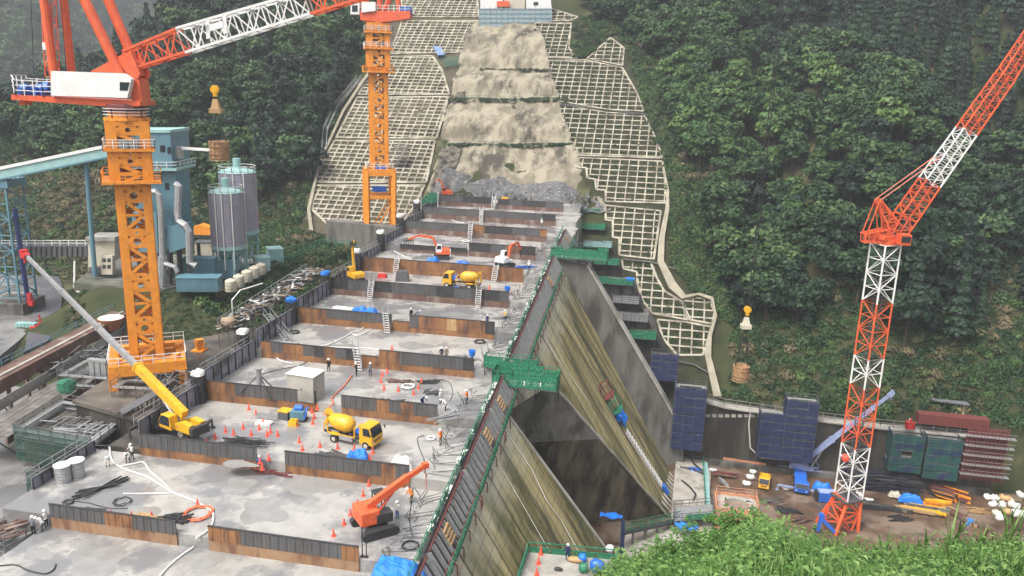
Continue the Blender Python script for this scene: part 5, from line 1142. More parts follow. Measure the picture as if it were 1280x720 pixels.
for px, py, lb in ((590, 451, 'blue bucket on a stand at the right deck edge beside two workers'),(634, 369, 'blue bucket at the right deck edge by the far ladder')):
    P = dz(px, py, 5 if py > 400 else 7); t = thing('bucket', lb, 'bucket', P); b = MB(); b.lathe((0,0,.7), [(.35,0),(.5,.8),(.44,.8),(.3,.1)], 12); b.build('pail', blue, t); b = MB(); b.box((0,0,.35), (.25,.25,.7)); b.box((0,0,.03), (.7,.7,.06)); b.build('stand', darkst, t)
# big tarp draped over the edge form at the bottom of the picture
P = fc(497, 735)+Vec((-3.2,0,1.6)); b = MB(); n = 14; cl = [atv(460,728,56.5), atv(478,694,56.5), atv(520,702,56.5), atv(540,728,56.5)]
vs = []; 
for j in range(9):
    for i in range(n):
        s_, r_ = i/(n-1), j/8; q = (cl[0].lerp(cl[1], min(1, s_*3)) if s_ < .33 else cl[1].lerp(cl[2], (s_-.33)/.34) if s_ < .67 else cl[2].lerp(cl[3], (s_-.67)*3))
        vs.append(q+Vec((0, -3.6*r_+.15*math.sin(i*1.9), -.9*r_*r_+.16*math.sin(i*2.3+j*1.1)-.10*math.cos(j*2.1+i*.6))))
b.add(vs, [(j*n+i, j*n+i+1, (j+1)*n+i+1, (j+1)*n+i) for j in range(8) for i in range(n-1)]); o = one('tarp_cover', b, blue, 'large bright blue tarp draped at the bottom end of the edge formwork', 'tarp', smooth=False); sm = o.modifiers.new('s', 'SOLIDIFY'); sm.thickness = .04
# vertical joint shafts at the left end of each row, wrapped tops
SH = [(305,442,5,bagw,'white topped dark shaft bundle at the left end of the patchwork formwork'),(365,403,6,blue,'blue topped dark shaft at the left end of the fifth formwork row'),(407,366,7,blue,'blue topped dark shaft left of the long dark formwork'),(447,330,8,bagw,'white topped shaft beside the yellow excavator'),(476,306,9,bagw,'white topped shaft at the near corner of the pale far deck'),(500,290,10,bagw,'white topped shaft below the crane portal'),(521,272,11,bagw,'white topped shaft under the green net post'),(250,498,4,bagw,'white topped shaft beside the rusty end of the third row')]
for px, py, i, m, lb in SH:
    P = dz(px, py, i-1); P = Vec((P.x, Vr(i-1)-.9, Zd(i-1))); P.x = U_at(px, P.y, P.z); t = thing('joint_shaft', lb, 'shaft', P, 0, 'wrapped joint shafts along the upstream edge')
    b = MB(); b.cyl((0,0,0), (0,0,3.4), .75, n=12)
    for a in range(8): b.beam((.8*math.cos(a*PI/4),.8*math.sin(a*PI/4),0), (.8*math.cos(a*PI/4),.8*math.sin(a*PI/4),3.5), .08)
    for z in (1.2, 2.4): b.cyl((0,0,z), (0,0,z+.1), .88, n=12)
    b.build('shaft', darkst, t); b = MB(); b.blob((0,0,3.3), (1.5,1.5,.9), 9, .15); b.build('cover', m, t)
# silver drums
for px, py, lb in ((97,596,'taller silver ribbed drum beside the scaffold corner'),(80,602,'shorter silver ribbed drum left of the taller one')):
    P = dz(px, py, 2); b = MB(); pr = []
    for k in range(13): pr += [(.72 if k % 2 else .76, k*.15)]
    b.lathe((0,0,0), pr, 18); t = thing('vent_drum', lb, 'drum', P); b.build('shell', galv, t); b = MB(); b.lathe((0,0,1.8), [(.82,0),(.82,.1),(.3,.14)], 18); b.build('lid', white, t)
# access ladders over the steps
LD = [(449,472,444,458,4,5,'steep ladder with orange hose in the patchwork formwork'),(484,420,481,403,5,6,'white ladder at the gap beside the blue covers'),(462,375,465,357,6,7,'white ladder left of the long dark formwork'),(597,391,599,369,6,7,'white ladder at the right part of the long dark formwork'),(494,348,497,327,7,8,'pale ladder on the rust orange wall'),(617,357,621,334,7,8,'pale ladder on the rust wall right of the far truck'),(587,300,589,288,9,10,'white ladder in the middle of the far deck, nearer one'),(601,280,602,268,10,11,'white ladder in the middle of the far deck, farther one'),(616,265,618,250,11,12,'white ladder by the black formwork nearest the rock')]
for x0, y0, x1, y1, i, j, lb in LD:
    v = Vr(i)-.25; a = Vec((U_at(x0, v-1.3, Zd(i)), v-1.3, Zd(i))); c_ = Vec((U_at(x1, v-.15, Zd(i)+2.9), v-.15, Zd(i)+2.9)); t = thing('access_ladder', lb, 'ladder', a, 0, 'access ladders between the decks')
    b = MB(); 
    for s_ in (-.4, .4): b.beam(a+Vec((s_,0,0)), c_+Vec((s_,0,0)), .12); b.beam(a+Vec((s_,0,1.0)), c_+Vec((s_,0,1.0)), .06); [b.beam(a.lerp(c_, q)+Vec((s_,0,0)), a.lerp(c_, q)+Vec((s_,0,1.0)), .05) for q in (0,.5,1)]
    b.build('stringer', galv, t, True); b = MB()
    for k in range(9): q = a.lerp(c_, (k+.5)/9); b.box(q, (.8,.25,.04))
    b.build('tread', white, t, True)
# stairs down from the left edge
for (p, q, lb) in ((atv(333, 392, Vr(5)-3), dz(362, 428, 5), 'long white stair from the timber scaffold down to the deck'),(atv(294, 443, Vr(4)-2), dz(306, 456, 4), 'short stair with hoses at the upstream wall'),(atv(232, 478, Vr(3)-1), dz(246, 500, 3), 'grey stair beside the base of the near crane')):
    t = thing('stair', lb, 'stair', q, 0, 'stairs at the left edge'); b = MB(); d = (q-p); s_ = Vec((d.y, -d.x, 0)).normalized()*.5
    for k in (-1, 1): b.beam(p+s_*k, q+s_*k, .1, .22); b.beam(p+s_*k+Vec((0,0,1)), q+s_*k+Vec((0,0,1)), .06); [b.beam(p.lerp(q, f)+s_*k, p.lerp(q, f)+s_*k+Vec((0,0,1)), .05) for f in (.02,.35,.68,.98)]
    b.build('stringer', galv, t, True); b = MB(); n = 12
    for k in range(n): b.beam(p.lerp(q, (k+.5)/n)-s_, p.lerp(q, (k+.5)/n)+s_, .28, .05)
    b.build('tread', galv, t, True)
# poles by the near edge
for k, (px, lb) in enumerate(((453,'left one of two upright poles at the rusty formwork end'),(458,'right one of two upright poles at the rusty formwork end'))):
    P = dz(px, 712, 1); P = Vec((U_at(px, Vr(1)+.4, Zd(2)), Vr(1)+.4, Zd(2))); b = MB(); b.cyl((0,0,0), (0,0,2.9), .05, n=8); b.cyl((0,0,0), (0,0,.06), .2, n=8); o = one('steel_pole', b, darkst, lb, 'pole'); o.location = P
# green net post by the far rock
P = dz(529, 262, 11); t = thing('net_screen', 'dark green net screen on poles at the far upstream corner', 'net screen', P); b = MB(); b.beam((-.5,0,0), (-.5,0,5), .12); b.beam((3,2,0), (3,2,4), .12); b.build('pole', white, t); b = MB(); b.prism([(-.4,0,.6),(2.8,1.9,1.8),(2.9,2,3.8),(1.0,.8,4.0),(-.4,0,2.2)], (.05,-.05,0)); b.build('net', green, t)
# ------------------------------------------------------------------ left side: scaffolds, trestle, timber platform, plant
def scaffold(name, label, P0, a, b_, h, lifts, m, net=None, nets=('f','r'), cat='scaffold', planks=True, base=None):
    """tube scaffold: corner P0, plan vectors a and b_, height h"""
    t = thing(name, label, cat, P0, 0, None); P0, a, b_ = Vec(P0), Vec(a), Vec(b_); s = MB(); na = max(1, round(a.length/1.8)); nb = max(1, round(b_.length/1.8))
    per = [(P0+a*(i/na)) for i in range(na)]+[(P0+a+b_*(i/nb)) for i in range(nb)]+[(P0+a+b_-a*(i/na)) for i in range(na)]+[(P0+b_-b_*(i/nb)) for i in range(nb)]
    for q in per: s.beam(q, q+Vec((0,0,h)), .07)
    for l in range(lifts+1):
        z = Vec((0,0,h*l/lifts)); 
        for off in (0, .55):
            zz = z+Vec((0,0,off if l < lifts else -off)); C_ = [P0+zz, P0+a+zz, P0+a+b_+zz, P0+b_+zz]
            for p, q in zip(C_, C_[1:]+C_[:1]): s.beam(p, q, .06)
    for i in range(0, na, 2): s.beam(P0+a*(i/na), P0+a*((i+1)/na)+Vec((0,0,h)), .05)
    s.build('tube_frame', scafm, t, True)
    if planks:
        k = MB(); w_ = .8
        for l in range(1, lifts+1):
            z = h*l/lifts-.95 if l == lifts else h*l/lifts; an, bn = a.normalized(), b_.normalized()
            k.ob(P0+Vec((0,0,z)), a, bn*w_, (0,0,.05)); k.ob(P0+b_-bn*w_+Vec((0,0,z)), a, bn*w_, (0,0,.05))
            k.ob(P0+bn*w_+Vec((0,0,z+.006)), an*w_, b_-bn*(2*w_), (0,0,.05)); k.ob(P0+a-an*w_+bn*w_+Vec((0,0,z+.006)), an*w_, b_-bn*(2*w_), (0,0,.05))
        k.build('walkway', galv, t, True)
    if net:
        k = MB()
        def sheet_(p, d, nn):
            n = max(1, round(d.length/1.8))
            for i in range(n):
                for l in range(lifts): k.ob(p+d*(i/n)+d.normalized()*.03+nn*.05+Vec((0,0,h*l/lifts+.02)), d/n-d.normalized()*.06, (0,0,h/lifts*random.uniform(.88,.99)), nn*(.02+.03*random.random())) if random.random() < .97 else None
        nf = a.cross(Vec((0,0,1))).normalized(); 
        if 'f' in nets: sheet_(P0, a, nf)
        if 'b' in nets: sheet_(P0+b_, a, -nf)
        nr = b_.cross(Vec((0,0,-1))).normalized()
        if 'l' in nets: sheet_(P0, b_, nr)
        if 'r' in nets: sheet_(P0+a, b_, -nr)
        k.build('net', net, t, True); tb = MB()
        for l in range(1, lifts+1): z = h*l/lifts-.28; tb.ob(P0+nf*.06+Vec((0,0,z)), a, (0,0,.09), nf*.03)
        tb.build('toe_board', scafm, t, True)
    return t
# green netted scaffold boxes left of the decks
zA = -47.0
A0 = atz(22, 575, zA); A1 = atz(118, 592, zA); A1.z = zA; a = A1-A0; bvec = Vec((-.12,1,0))*9.5
scaffold('tube_scaffold', 'wide dark tube scaffold with green nets at the left, below the crane base', A0, a, bvec, 4.9, 3, dkgreen, dkgreen, ('f','l'))
b = MB(); pp = [Vec((A0+a*.12)[:2]+(zA,)), Vec((A0+a*.95)[:2]+(zA,)), A0+a*.95+bvec*.9, A0+a*.12+bvec*.9]; b.prism(pp, (0,0,3.2)); one('pier_block', b, conc_d, 'dark concrete pier inside the green netted scaffold', 'pier', world_at=pp[0])
for k in range(26):
    pass
b = MB(); c_ = A0+a*.55+bvec*.45+Vec((0,0,3.3))
for k in range(60): ang = random.choice((0,.1,1.5,1.6)); q = c_+Vec((random.uniform(-4.2,4.2), random.uniform(-3,3), random.uniform(0,.6))); l = random.uniform(.6,2.2); d = Vec((math.cos(ang), math.sin(ang), 0))*l; b.beam(q-d, q+d, random.choice((.06,.1,.25)), .06)
one('formwork_heap', b, galv, 'jumble of steel panels and tubes on top of the dark pier', 'steel heap', world_at=c_)
B0_ = atz(75, 500, -45.5); scaffold('tube_scaffold', 'farther dark tube scaffold close to the orange crane base', B0_, Vec((9.5,.6,0)), Vec((-.8,6.5,0)), 4.6, 2, dkgreen, dkgreen, ('l',))
gs = atz(84, 492, -43); cvr = MB(); cvr.blob(gs, (2.4,1.8,2.2), 9, .15); one('net_bundle', cvr, green, 'bright green net bundle hanging in the left scaffold', 'net', world_at=gs)
mt = MB(); q0 = atz(116, 470, -42.5)
for k in range(4): mt.ob(q0+Vec((k*.95-.5,0,0)), (.8,0,0), (0,.5,0), (0,0,2.2))
mt.ob(q0+Vec((-.7,-.1,2.2)), (4.4,0,0), (0,.9,0), (0,0,.3)); one('pump_rack', mt, galv, 'pale steel rack with white top among the left scaffolds', 'rack', world_at=q0)
rp = MB(); r0, r1 = atz(148, 514, -41.0), atz(194, 488, -39.5); rd = (r1-r0); sd = Vec((rd.y,-rd.x,0)).normalized()
rp.ob(r0, rd, sd*1.6, (0,0,.12)); t = thing('access_ramp', 'grey sloping ramp on posts in front of the crane base', 'ramp', r0); rp.build('deck', steel, t, True); rp = MB()
for k in range(5): q = r0+rd*(k/4); rp.beam(q+sd*.1, Vec((q.x, q.y, -44))+sd*.1, .12); rp.beam(q+sd*1.5, Vec((q.x, q.y, -44))+sd*1.5, .12)
rp.build('post', darkst, t, True)
C0 = atz(34, 612, -43.6); C0.z = -46; scaffold('tube_scaffold', 'narrow green netted scaffold along the nearest deck corner', C0, Vec((3.6,1.0,0)), Vec((1.0,6.5,0)), 4.6, 2, dkgreen, dkgreen, ('f','l'))
D0 = atz(-26, 690, -43.4); D0.z = -44.6; scaffold('tube_scaffold', 'low cluttered scaffold walkway at the bottom left corner', D0, Vec((3.2,-.3,0)), Vec((2.6,9.5,0)), 3.4, 2, dkgreen, dkgreen, ('l',))
b = MB(); c_ = atz(22, 655, -41.6)
for k in range(40): q = c_+Vec((random.uniform(-1.6,1.6), random.uniform(-2.8,2.8), random.uniform(0,.5))); ang = random.uniform(.9,1.6); l = random.uniform(.3,1.5); d = Vec((math.cos(ang), math.sin(ang), 0))*l; b.beam(q-d, q+d, random.choice((.08,.14,.4)), .07)
one('formwork_heap', b, [rust], 'rusty and pale panels heaped on the bottom left walkway', 'steel heap', world_at=c_)
wl = MB(); wl.ob((-62,62,-49), (3.1,0,0), (0,12,0), (0,0,6.4)); wl.ob((-60,74.2,-49), (6.2,0,0), (0,4.6,0), (0,0,7.4)); one('retaining_block', wl, conc_d, 'dark concrete block between the left scaffolds and the decks', 'concrete block', world_at=(-57,60,-47))
# trestle: long rusted girders with a roadway, running away at the left
T0, T1 = atz(-40, 482, -41.0), atz(196, 362, -41.0); td = (T1-T0).normalized(); ts = Vec((td.y,-td.x,0))
t = thing('steel_trestle', 'long rusty steel trestle bridge running away at the left behind the boom', 'trestle bridge', T0)
Lt = (T1-T0).length; b = MB(); b.ob(T0, td*Lt, ts*3.2, (0,0,.25)); b.build('deck', rust, t, True)
for k, o_ in enumerate((0, 1.5, 3.0)): b = MB(); b.ob(T0+ts*o_+Vec((0,0,-1.4)), td*Lt, ts*.15, (0,0,1.38)); b.ob(T0+ts*(o_-.2)+Vec((0,0,-1.5)), td*Lt, ts*.55, (0,0,.09)); b.build('girder', rust, t, True)
b = MB(); b.ob(T0+ts*1.9+Vec((0,0,.26)), td*Lt, ts*.5, (0,0,.14)); b.build('rail', conc_l, t, True)
b = MB(); b.rail([T0+Vec((0,0,.25)), T1+Vec((0,0,.25))], 1.1, 2.2, .035, (.5,)); b.build('guard_rail', teal, t, True)
b = MB()
for k in range(7): q = T0+td*(Lt*(k+.5)/7); b.beam(q+ts*.4+Vec((0,0,-1.5)), q+ts*.4+Vec((0,0,-7)), .4); b.beam(q+ts*2.8+Vec((0,0,-1.5)), q+ts*2.8+Vec((0,0,-7)), .4); b.beam(q+ts*.4+Vec((0,0,-2)), q+ts*2.8+Vec((0,0,-6)), .15)
b.build('pier', rust, t, True)
S0, S1 = atz(-40, 545, -44.0), atz(190, 402, -44.0); sd_ = (S1-S0).normalized(); ss = Vec((sd_.y,-sd_.x,0)); Ls = (S1-S0).length
t = thing('steel_trestle', 'lower wooden decked trestle beside the rusty bridge at the left', 'trestle bridge', S0); b = MB()
planks_m = mat('weathered_planks', (.13,.115,.10), (.08,.072,.065), 1.0, .7, stretch=(1,1,1), c3=(.19,.18,.17), scale3=.3)
for k in range(6): b.ob(S0+ss*(k*.85), sd_*Ls, ss*.8, (0,0,.14+.01*(k % 2)))
b.build('plank_deck', planks_m, t, True); b = MB()
for o_ in (.2, 2.4, 4.6): b.ob(S0+ss*o_+Vec((0,0,-1.0)), sd_*Ls, ss*.25, (0,0,.98))
b.build('girder', rust, t, True); b = MB()
for k in range(9): q = S0+sd_*(Ls*(k+.5)/9); [b.beam(q+ss*o_+Vec((0,0,-1)), q+ss*o_+Vec((0,0,-5)), .3) for o_ in (.3, 4.5)]; b.beam(q+ss*.3+Vec((0,0,-1)), q+ss*4.5+Vec((0,0,-4)), .12)
b.build('pier', darkst, t, True)
b = MB(); b.ob(S0-ss*1.0+Vec((0,0,.1)), sd_*Ls, ss*.12, (0,0,1.5)); one('lattice_barrier', b, galv, 'pale panel barrier between the two trestles', 'barrier', world_at=S0)
# rusty tub with white inside
P = atz(140, 428, -43.5); P = atz(140, 412, -42.2); t = thing('concrete_tub', 'rusty orange round tub with white inside beside the crane mast', 'tub', P); b = MB(); b.lathe((0,0,0), [(1.1,0),(2.0,1.9),(2.1,2.1)], 22); b.build('shell', mat('tub_rust', (.40,.14,.06), (.28,.10,.05), 1.5, .7), t); b = MB(); b.lathe((0,0,.5), [(1.3,0),(1.95,1.62)], 22); b.build('lining', white, t)
# orange stool shaped bollard
P = atz(250, 438, Zp); t = thing('anchor_stool', 'orange anchor stool on the muddy pad right of the crane base', 'anchor block', P); b = MB(); b.box((0,0,.1), (1.9,1.9,.2)); b.build('foot_plate', orange, t); b = MB(); b.lathe((0,0,.2), [(.62,0),(.55,.3),(.55,1.3),(.75,1.4),(.75,1.6)], 4); 
for a in range(4): b.beam((.55*math.cos(a*PI/2),.55*math.sin(a*PI/2),.2), (.85*math.cos(a*PI/2),.85*math.sin(a*PI/2),1.5), .15)
b.build('stool', orange, t)
# timber scaffold heap along the upstream side
G0, G1 = atz(283, 412, -38.2), atz(392, 342, -34.2); gd = G1-G0; gl = gd.length; gn = gd.normalized(); gs_ = Vec((gn.y,-gn.x,0)).normalized()
t = thing('timber_scaffold', 'long platform of tangled timber and tubes beside the bluish upstream wall', 'scaffold', G0); b = MB(); b.ob(G0-gs_*1.6, gd, gs_*3.2, (0,0,.15)); b.build('deck', planks_m, t, True); b = MB(); b.rail([G0-gs_*1.6+Vec((0,0,.15)), G1-gs_*1.6+Vec((0,0,.15))], 1.4, 1.7, .035, (.5,)); b.build('guard_rail', galv, t, True); b = MB()
for k in range(12): q = G0+gd*(k/11); b.beam(q-gs_*1.5, q-gs_*1.5+Vec((0,0,-5)), .1); b.beam(q+gs_*1.5, q+gs_*1.5+Vec((0,0,-5)), .1); b.beam(q-gs_*1.5, q+gs_*1.5+Vec((0,0,-3)), .06)
b.build('prop', scafm, t, True)
hb = MB()
for k in range(520):
    f = random.random(); q = G0+gd*f+gs_*random.uniform(-1.4,1.5)+Vec((0,0,.2+random.random()*.9)); ang = random.gauss(math.atan2(gn.y, gn.x), .7); l = random.uniform(.3,1.6); d = Vec((math.cos(ang), math.sin(ang), random.gauss(0,.15)))*l; hb.k = random.choice((0,1,1,2,3,3,4,4)); hb.beam(q-d, q+d, random.choice((.07,.1,.3,.5)), random.choice((.06,.1)))
one('timber_heap', hb, [wood, black, bagw, planks_m, galv], 'heap of pale boards and dark tubes piled on the long platform', 'timber heap', world_at=G0, kind='stuff')
b = MB(); q = G0+gd*.02+Vec((0,0,.3)); b.blob(q, (2.4,1.8,1.5), 9, .2); one('tarp_cover', b, mat('tan_tarp', (.55,.42,.30), (.4,.3,.2), 3, .8), 'tan cover at the near end of the timber platform', 'tarp', world_at=q)

for px, py, lb in ((118,440,'dark tangle of tubes left of the orange crane base'),(60,455,'dark clutter under the lower trestle at the left'),(205,470,'dark tangle of tubes right under the crane base frame')):
    P = atz(px, py+14, -44 if px < 200 else Zp); b = MB()
    for k in range(70): ang = random.choice((.2,1.0,1.6,2.4))+random.gauss(0,.2); q = Vec((random.uniform(-3,3), random.uniform(-2,2), random.uniform(.1,2.2))); l = random.uniform(.4,1.6); d = Vec((math.cos(ang), math.sin(ang), random.gauss(0,.25)))*l; b.k = random.choice((0,0,1)); b.beam(q-d, q+d, random.choice((.07,.1,.22)), .08)
    o = one('tube_heap', b, [black, galv], lb, 'steel heap'); o.location = P

q_ = atz(140, 497, Zp); scaffold('tube_scaffold', 'low dark tube scaffold standing on the pad in front of the crane base', Vec((q_.x, q_.y, Zp)), (6.5,.8,0), (-.4,3.4,0), 2.3, 1, scafm, None)
# ------------------------------------------------------------------ batching plant on the left plateau
ZP = -37.7
TP = atz(212, 352, ZP)
def Q(px, py, d=0, O=None): return ati(px, py, O or TP)+FH*d
t = thing('batching_tower', 'tall teal batching plant tower with wider head and grey ducts', 'plant tower', TP)
def slab(t, name, poly, d0, th, m, **k): b = MB(); b.prism([Q(x, y, d0) for x, y in poly], FH*th); return b.build(name, m, t, True, **k)
slab(t, 'body', [(176,212),(226,212),(231,310),(176,310)], -2.2, 6.0, teal)
slab(t, 'head', [(172,164),(222,164),(225,208),(172,208)], -3.2, 8.0, teal); slab(t, 'ledge', [(170,208),(231,208),(231,211),(170,211)], -3.6, 8.6, teallt)
slab(t, 'roof', [(171,161),(223,161),(223,164.5),(171,164.5)], -3.4, 8.3, teallt)
slab(t, 'hopper_house', [(216,280),(242,276),(243,304),(222,311)], -3.6, 3.5, teal); slab(t, 'lower_house', [(176,262),(206,262),(208,312),(176,312)], -3.4, 1.1, teal)
for x0, y0, x1, y1, d in ((210,180,216,188,-3.28),(213,227,218,235,-2.28),(179,248,184,254,-3.48),(219,182,223,190,-3.28)): slab(t, 'window', [(x0,y0),(x1,y0),(x1,y1),(x0,y1)], d, .1, glass)
b = MB()
for x in (178,190,204,216,228,240):
    for d in (-2, 3): b.beam(Q(x,308,d), Vec((*Q(x,308,d)[:2], ZP)), .45)
for x, y in ((178,330),(204,330)): b.beam(Q(x,310,-2), Q(x+14,345,-2), .25)
b.build('leg', darkst, t, True)
b = MB(); b.rail([Q(171,208,-3.5), Q(231,208,-3.5), Q(231,208,4.8)], 1.1, 1.6, .04, (.5,)); b.build('guard_rail', white, t, True)
b = MB(); b.path([Q(183,236,-4), Q(207,236,-4), Q(211,240,-4), Q(213,260,-4), Q(215,318,-4)], .55, 8); b.path([Q(215,315,-4), Q(214,352,-4)], .8, 8); b.build('duct', galv, t, True)
b = MB(); b.path([Q(228,228,-2.6), Q(232,230,-3), Q(231,262,-3.2), Q(233,272,-3.4), Q(243,277,-4), Q(247,284,-4), Q(248,322,-4), Q(256,326,-4)], .62, 8); b.build('duct', galv, t, True)
b = MB(); b.path([Q(214,322,-4), Q(222,324,-4.4), Q(231,327,-4.4), Q(234,333,-4.4)], .45, 8); b.build('duct', galv, t, True)
b = MB(); b.beam(Q(222,184,-1), Q(266,187,-1), .45); b.beam(Q(223,192,-1), Q(232,185,-1), .2); b.build('pipe_bridge', white, t, True)
b = MB(); b.box(Q(227,190,-1), (.9,1.5,2.0), YAW); b.build('balcony', galv, t, True)
# silos
SP_ = atz(290, 344, ZP)
for cx, r, yt, yb, yl, dd, lb in ((303,21.5,215,288,334,5.5,'taller lavender grey cement silo with pale top rail'),(288,20,240,307,344,0,'nearer shorter lavender grey cement silo')):
    O = SP_+FH*dd; c_ = ati(cx, yl, O); zt, zb = ati(cx, yt, O).z, ati(cx, yb, O).z; rr = r*(O.dot(FW))/FPX*1.02
    base = Vec((c_.x, c_.y, ZP)); t = thing('cement_silo', lb, 'silo', base); b = MB(); H = zt-zb
    prof = [(rr, zb)]; nb = 9
    for k in range(nb): prof += [(rr, zb+H*(k+.92)/nb), (rr*1.015, zb+H*(k+.94)/nb), (rr*1.015, zb+H*(k+.98)/nb), (rr, zb+H*(k+1)/nb)]
    b.lathe((base.x, base.y, 0), prof, 28); b.build('shell', silo, t, True); b = MB(); b.lathe((base.x, base.y, 0), [(.4, zb-3.6),(rr, zb-.02)], 24); b.lathe((base.x, base.y, 0), [(rr*1.03,zb-.4),(rr*1.03,zb+.25)], 24); b.build('cone', teallt, t, True)
    b = MB(); b.lathe((base.x, base.y, zt), [(rr*1.02,0),(rr*.9,.35),(.9,.8)], 24); b.cyl((base.x, base.y, zt+.6), (base.x, base.y, zt+2.6), .75, n=12); b.build('roof', teallt, t, True)
    b = MB(); pts = [Vec((base.x+rr*.98*math.cos(2*PI*i/14), base.y+rr*.98*math.sin(2*PI*i/14), zt+.1)) for i in range(15)]; b.rail(pts, 1.1, 3, .04, (.5,)); b.build('guard_rail', white, t, True)
    b = MB(); lg = [Vec((base.x+rr*.92*math.cos(PI/4+i*PI/2), base.y+rr*.92*math.sin(PI/4+i*PI/2), ZP)) for i in range(4)]
    for i in range(4): b.beam(lg[i], lg[i]+Vec((0,0,zb-ZP)), .32); b.beam(lg[i], lg[(i+1) % 4]+Vec((0,0,zb-ZP)), .18); b.beam(lg[(i+1) % 4], lg[i]+Vec((0,0,zb-ZP)), .18)
    b.build('leg', teallt, t, True)
    b = MB()
    for k in (-.28,.1,.62): a = math.atan2(-FH.y, -FH.x)+k; b.path([(base.x+rr*1.06*math.cos(a), base.y+rr*1.06*math.sin(a), z) for z in (zb-4, zt+.5)], .09, 5)
    b.build('filler_pipe', white, t, True)
P = ati(279, 250, SP_); t = thing('surge_tank', 'small pale teal tank rising behind the nearer silo', 'tank', Vec((P.x, P.y, ZP))); b = MB(); P = P+FH*4; b.cyl((P.x,P.y,ZP+6), (P.x,P.y,ati(279,226,SP_).z), 1.1, n=14); b.build('shell', teallt, t, True); b = MB(); [b.beam((P.x+a,P.y,ZP), (P.x+a,P.y,ZP+6.1), .2) for a in (-.8,.8)]; b.beam((P.x-.8,P.y,ZP+3), (P.x+.8,P.y,ZP+3), .15); b.build('leg', teallt, t, True)
# conveyor gallery, its post, lattice tower, truss bridge
t = thing('conveyor_gallery', 'long pale teal conveyor gallery with light roof sloping across the upper left', 'conveyor', Q(-30,222))
b = MB(); a, c_ = Q(-60,228,0), Q(140,186.5,0); d = (c_-a); up = Vec((0,0,1)); b.ob(a-FH*1.2-up*1.1, d, FH*2.4, up*1.5); b.build('gallery', teallt, t, True); b = MB(); b.ob(a-FH*1.4+up*.42, d, FH*1.4, up*.55); b.build('roof', white, t, True)
b = MB(); b.beam(a-FH*1.3-up*1.25, c_-FH*1.3-up*1.25, .3); b.build('girder', teal, t, True)
b = MB(); b.cyl(Q(107,198,0), Q(119,346,0), .38, .45, 10); one('conveyor_post', b, teal, 'single slender teal post under the conveyor gallery', 'post', world_at=Q(119,346,0))
O = Q(14,232,0); b = MB(); LB = atz(20, 386, -44.4)
t = thing('lattice_tower', 'teal lattice tower holding the conveyor end at the left picture edge', 'lattice tower', LB); LT = Vec((LB.x, LB.y, ati(14,232,LB).z)); b.lattice(LB, LT, 5.2, n=8, r=.16, rd=.09, e=RT0); b.build('frame', teal, t, True); b = MB(); b.box(LT+up*.6, (6.4,5.8,1.4), YAW); b.rail([LT+RT0*a_+FH*c2_+up*1.3 for a_, c2_ in ((-3,-2.6),(3,-2.6),(3,2.6))], 1.1, 1.4, .05, (.5,)); b.build('head_platform', teal, t, True)
b = MB(); b.beam(LB+RT0*3.3-FH*1.2, LT+RT0*2.9-FH*1.2-up*4, .9, .3); b.build('chute', mat('deep_blue_paint', (.03,.05,.20), None, 2, .5), t, True); b = MB(); b.box(LB+up*.6, (7.2,7.2,2.6), YAW); b.build('footing', conc_m, t, True)
b = MB(); b.cyl(LB+RT0*3.9-FH*1.6+up*2.2, LB+RT0*3.9-FH*1.6+up*3.6, .5, n=10); b.box(LB+RT0*4.0-FH*1.6+up*1.7, (1.1,1.0,.9), YAW); one('red_winch', b, red, 'red winch at the foot of the teal lattice tower', 'winch', world_at=LB+RT0*4-FH*1.6+up*1.3)
b = MB(); q = atz(30, 408, -44.4)
for k in range(6): b.box(q+RT0*(k*.6-1.0)+up*.35, (.5,1.3,.7), YAW)
one('pipe_rack', b, teallt, 'pale green row of panels on the yard before the lattice tower', 'panel row', world_at=q)
b = MB(); q = atz(42, 411, -44.4); b.beam(q, q+RT0*1.4+up*1.4, .25); b.beam(q+RT0*1.4+up*1.4, q+RT0*1.2+up*2.6, .2); b.box(q+up*.2, (1.0,.8,.4), YAW); one('small_loader', b, red, 'small red mechanical arm on the yard', 'machine', world_at=q)
t = thing('truss_bridge', 'grey pipe bridge with pale rails between lattice tower and control building', 'bridge', Q(40,324,4)); b = MB(); b.ob(Q(-10,325,3), Q(118,325,3)-Q(-10,325,3), FH*2.5, up*2.0); b.build('girder', steel, t, True); b = MB(); b.rail([Q(-10,311,2.9), Q(118,311,2.9)], 1.0, 1.6, .06, (.5,)); b.build('guard_rail', white, t, True)
b = MB()
for k in range(18): b.beam(Q(0+k*6.6,312.5,2.9), Q(0+k*6.6,325,2.9), .18)
b.build('stiffener', darkst, t, True)
CB = atz(132, 346, ZP); t = thing('control_building', 'cream two part control building behind the orange crane mast', 'building', CB)
def CQ(x, y, d=0): return ati(x, y, CB)+FH*d
def cslab(name, poly, d0, th, m, par=None): b = MB(); b.prism([CQ(x, y, d0) for x, y in poly], FH*th); return b.build(name, m, par or t, True)
cslab('wall', [(110,300),(143,300),(143,326),(110,338)], 0, 4, offwh); cslab('roof', [(108,296),(145,296),(145,301),(108,301)], -.5, 5, conc_l); cslab('wall', [(131,318),(145,318),(145,341),(131,341)], -1.4, 1.3, offwh)
for x, y in ((133,321),(139,321),(133,329),(139,329)): 
    f = cslab('window', [(x,y),(x+4,y),(x+4,y+4.5),(x,y+4.5)], -1.46, .08, glass)
cslab('balcony', [(114,333),(133,333),(133,337),(114,337)], -1, 1.5, steel)
b = MB(); b.path([CQ(104,322,-3), CQ(107,352,-4), CQ(114,356,-5), CQ(150,357,-5)], .18, 5); one('white_pipe', b, white, 'white pipe bending along the slope below the control building', 'pipe', world_at=CQ(104,322,-3))
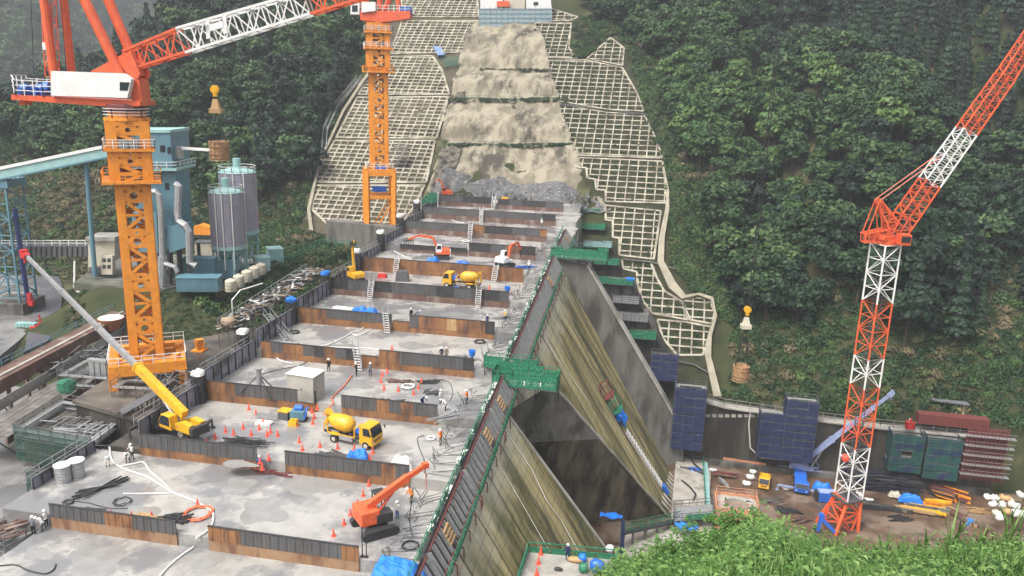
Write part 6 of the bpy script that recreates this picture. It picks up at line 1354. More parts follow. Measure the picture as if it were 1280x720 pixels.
# small plant buildings
def box_thing(name, label, cat, px, py, z, d, m, rz=YAW, roofm=None, parts=()):
    P = atz(px, py, z); t = thing(name, label, cat, P, rz); b = MB(); b.box((0,0,d[2]/2), d); 
    n = max(2, int(d[0]/.5))
    for k in range(n): b.box((-d[0]/2+d[0]*(k+.5)/n, -d[1]/2-.02, d[2]/2), (.08,.06,d[2]*.94))
    b.build('shell', m, t); b = MB(); b.prism([(-d[0]/2-.12,-d[1]/2-.12,d[2]),(d[0]/2+.12,-d[1]/2-.12,d[2]),(d[0]/2+.12,d[1]/2+.12,d[2]),(-d[0]/2-.12,d[1]/2+.12,d[2])], (0,0,.14)); b.build('roof', roofm or m, t)
    return t
RZS = YAW+.1
box_thing('teal_shed', 'long low teal shed in front of the ducts', 'shed', 250, 362, ZP, (7.2,3.2,2.4), teal, RZS); box_thing('teal_shed', 'teal shed on higher base behind the long low one', 'shed', 252, 351, ZP+.0, (5.6,2.6,4.4), teal, RZS); box_thing('teal_shed', 'teal pitched shed under the nearer silo', 'shed', 279, 346, ZP, (5.6,3.4,3.4), teal, RZS+.2)
box_thing('container', 'left one of two pale teal containers by the slope edge', 'container', 328, 337, ZP, (2.6,3.2,2.6), teallt, YAW+.5); box_thing('container', 'right one of two pale teal containers by the slope edge', 'container', 344, 328, ZP, (2.8,3.4,3.0), teallt, YAW+.5)
for k, (x, y) in enumerate([(289,364),(299,358),(309,352),(318,347),(326,343)]):
    P = atz(x, y, ZP); t = thing('additive_tank', '%s cream tank from the left in the row along the plateau edge' % ORD[k], 'tank', P, YAW, 'cream tanks along the plateau edge'); b = MB(); b.lathe((0,0,0), [(.95,0),(1.0,.1),(1.0,1.9),(.92,2.05)], 16); b.build('shell', offwh, t); b = MB(); b.lathe((0,0,2.05), [(.92,0),(.4,.18),(.3,.3)], 16); b.build('lid', offwh, t)
t = thing('dump_truck', 'orange tipped truck behind the teal hopper house', 'truck', atz(256, 296, ZP+2.0)); P = atz(256, 296, ZP+2.0); b = MB(); b.prism([P+RT0*x+up*z for x, z in ((-2.8,.4),(2.6,.4),(2.9,1.8),(-1.0,2.7),(-2.9,2.0))], FH*2.4); b.build('body', orange, t, True); b = MB(); b.ob(P+RT0*-3+up*-.3, RT0*6, FH*2.4, up*.7); b.build('chassis', darkst, t, True)
t = box_thing('site_office', 'low grey roofed hut between ducts and silos', 'hut', 262, 322, ZP, (5.0,3.0,3.4), offwh, YAW+.1, steel)
b = MB(); fr = [atz(x, y, ZP+.05) for x, y in ((200,366),(290,366),(330,347),(352,330))]; b.rail(fr, 1.2, 2.0, .03, (.5,)); one('guard_rail', b, scafm, 'thin dark railing along the front of the plant yard', 'railing', world_at=fr[0])
b = MB(); lp = [atz(292,412,-40.5), atz(292,412,-40.5)+up*5.0]; q = lp[1]; b.path([lp[0], q, q+RT0*.8+FH*1.8+up*1.2, q+RT0*3.2+FH*6+up*1.4], .12, 6); one('white_pipe', b, white, 'white bent pipe frame in front of the cream tanks', 'pipe', world_at=lp[0])
b = MB(); P = atz(352, 333, -37.0); P2 = atz(402, 306, -34.5); b.rail([P, P2, P2+Vec((9,-3,.5))], 1.3, 2.0, .04, (.5,)); one('green_fence', b, green, 'thin green fence behind the timber platform', 'fence', world_at=P)
wl = MB(); P = atz(408, 300, -36.5); wl.ob(Vec((P.x, P.y, -45)), (18,-3,0), (0,3,0), (0,0,13)); one('abutment_wall', wl, conc_m, 'brown grey concrete wall at the feet of the far crane portal', 'concrete wall', world_at=Vec((P.x, P.y, -45)))
# building and scaffold on top of the cut slope
TB = ph(645, 33); t = thing('hilltop_scaffold', 'pale blue netted scaffold wall on top of the cut slope', 'scaffold', TB)
def HQ(x, y, d=0): return ati(x, y, TB)+FH*d
b = MB(); lnet = mat('pale_blue_net', (.30,.42,.46), (.22,.33,.37), 2, .8)
for k in range(13):
    for r_ in range(4): b.ob(HQ(599+k*7, 11+r_*5.6+5.3, 0), HQ(605.7+k*7, 16.3)-HQ(599+k*7, 16.3), FH*.06, up*(HQ(600,11).z-HQ(600,16.2).z))
b.build('net', lnet, t, True); b = MB()
for k in range(14): b.beam(HQ(598.7+k*7,35,-.2), HQ(598.7+k*7,8,-.2), .14)
for r_ in range(5): b.beam(HQ(598,10.8+r_*5.6,-.2), HQ(691,10.8+r_*5.6,-.2), .14)
b.build('tube_frame', galv, t, True)
t = thing('hilltop_building', 'white flat roofed site building above the pale blue scaffold', 'building', HQ(645,12,3))
for nm, poly, d, m in (('wall',[(658,-8),(688,-8),(690,11),(658,11)],1.5,white),('wall',[(600,-5),(628,-5),(628,10),(600,10)],2,white),('wall',[(630,-8),(656,-8),(656,10),(630,10)],2.5,offwh)): b = MB(); b.prism([HQ(x, y, d) for x, y in poly], FH*6); b.build(nm, m, t, True)
b = MB(); b.prism([HQ(x, y, 1.4) for x, y in ((667,2),(673,2),(673,6),(667,6))], FH*.2); b.build('window', glass, t, True)
b = MB(); b.prism([HQ(x, y, .8) for x, y in ((621,1),(636,1),(637,8),(621,8))], FH*2); one('orange_machine', b, redor, 'orange machine parked above the pale blue scaffold', 'machine', world_at=HQ(629,8,.8))
# ------------------------------------------------------------------ basin and right side
VW = 148.6
t = thing('retaining_wall', 'long dark stained concrete retaining wall behind the basin', 'retaining wall', atv(875, 570, VW))
def RW(x, y, d=0): return atv(x, y, VW+d)
b = MB(); top = [(848,492),(905,508),(1000,522),(1100,534),(1250,548)]; b.prism([RW(x, y) for x, y in top]+[Vec((RW(1250,548).x, VW, ZB-.5)), Vec((RW(848,492).x, VW, ZB-.5))], (0,1.6,0)); b.build('wall', conc_d, t, True)
b = MB(); 
for (x, y), (x2, y2) in zip(top, top[1:]): b.beam(RW(x,y,.5)+up*.12, RW(x2,y2,.5)+up*.12, 2.2, .3)
b.build('coping', conc_l, t, True); b = MB(); b.rail([RW(x, y, .2)+up*.25 for x, y in top], 1.3, 2.2, .04, (.5,)); b.build('guard_rail', galv, t, True); b = MB()
for k in range(9): x = 882+k*8; b.ob(RW(x, 522, -.1)+up*.1, (.8,0,0), (0,.08,0), (0,0,.6))
b.build('sign_board', conc_l, t, True)
b = MB(); b.ob(Vec((RW(848,492).x, VW-1.2, ZB)), (RW(1250,548).x-RW(848,492).x,0,0), (0,1.15,0), (0,0,1.0)); b.build('wall_footing', conc_m, t, True)
def px_scaf(x0, x1, y0, y1, v, dv, lifts, net, label, nets=('f','r','l')):
    v = min(atz((x0+x1)/2, y1, ZB).y, VW-dv-.1) if y1 > 500 else v
    a = atv(x0, y1, v); c_ = atv(x1, y1, v); zt = atv(x0, y0, v).z; z0 = min(a.z, c_.z); scaffold('net_scaffold', label, (a.x, v, z0), (c_.x-a.x,0,0), (0,dv,0), zt-z0, lifts, scafm, net, nets, planks=True)
px_scaf(838,877,482,560,141.5,4.0,7,navy,'tall navy netted scaffold tower at the foot of the training wall'); px_scaf(812,846,440,474,147.8,2.2,4,navy,'small navy scaffold high on the end of the training wall')
px_scaf(946,976,515,571,143.5,3.4,6,navy,'lower navy netted scaffold against the retaining wall'); px_scaf(976,1015,498,575,144,3.6,8,navy,'taller navy netted scaffold left of the red and white crane')
gn = mat('green_over_navy_net', (.012,.09,.065), (.012,.06,.06), 1.2, .8, c3=(.012,.02,.08), scale3=.5); porous(gn, .25)
px_scaf(1110,1150,541,588,142.5,3.4,5,gn,'green and navy netted scaffold, left of a pair behind the steel stockpile'); px_scaf(1153,1196,546,597,140.5,3.4,5,gn,'green and navy netted scaffold, right of a pair beside the brown steel formwork')
a, c_ = atv(1199, 592, 146), atv(1249, 592, 146); zt = atv(1199, 533, 146).z; t = thing('wall_formwork', 'rusty brown steel wall formwork with pale walkways at the right end of the basin', 'formwork', a); z0 = a.z-.5; hh = zt-z0
b = MB(); b.ob((a.x, 145.7, z0), (c_.x-a.x,0,0), (0,.3,0), (0,0,hh)); b.build('form_sheet', redbr, t, True); b = MB()
for k in range(5): b.ob((a.x-.4, 144.4, z0+hh*(k+.6)/5.2), (c_.x-a.x+1.5,0,0), (0,1.0,0), (0,0,.12)); b.beam((a.x-.4,144.4,z0+hh*(k+.6)/5.2+1.0), (c_.x+1,144.4,z0+hh*(k+.6)/5.2+1.0), .06)
b.build('walkway', galv, t, True); b = MB()
for k in range(12): x = a.x+(c_.x-a.x)*k/11; b.beam((x,145.3,z0), (x,145.3,zt+.6), .22); b.beam((x,144.4,z0), (x,144.4,zt), .06)
b.build('soldier_beam', redbr, t, True); b = MB(); b.ob((a.x-7.5,148.4,zt-1.2), (12,0,0), (0,2,0), (0,0,1.9)); b.build('upper_form', redbr, t, True)
b = MB(); P = RW(1137,535,-1.2); b.rail([P+Vec((-.7,-.5,0)),P+Vec((.7,-.5,0)),P+Vec((.7,.5,0)),P+Vec((-.7,.5,0)),P+Vec((-.7,-.5,0))], 1.2, .5, .05, (.35,.7)); b.box(P, (1.4,1.0,.15)); b.beam(P+up*.1, P+up*2.0, .25); one('lift_basket', b, [red], 'red and blue work basket on the retaining wall under the lilac boom tip', 'work basket', world_at=P)
t = thing('lean_to_roof', 'dark flat lean-to roof on the bank above the retaining wall', 'shelter', ph(1190,505)); b = MB(); b.prism([ph(x, y, 1.6) for x, y in ((1163,499),(1208,503),(1213,508),(1168,502))], (0,0,.2)); b.build('roof', steel, t, True); b = MB(); [b.beam(ph(x, y, 1.6), ph(x, y, -.2), .2) for x, y in ((1165,500),(1210,506),(1186,503))]; b.build('post', darkst, t, True)
# salmon coloured form wall and shaft block
salm = mat('salmon_form_board', (.55,.24,.13), (.45,.20,.11), 1.5, .7, c3=(.35,.2,.14), scale3=.6)
a, c_ = atz(903, 580, ZB), atz(957, 588, ZB); d = c_-a; b = MB(); t = thing('barrier_form', 'long salmon coloured form board standing before the dark wall', 'form board', a); n_ = 12
for k in range(n_): b.ob(a+d*(k/n_)+d*.004, d/n_-d*.008, (0,.25,0), (0,0,1.5))
b.build('board', salm, t, True); b = MB(); b.ob(a+up*1.5, d, (0,1.2,0), (0,0,.12)); b.build('top_plank', darkst, t, True)
P = atz(918, 652, ZB); t = thing('shaft_block', 'salmon formed concrete block with a round opening behind the foreground leaves', 'concrete block', P); b = MB(); w_, dpt, h_ = 6.6, 5.2, 3.4; N_ = 20; ring = [Vec((1.9*math.cos(2*PI*i/N_), 1.9*math.sin(2*PI*i/N_)*.95, h_)) for i in range(N_)]; sq = []
for i in range(N_): x, y = math.cos(2*PI*i/N_), math.sin(2*PI*i/N_); s_ = 1/max(abs(x), abs(y)); sq.append(Vec((w_/2*x*s_, dpt/2*y*s_, h_)))
b.add(ring+sq+[p-up*3.2 for p in ring]+[p-up*h_ for p in sq], [(i, N_+i, N_+(i+1) % N_, (i+1) % N_) for i in range(N_)]+[(i, (i+1) % N_, 2*N_+(i+1) % N_, 2*N_+i) for i in range(N_)]+[(N_+i, 3*N_+i, 3*N_+(i+1) % N_, N_+(i+1) % N_) for i in range(N_)]+[tuple(range(2*N_, 3*N_))])
b.build('block', conc_l, t); b = MB(); 
for s_ in (-1, 1): b.box((s_*(w_/2+.12), 0, h_/2+.2), (.2, dpt+.5, h_+.5)); b.box((0, s_*(dpt/2+.12), h_/2+.2), (w_+.0, .2, h_+.49))
b.build('form_board', salm, t); b = MB(); b.rail([(-w_/2,-dpt/2,h_+.4),(w_/2,-dpt/2,h_+.4),(w_/2,dpt/2,h_+.4),(-w_/2,dpt/2,h_+.4),(-w_/2,-dpt/2,h_+.4)], 1.1, 1.6, .04, (.5,), ); b.build('guard_rail', salm, t)
# yellow flatbed
P = atz(955, 606, ZB); t = thing('flatbed_truck', 'small yellow truck in the basin left of the lilac boom crane', 'truck', P, R(-100)); cab(t, .9, 2.3, 1.9, .45, 2.2, yellow, .3)
b = MB(); b.box((-.7,0,.85), (3.0,1.9,.14)); [b.box((-.7,s_*.93,1.1), (3.0,.06,.4)) for s_ in (-1,1)]; b.box((-2.18,0,1.1), (.06,1.9,.4)); b.build('load_bed', yellow, t); b = MB(); b.box((-.2,0,.6), (4.6,.8,.25)); b.build('chassis', darkst, t); b = MB(); b.box((-.7,0,1.25), (2.2,1.4,.6)); b.build('cargo', yellow, t, bevel=.1)
for x in (1.6,-1.4):
    for y in (-.85,.85): wheel(t, x, y, .4, .3)
def bz(px, py): return atz(px, py, ZB)
def lump(name, px, py, d, m, label, cat, rz=0, z=0): P = bz(px, py)+up*z; b = MB(); b.drape((0,0,0), d) if cat == 'tarp' else b.blob((0,0,0), d, 9, .14); o = one(name, b, m, label, cat, smooth=cat != 'tarp'); o.location = P; o.rotation_euler.z = rz; return o
lump('tarp_cover', 1028, 612, (3.2,2.2,1.6), blue, 'blue cover behind the pale blue box beside the crane base', 'tarp'); P = bz(1032, 626); t = thing('pump_box', 'pale blue box unit with dark end left of the red crane base', 'pump', P, .1); b = MB(); b.box((0,0,1.0), (3.0,1.8,1.7)); b.build('shell', blup, t, bevel=.05); b = MB(); b.box((-1.7,0,1.0), (.5,1.7,1.6)); b.build('end_panel', darkst, t); b = MB(); b.box((0,0,1.9), (2.8,1.6,.1)); b.build('lid', lilac, t); b = MB(); [b.box((x,0,.08), (.3,1.8,.16)) for x in (-1,1)]; b.box((0,0,.06), (2.2,.3,.1)); b.build('skid', black, t)
P = bz(1022, 664); t = thing('blue_post_stand', 'blue steel stand leaning at the foot of the red crane', 'stand', P); b = MB(); b.beam((0,0,0), (.3,0,3.0), .5); b.beam((.2,0,2.6), (2.6,-.6,.5), .45); b.cyl((.3,-.3,2.9), (.3,.3,2.9), .5); b.build('frame', blup, t); b = MB(); b.box((0,0,.1), (1.4,1.2,.2)); b.build('foot', darkst, t)
for px, py, d, lb in ((933,607,(1.6,1.2,.9),'lowest of three white sacks left of the small yellow truck'),(938,599,(1.6,1.2,.9),'middle one of three white sacks left of the small yellow truck'),(941,592,(1.4,1.1,.8),'topmost of three white sacks left of the small yellow truck'),(891,589,(1.5,.8,.5),'white flat sack by the green rail'),(982,612,(1.5,1.0,.7),'white sack under the bright blue crane cab'),(1073,623,(1.3,1.2,1.1),'white sack right of the crane base'),(1085,626,(1.8,.9,.5),'pale sack at the left end of the timber row')): lump('sandbag', px, py, d, bagw, lb, 'sack')
def brods(name, px, py, n, L, sx, sy, m, label, cat, rz=0, r=.08, h=.5, kind=None):
    P = bz(px, py); b = MB()
    for k in range(n):
        a = rz+random.gauss(0,.08); x, y = random.uniform(-sx, sx), random.uniform(-sy, sy); z = .06+random.random()*h; l = L*random.uniform(.6,1)/2
        b.k = random.randrange(len(m) if isinstance(m, list) else 1); b.beam((x-l*math.cos(a), y-l*math.sin(a), z), (x+l*math.cos(a), y+l*math.sin(a), z), r, r*random.uniform(1,2))
    o = one(name, b, m, label, cat, kind=kind); o.location = P; return o
navyst = mat('dark_blue_steel', (.02,.022,.045), (.035,.035,.05), 2, .5)
brods('rebar_stock', 1098, 606, 520, 4.0, 5.6, 3.2, [navyst, black, navyst, black, steel], 'big stock of dark steel bars and frames right of the crane mast', 'steel stock', .0, .13, 2.6, kind='stuff')
brods('rebar_stock', 1150, 601, 60, 4.0, 2.2, 1.6, [navyst, black], 'smaller stock of dark bars before the netted scaffolds', 'steel stock', .1, .1, .8, kind='stuff')
brods('timber_stack', 1105, 636, 22, 9, .8, .7, [planks_m, darkst], 'long dark timber row lying in the mud right of the crane base', 'timber', -.06, .28, .5); brods('timber_stack', 1152, 640, 24, 7, 1.6, .9, [wood, planks_m, yellow], 'brown and yellow beams in the stock heap behind the weeds', 'timber', -.1, .3, .7)
brods('steel_heap', 1185, 622, 40, 4, 1.8, 1.5, [rust, redbr, orange, darkst], 'red rusty steel heap with an orange end in front of the scaffold pair', 'steel heap', -.5, .25, 1.4); brods('timber_stack', 1200, 648, 16, 6, .6, .5, [wood, rust], 'ochre beam leaning in front of the red rusty heap', 'timber', -1.0, .3, .8)
brods('timber_stack', 1170, 632, 14, 3.5, 1.3, .6, [yellow, orange], 'yellow steel beams beside the blue tarp in the stock heap', 'steel beams', -.05, .35, .8)
lump('tarp_cover', 1137, 628, (3.8,1.8,1.5), blue, 'blue tarp in the middle of the stock heap', 'tarp', 0, .3); lump('tarp_cover', 1213, 655, (1.6,1.3,1.2), blue, 'small blue tarp at the right end of the stock heap behind weeds', 'tarp'); lump('tarp_cover', 1118, 622, (2.2,1.4,1.0), offwh, 'cream cover left of the blue tarp in the stock heap', 'tarp', 0, .3)
for k, (x, y) in enumerate([(1243,622),(1252,630),(1262,624),(1270,632),(1259,638),(1275,618),(1278,642),(1246,640),(1240,629),(1256,622),(1268,641),(1234,620),(1264,630),(1249,646)]): P = atz(x, y+4, ZB+3.2); b = MB(); b.blob((0,0,0), (random.uniform(1.2,2.0),random.uniform(1.0,1.5),random.uniform(.8,1.2)), 9, .2); o = one('bulk_bag', b, (bagw, bagw, offwh, bagw, wood)[k % 5], '%s big bag in the pale heap at the right picture edge, counted from upper left' % ORD[k], 'bulk bag', 'big bags heaped at the right edge', smooth=True); o.location = P; o.rotation_euler.z = k
brods('steel_heap', 905, 596, 22, 3.2, 1.6, .8, [redbr, rust], 'red brown rods heaped left of the salmon form board', 'steel heap', .1, .12, .7); brods('pipe_bundle', 904, 605, 6, 3.4, .35, .8, [galv], 'pale pipes lying on the mud before the white sacks', 'pipes', 1.9, .3, .5); lump('blue_skip', 868, 592, (3.2,2.0,1.1), blup, 'blue covered skip at the end of the curved apron', 'skip', .2)
g0, g1 = bz(878, 583), bz(881, 640); t = thing('green_walkway', 'narrow bright green railing walkway beside the curved apron', 'walkway', g0); b = MB(); b.ob(g0+up*.9, g1-g0, (.9,0,0), (0,0,.1)); b.build('deck', teallt, t, True); b = MB(); b.rail([g0+up*1, g1+up*1], 1.1, 1.5, .05, (.5,)); [b.beam(g0.lerp(g1, k/5), g0.lerp(g1, k/5)+up*1, .12) for k in range(6)]; b.build('guard_rail', green, t, True)
for k, (pts, lb) in enumerate([([(852,565),(862,570),(868,580),(878,588)],'black hose curving over the upper apron'),([(850,583),(866,586),(880,592)],'black hose over the middle of the apron'),([(852,600),(862,608),(870,618),(866,625)],'black hose loop on the lower apron'),([(985,575),(950,572),(938,560),(936,530),(938,515)],'pale hose hanging down the dark retaining wall')]):
    b = MB(); P_ = [atz(x, y, ZB+1.3) for x, y in pts] if k < 3 else [atv(x, y, VW-.3) for x, y in pts]; b.path(P_, .14, 5); one('hose', b, cable if k < 3 else hosew, lb, 'hose', world_at=P_[0])
W_(bz(901,640), 0, 'tiny worker standing beside the shaft block in the basin', 'STAND', 'navy', 'black', helm_y); W_(bz(965,580), 1.0, 'worker with white helmet by the right end of the salmon form board', 'STAND', 'grey', 'navy'); W_(RW(1136,537,.4)+up*.3, 2, 'worker in red on the retaining wall by the work basket', 'REACH', 'orange', 'navy')
# works on the face: gondola, tarp, slatted ladder
def onf(x, y, o=.0): return fc(x, y)+Vec((FN*(-o if FN.x < 0 else o)))
P = onf(757, 500, .1); t = thing('face_gondola', 'red and green work cage hanging on the brown dam face', 'work cage', P); b = MB(); e_ = (FP2-FP1).normalized(); fnv = -FN if FN.x < 0 else FN
for x, y, m, nm in ((752,490,redbr,'cage'),(763,508,green,'platform')):
    q = onf(x, y, .2); b = MB(); c8 = [q+e_*a_+fnv*c2_+dn_*g_ for a_ in (-1.2,1.2) for c2_ in (0,1.4) for g_ in (-1.1,1.1)]
    for i in range(8):
        for j in (1,2,4):
            if i ^ j > i: b.beam(c8[i], c8[i ^ j], .14)
    b.ob(c8[1], c8[5]-c8[1], c8[3]-c8[1], dn_*.1); b.build(nm, m, t, True)
b = MB(); b.path([onf(700,400,.15), onf(752,488,.3)], .05, 4); b.build('rope', cable, t, True)
P = onf(772, 522, .1); b = MB(); vs = []
for j in range(6):
    for i in range(7): vs.append(P+e_*((i-3)*.6)+dn_*((j-2)*.6)+fnv*(.9+.5*math.sin(i*1.1)*math.cos(j*.9)+.15*random.random()-.05*(j-2)**2))
b.add(vs, [(j*7+i, j*7+i+1, (j+1)*7+i+1, (j+1)*7+i) for j in range(5) for i in range(6)]); b.blob(P+fnv*.2-up*.8, (1.6,2.2,1.5), 8, .1); o = one('tarp_cover', b, blue, 'blue tarp on the brown dam face below the hanging cage', 'tarp', world_at=P)
a, c_ = onf(781, 539, .25), onf(826, 608, .25); t = thing('slatted_chute', 'white slatted chute running down the brown dam face below the blue tarp', 'chute', a); b = MB(); d = c_-a
for k in range(16): b.ob(a+d*(k/16)-e_*.75+fnv*.1, d/16*.6, e_*1.5, fnv*.12)
b.build('slat', white, t, True); b = MB(); [b.beam(a+e_*s_-fnv*.05, c_+e_*s_-fnv*.05, .1) for s_ in (-.8,.8)]; b.build('side_rail', white, t, True); b = MB(); b.ob(c_-e_*.6, d.normalized()*1.8, e_*1.2, fnv*.5); b.build('end_box', blup, t, True)
for pts, lb, m, r_ in (([(632,540),(664,588),(682,626),(700,650),(722,690)],'thin white rope hanging down the near dam face',hosew,.05),([(600,545),(640,610),(686,690)],'second pale rope on the near dam face closer to the edge',hosew,.04),([(668,405),(700,455),(738,506)],'pale rope on the far brown dam face',hosew,.05)):
    b = MB(); P_ = [onf(x, y, .12) for x, y in pts]; b.path(P_, r_, 4); one('rope', b, m, lb, 'rope', world_at=P_[0])
# pier platform at the bottom with green fence
ZQ = -48.2; a = atz(660, 690, ZQ); c_ = atz(772, 700, ZQ); t = thing('pier_platform', 'pale concrete pier top with green fence at the bottom centre', 'pier', a); b = MB(); b.prism([a, c_, Vec((c_.x-.3, 58, ZQ)), Vec((a.x-.1, 58, ZQ))], (0,0,-23)); b.build('pier', conc_l, t, True); b = MB()
def gfence(p, q, h=1.2):
    n = max(1, int((q-p).length/2)); b.rail([p, q], h, 2, .05, (.5,)); d_ = q-p
    for k in range(n): b.ob(p+d_*(k/n)+d_.normalized()*.1, d_/n-d_.normalized()*.2, (0,0,h*.55), d_.normalized().cross(up)*.03)
gfence(a, c_); gfence(a, Vec((a.x-.1, 58, ZQ))); gfence(c_, Vec((c_.x-.3, 64, ZQ))); b.build('fence', green, t, True)
def pz(px, py): return atz(px, py, ZQ)
W_(pz(709,700), 0, 'worker in dark overalls by the green fence of the bottom pier', 'STAND', 'navy', 'navy'); 
for k, (x, y) in enumerate([(676,693),(673,705),(671,719)]): CONE.put(pz(x, y), 0, '%s red cone from the fence in the row on the bottom pier' % ORD[k], 'red traffic cones on the decks', 1.2)
for nm, x, y, d, m, lb in (('bucket',728,702,(.9,.9,.9),blue,'round blue pail on the bottom pier'),('bucket',729,715,(1.0,1.0,1.0),green,'round green pail on the bottom pier'),('tarp_cover',746,714,(1.5,1.2,1.3),blup,'pale blue cover on the bottom pier'),('timber_pile',719,702,(1.8,.8,.5),wood,'pile of tan sacks beside the blue pail'),('tool_heap',698,713,(.9,.5,.3),black,'dark tools on the bottom pier'),('sandbag',762,690,(.9,.8,.8),bagw,'white sack hanging at the green fence corner')): b = MB(); b.blob((0,0,0), d, 10, .07); o = one(nm, b, m, lb, 'bucket' if nm == 'bucket' else 'tarp' if 'tarp' in nm else 'sack' if 'sack' in lb else 'tools', smooth=True); o.location = pz(x, y)
# structures at the toe between recess and apron
t0, t1 = atv(776, 668, 112), atv(850, 652, 122); t = thing('toe_footbridge', 'dark footbridge with green handrail at the foot of the recess', 'footbridge', t0); b = MB(); b.ob(t0-up*.3, t1-t0, (0,1.4,0), (0,0,.25)); b.build('deck', darkst, t, True); b = MB(); b.rail([t0, t1], 1.1, 2.2, .05, (.5,)); b.rail([t0+Vec((0,1.4,0)), t1+Vec((0,1.4,0))], 1.1, 2.2, .05, (.5,)); b.build('handrail', green, t, True); b = MB(); [b.beam(t0.lerp(t1, k/5)+Vec((0,.7,-.3)), Vec((*t0.lerp(t1, k/5)[:2], -74))+Vec((0,.7,0)), .35) for k in range(6)]; b.build('post', conc_m, t, True)
b = MB(); P = atv(764, 650, 101); vs = []
for j in range(4):
    for i in range(6): vs.append(P+Vec((-1.6+i*.62, -.5+j*.9, .6-.25*j+.2*math.sin(i*1.7+j))))
b.add(vs, [(j*6+i, j*6+i+1, (j+1)*6+i+1, (j+1)*6+i) for j in range(3) for i in range(5)]); b.prism([P+Vec((1.4,-.6,.5)), P+Vec((1.9,-.6,.4)), P+Vec((2.1,-.6,-5.2)), P+Vec((1.5,-.6,-5))], (0,.4,0), k=1); one('tarp_cover', b, [blue, navy], 'blue tarp hanging at the lower end of the near face', 'tarp', world_at=P)
b = MB(); cA = [atz(x, y, -70.2) for x, y in ((775,705),(782,668),(850,655),(890,652),(900,700),(860,760),(780,760))]; b.prism(cA, (0,0,-3)); tag(b.build('toe_ground', apron), kind='structure')
a, c_ = atz(842, 652, -68.5), atz(892, 648, -68.5); t = thing('toe_scaffold', 'grey scaffold deck with green sheet at the foot of the curved apron', 'scaffold', a); b = MB(); b.ob(a, c_-a, (0,4.5,0), (0,0,.12)); b.build('deck', galv, t, True); b = MB(); b.rail([a, c_, c_+Vec((0,4.5,0)), a+Vec((0,4.5,0)), a], 1.3, 1.5, .05, (.5,)); [b.beam(a+(c_-a)*f+Vec((0,q,0)), a+(c_-a)*f+Vec((0,q,-3)), .12) for f in (.02,.5,.98) for q in (.1,4.4)]; b.build('tube_frame', scafm, t, True); b = MB(); b.ob(a+(c_-a)*.3+Vec((0,-.1,.1)), (c_-a)*.65, (0,.05,0), (0,0,1.0)); b.build('sheet', green, t, True)
P = atz(857, 662, -69); b = MB(); b.blob(P, (3.4,1.8,1.0), 9, .2); one('tarp_cover', b, blue, 'crumpled blue tarp below the toe scaffold', 'tarp', world_at=P)
for k, (x, y) in enumerate([(806,672),(820,690)]): W_(atz(x, y, -70.2), k, ('upper','lower')[k]+' worker on the pale concrete ground at the dam toe', 'STAND', 'grey', 'navy')

# more loose stuff on the basin floor
CL = [(870,575,'small heap of rods by the apron head',rust),(915,570,'dark rods at the foot of the dark wall',black),(985,640,'dark boards lying in the mud before the crane base',black),(1000,652,'brown boards half sunk in the mud',rust),(968,628,'wet planks left of the pale blue box',planks_m),(1060,640,'short beams between the crane legs and the weeds',darkst),(1125,650,'dark short posts in front of the timber row',darkst),(1225,640,'planks at the foot of the big bag heap',wood),(1215,615,'rusty rods right of the rusty steel heap',rust),(1072,575,'dark beams under the lilac boom',darkst),(925,622,'red brown pieces left of the shaft block barrier',redbr)]
for x, y, lb, m in CL: brods('scrap_heap', x, y, 16, 2.6, 1.3, .8, m, lb, 'scrap', random.uniform(-.5,.5), .14, .4)
rockd = mat('dark_weathered_rock', (.15,.135,.105), (.06,.055,.045), .8, .9, bump=1.0, c3=(.03,.028,.024), scale3=.5, lo3=.5, hi3=.6, bscale=2)
sheetb = mat('faded_blue_sheet', (.08,.16,.34), (.14,.20,.32), 1.2, .8, c3=(.2,.22,.22), scale3=.6)
# ------------------------------------------------------------------ lattice frames on the cut slopes
AX = Vec((1,0,0)); BX = Vec((0,1,K0)).normalized()
def grid_panel(label, polypx, cell=2.3, cell2=2.3, w_=.34, h=.32, off=.35, m=frame_m):
    P3 = [ph(*q) for q in polypx]; O = P3[0]; P2 = [((p-O).dot(AX), (p-O).dot(BX)) for p in P3]; n = len(P2)
    t = thing('slope_lattice', label, 'slope frame', O, 0, 'concrete lattice frames on the cut slope'); b = MB(); off_v = PN*off
    W = lambda a, c_: O+AX*a+BX*c_+off_v
    def clip(k, ax):
        xs = []
        for i in range(n):
            (x1, y1), (x2, y2) = P2[i], P2[(i+1) % n]
            if ax: x1, y1, x2, y2 = y1, x1, y2, x2
            if (x1 > k) != (x2 > k): xs.append(y1+(k-x1)*(y2-y1)/(x2-x1))
        return sorted(xs)
    for ax in (0, 1):
        lo = min(p[ax] for p in P2); hi = max(p[ax] for p in P2); ce = cell if ax == 0 else cell2; k = math.ceil((lo+.4)/ce)*ce
        while k < hi-.3:
            xs = clip(k, ax)
            for s_, e_ in zip(xs[::2], xs[1::2]):
                p, q = (W(k, s_), W(k, e_)) if ax == 0 else (W(s_, k), W(e_, k))
                if ax == 0: p, q = p+PN*.012, q+PN*.012
                b.beam(p, q, w_*.8 if ax == 0 else w_, h, up=PN)
            k += ce
    b.build('grid_beams', m, t, True)
    b = MB()
    for i in range(n): b.beam(W(*P2[i])+PN*.03, W(*P2[(i+1) % n])+PN*.03, w_*1.25, h*1.1, up=PN)
    b.build('border_beam', m, t, True); return t
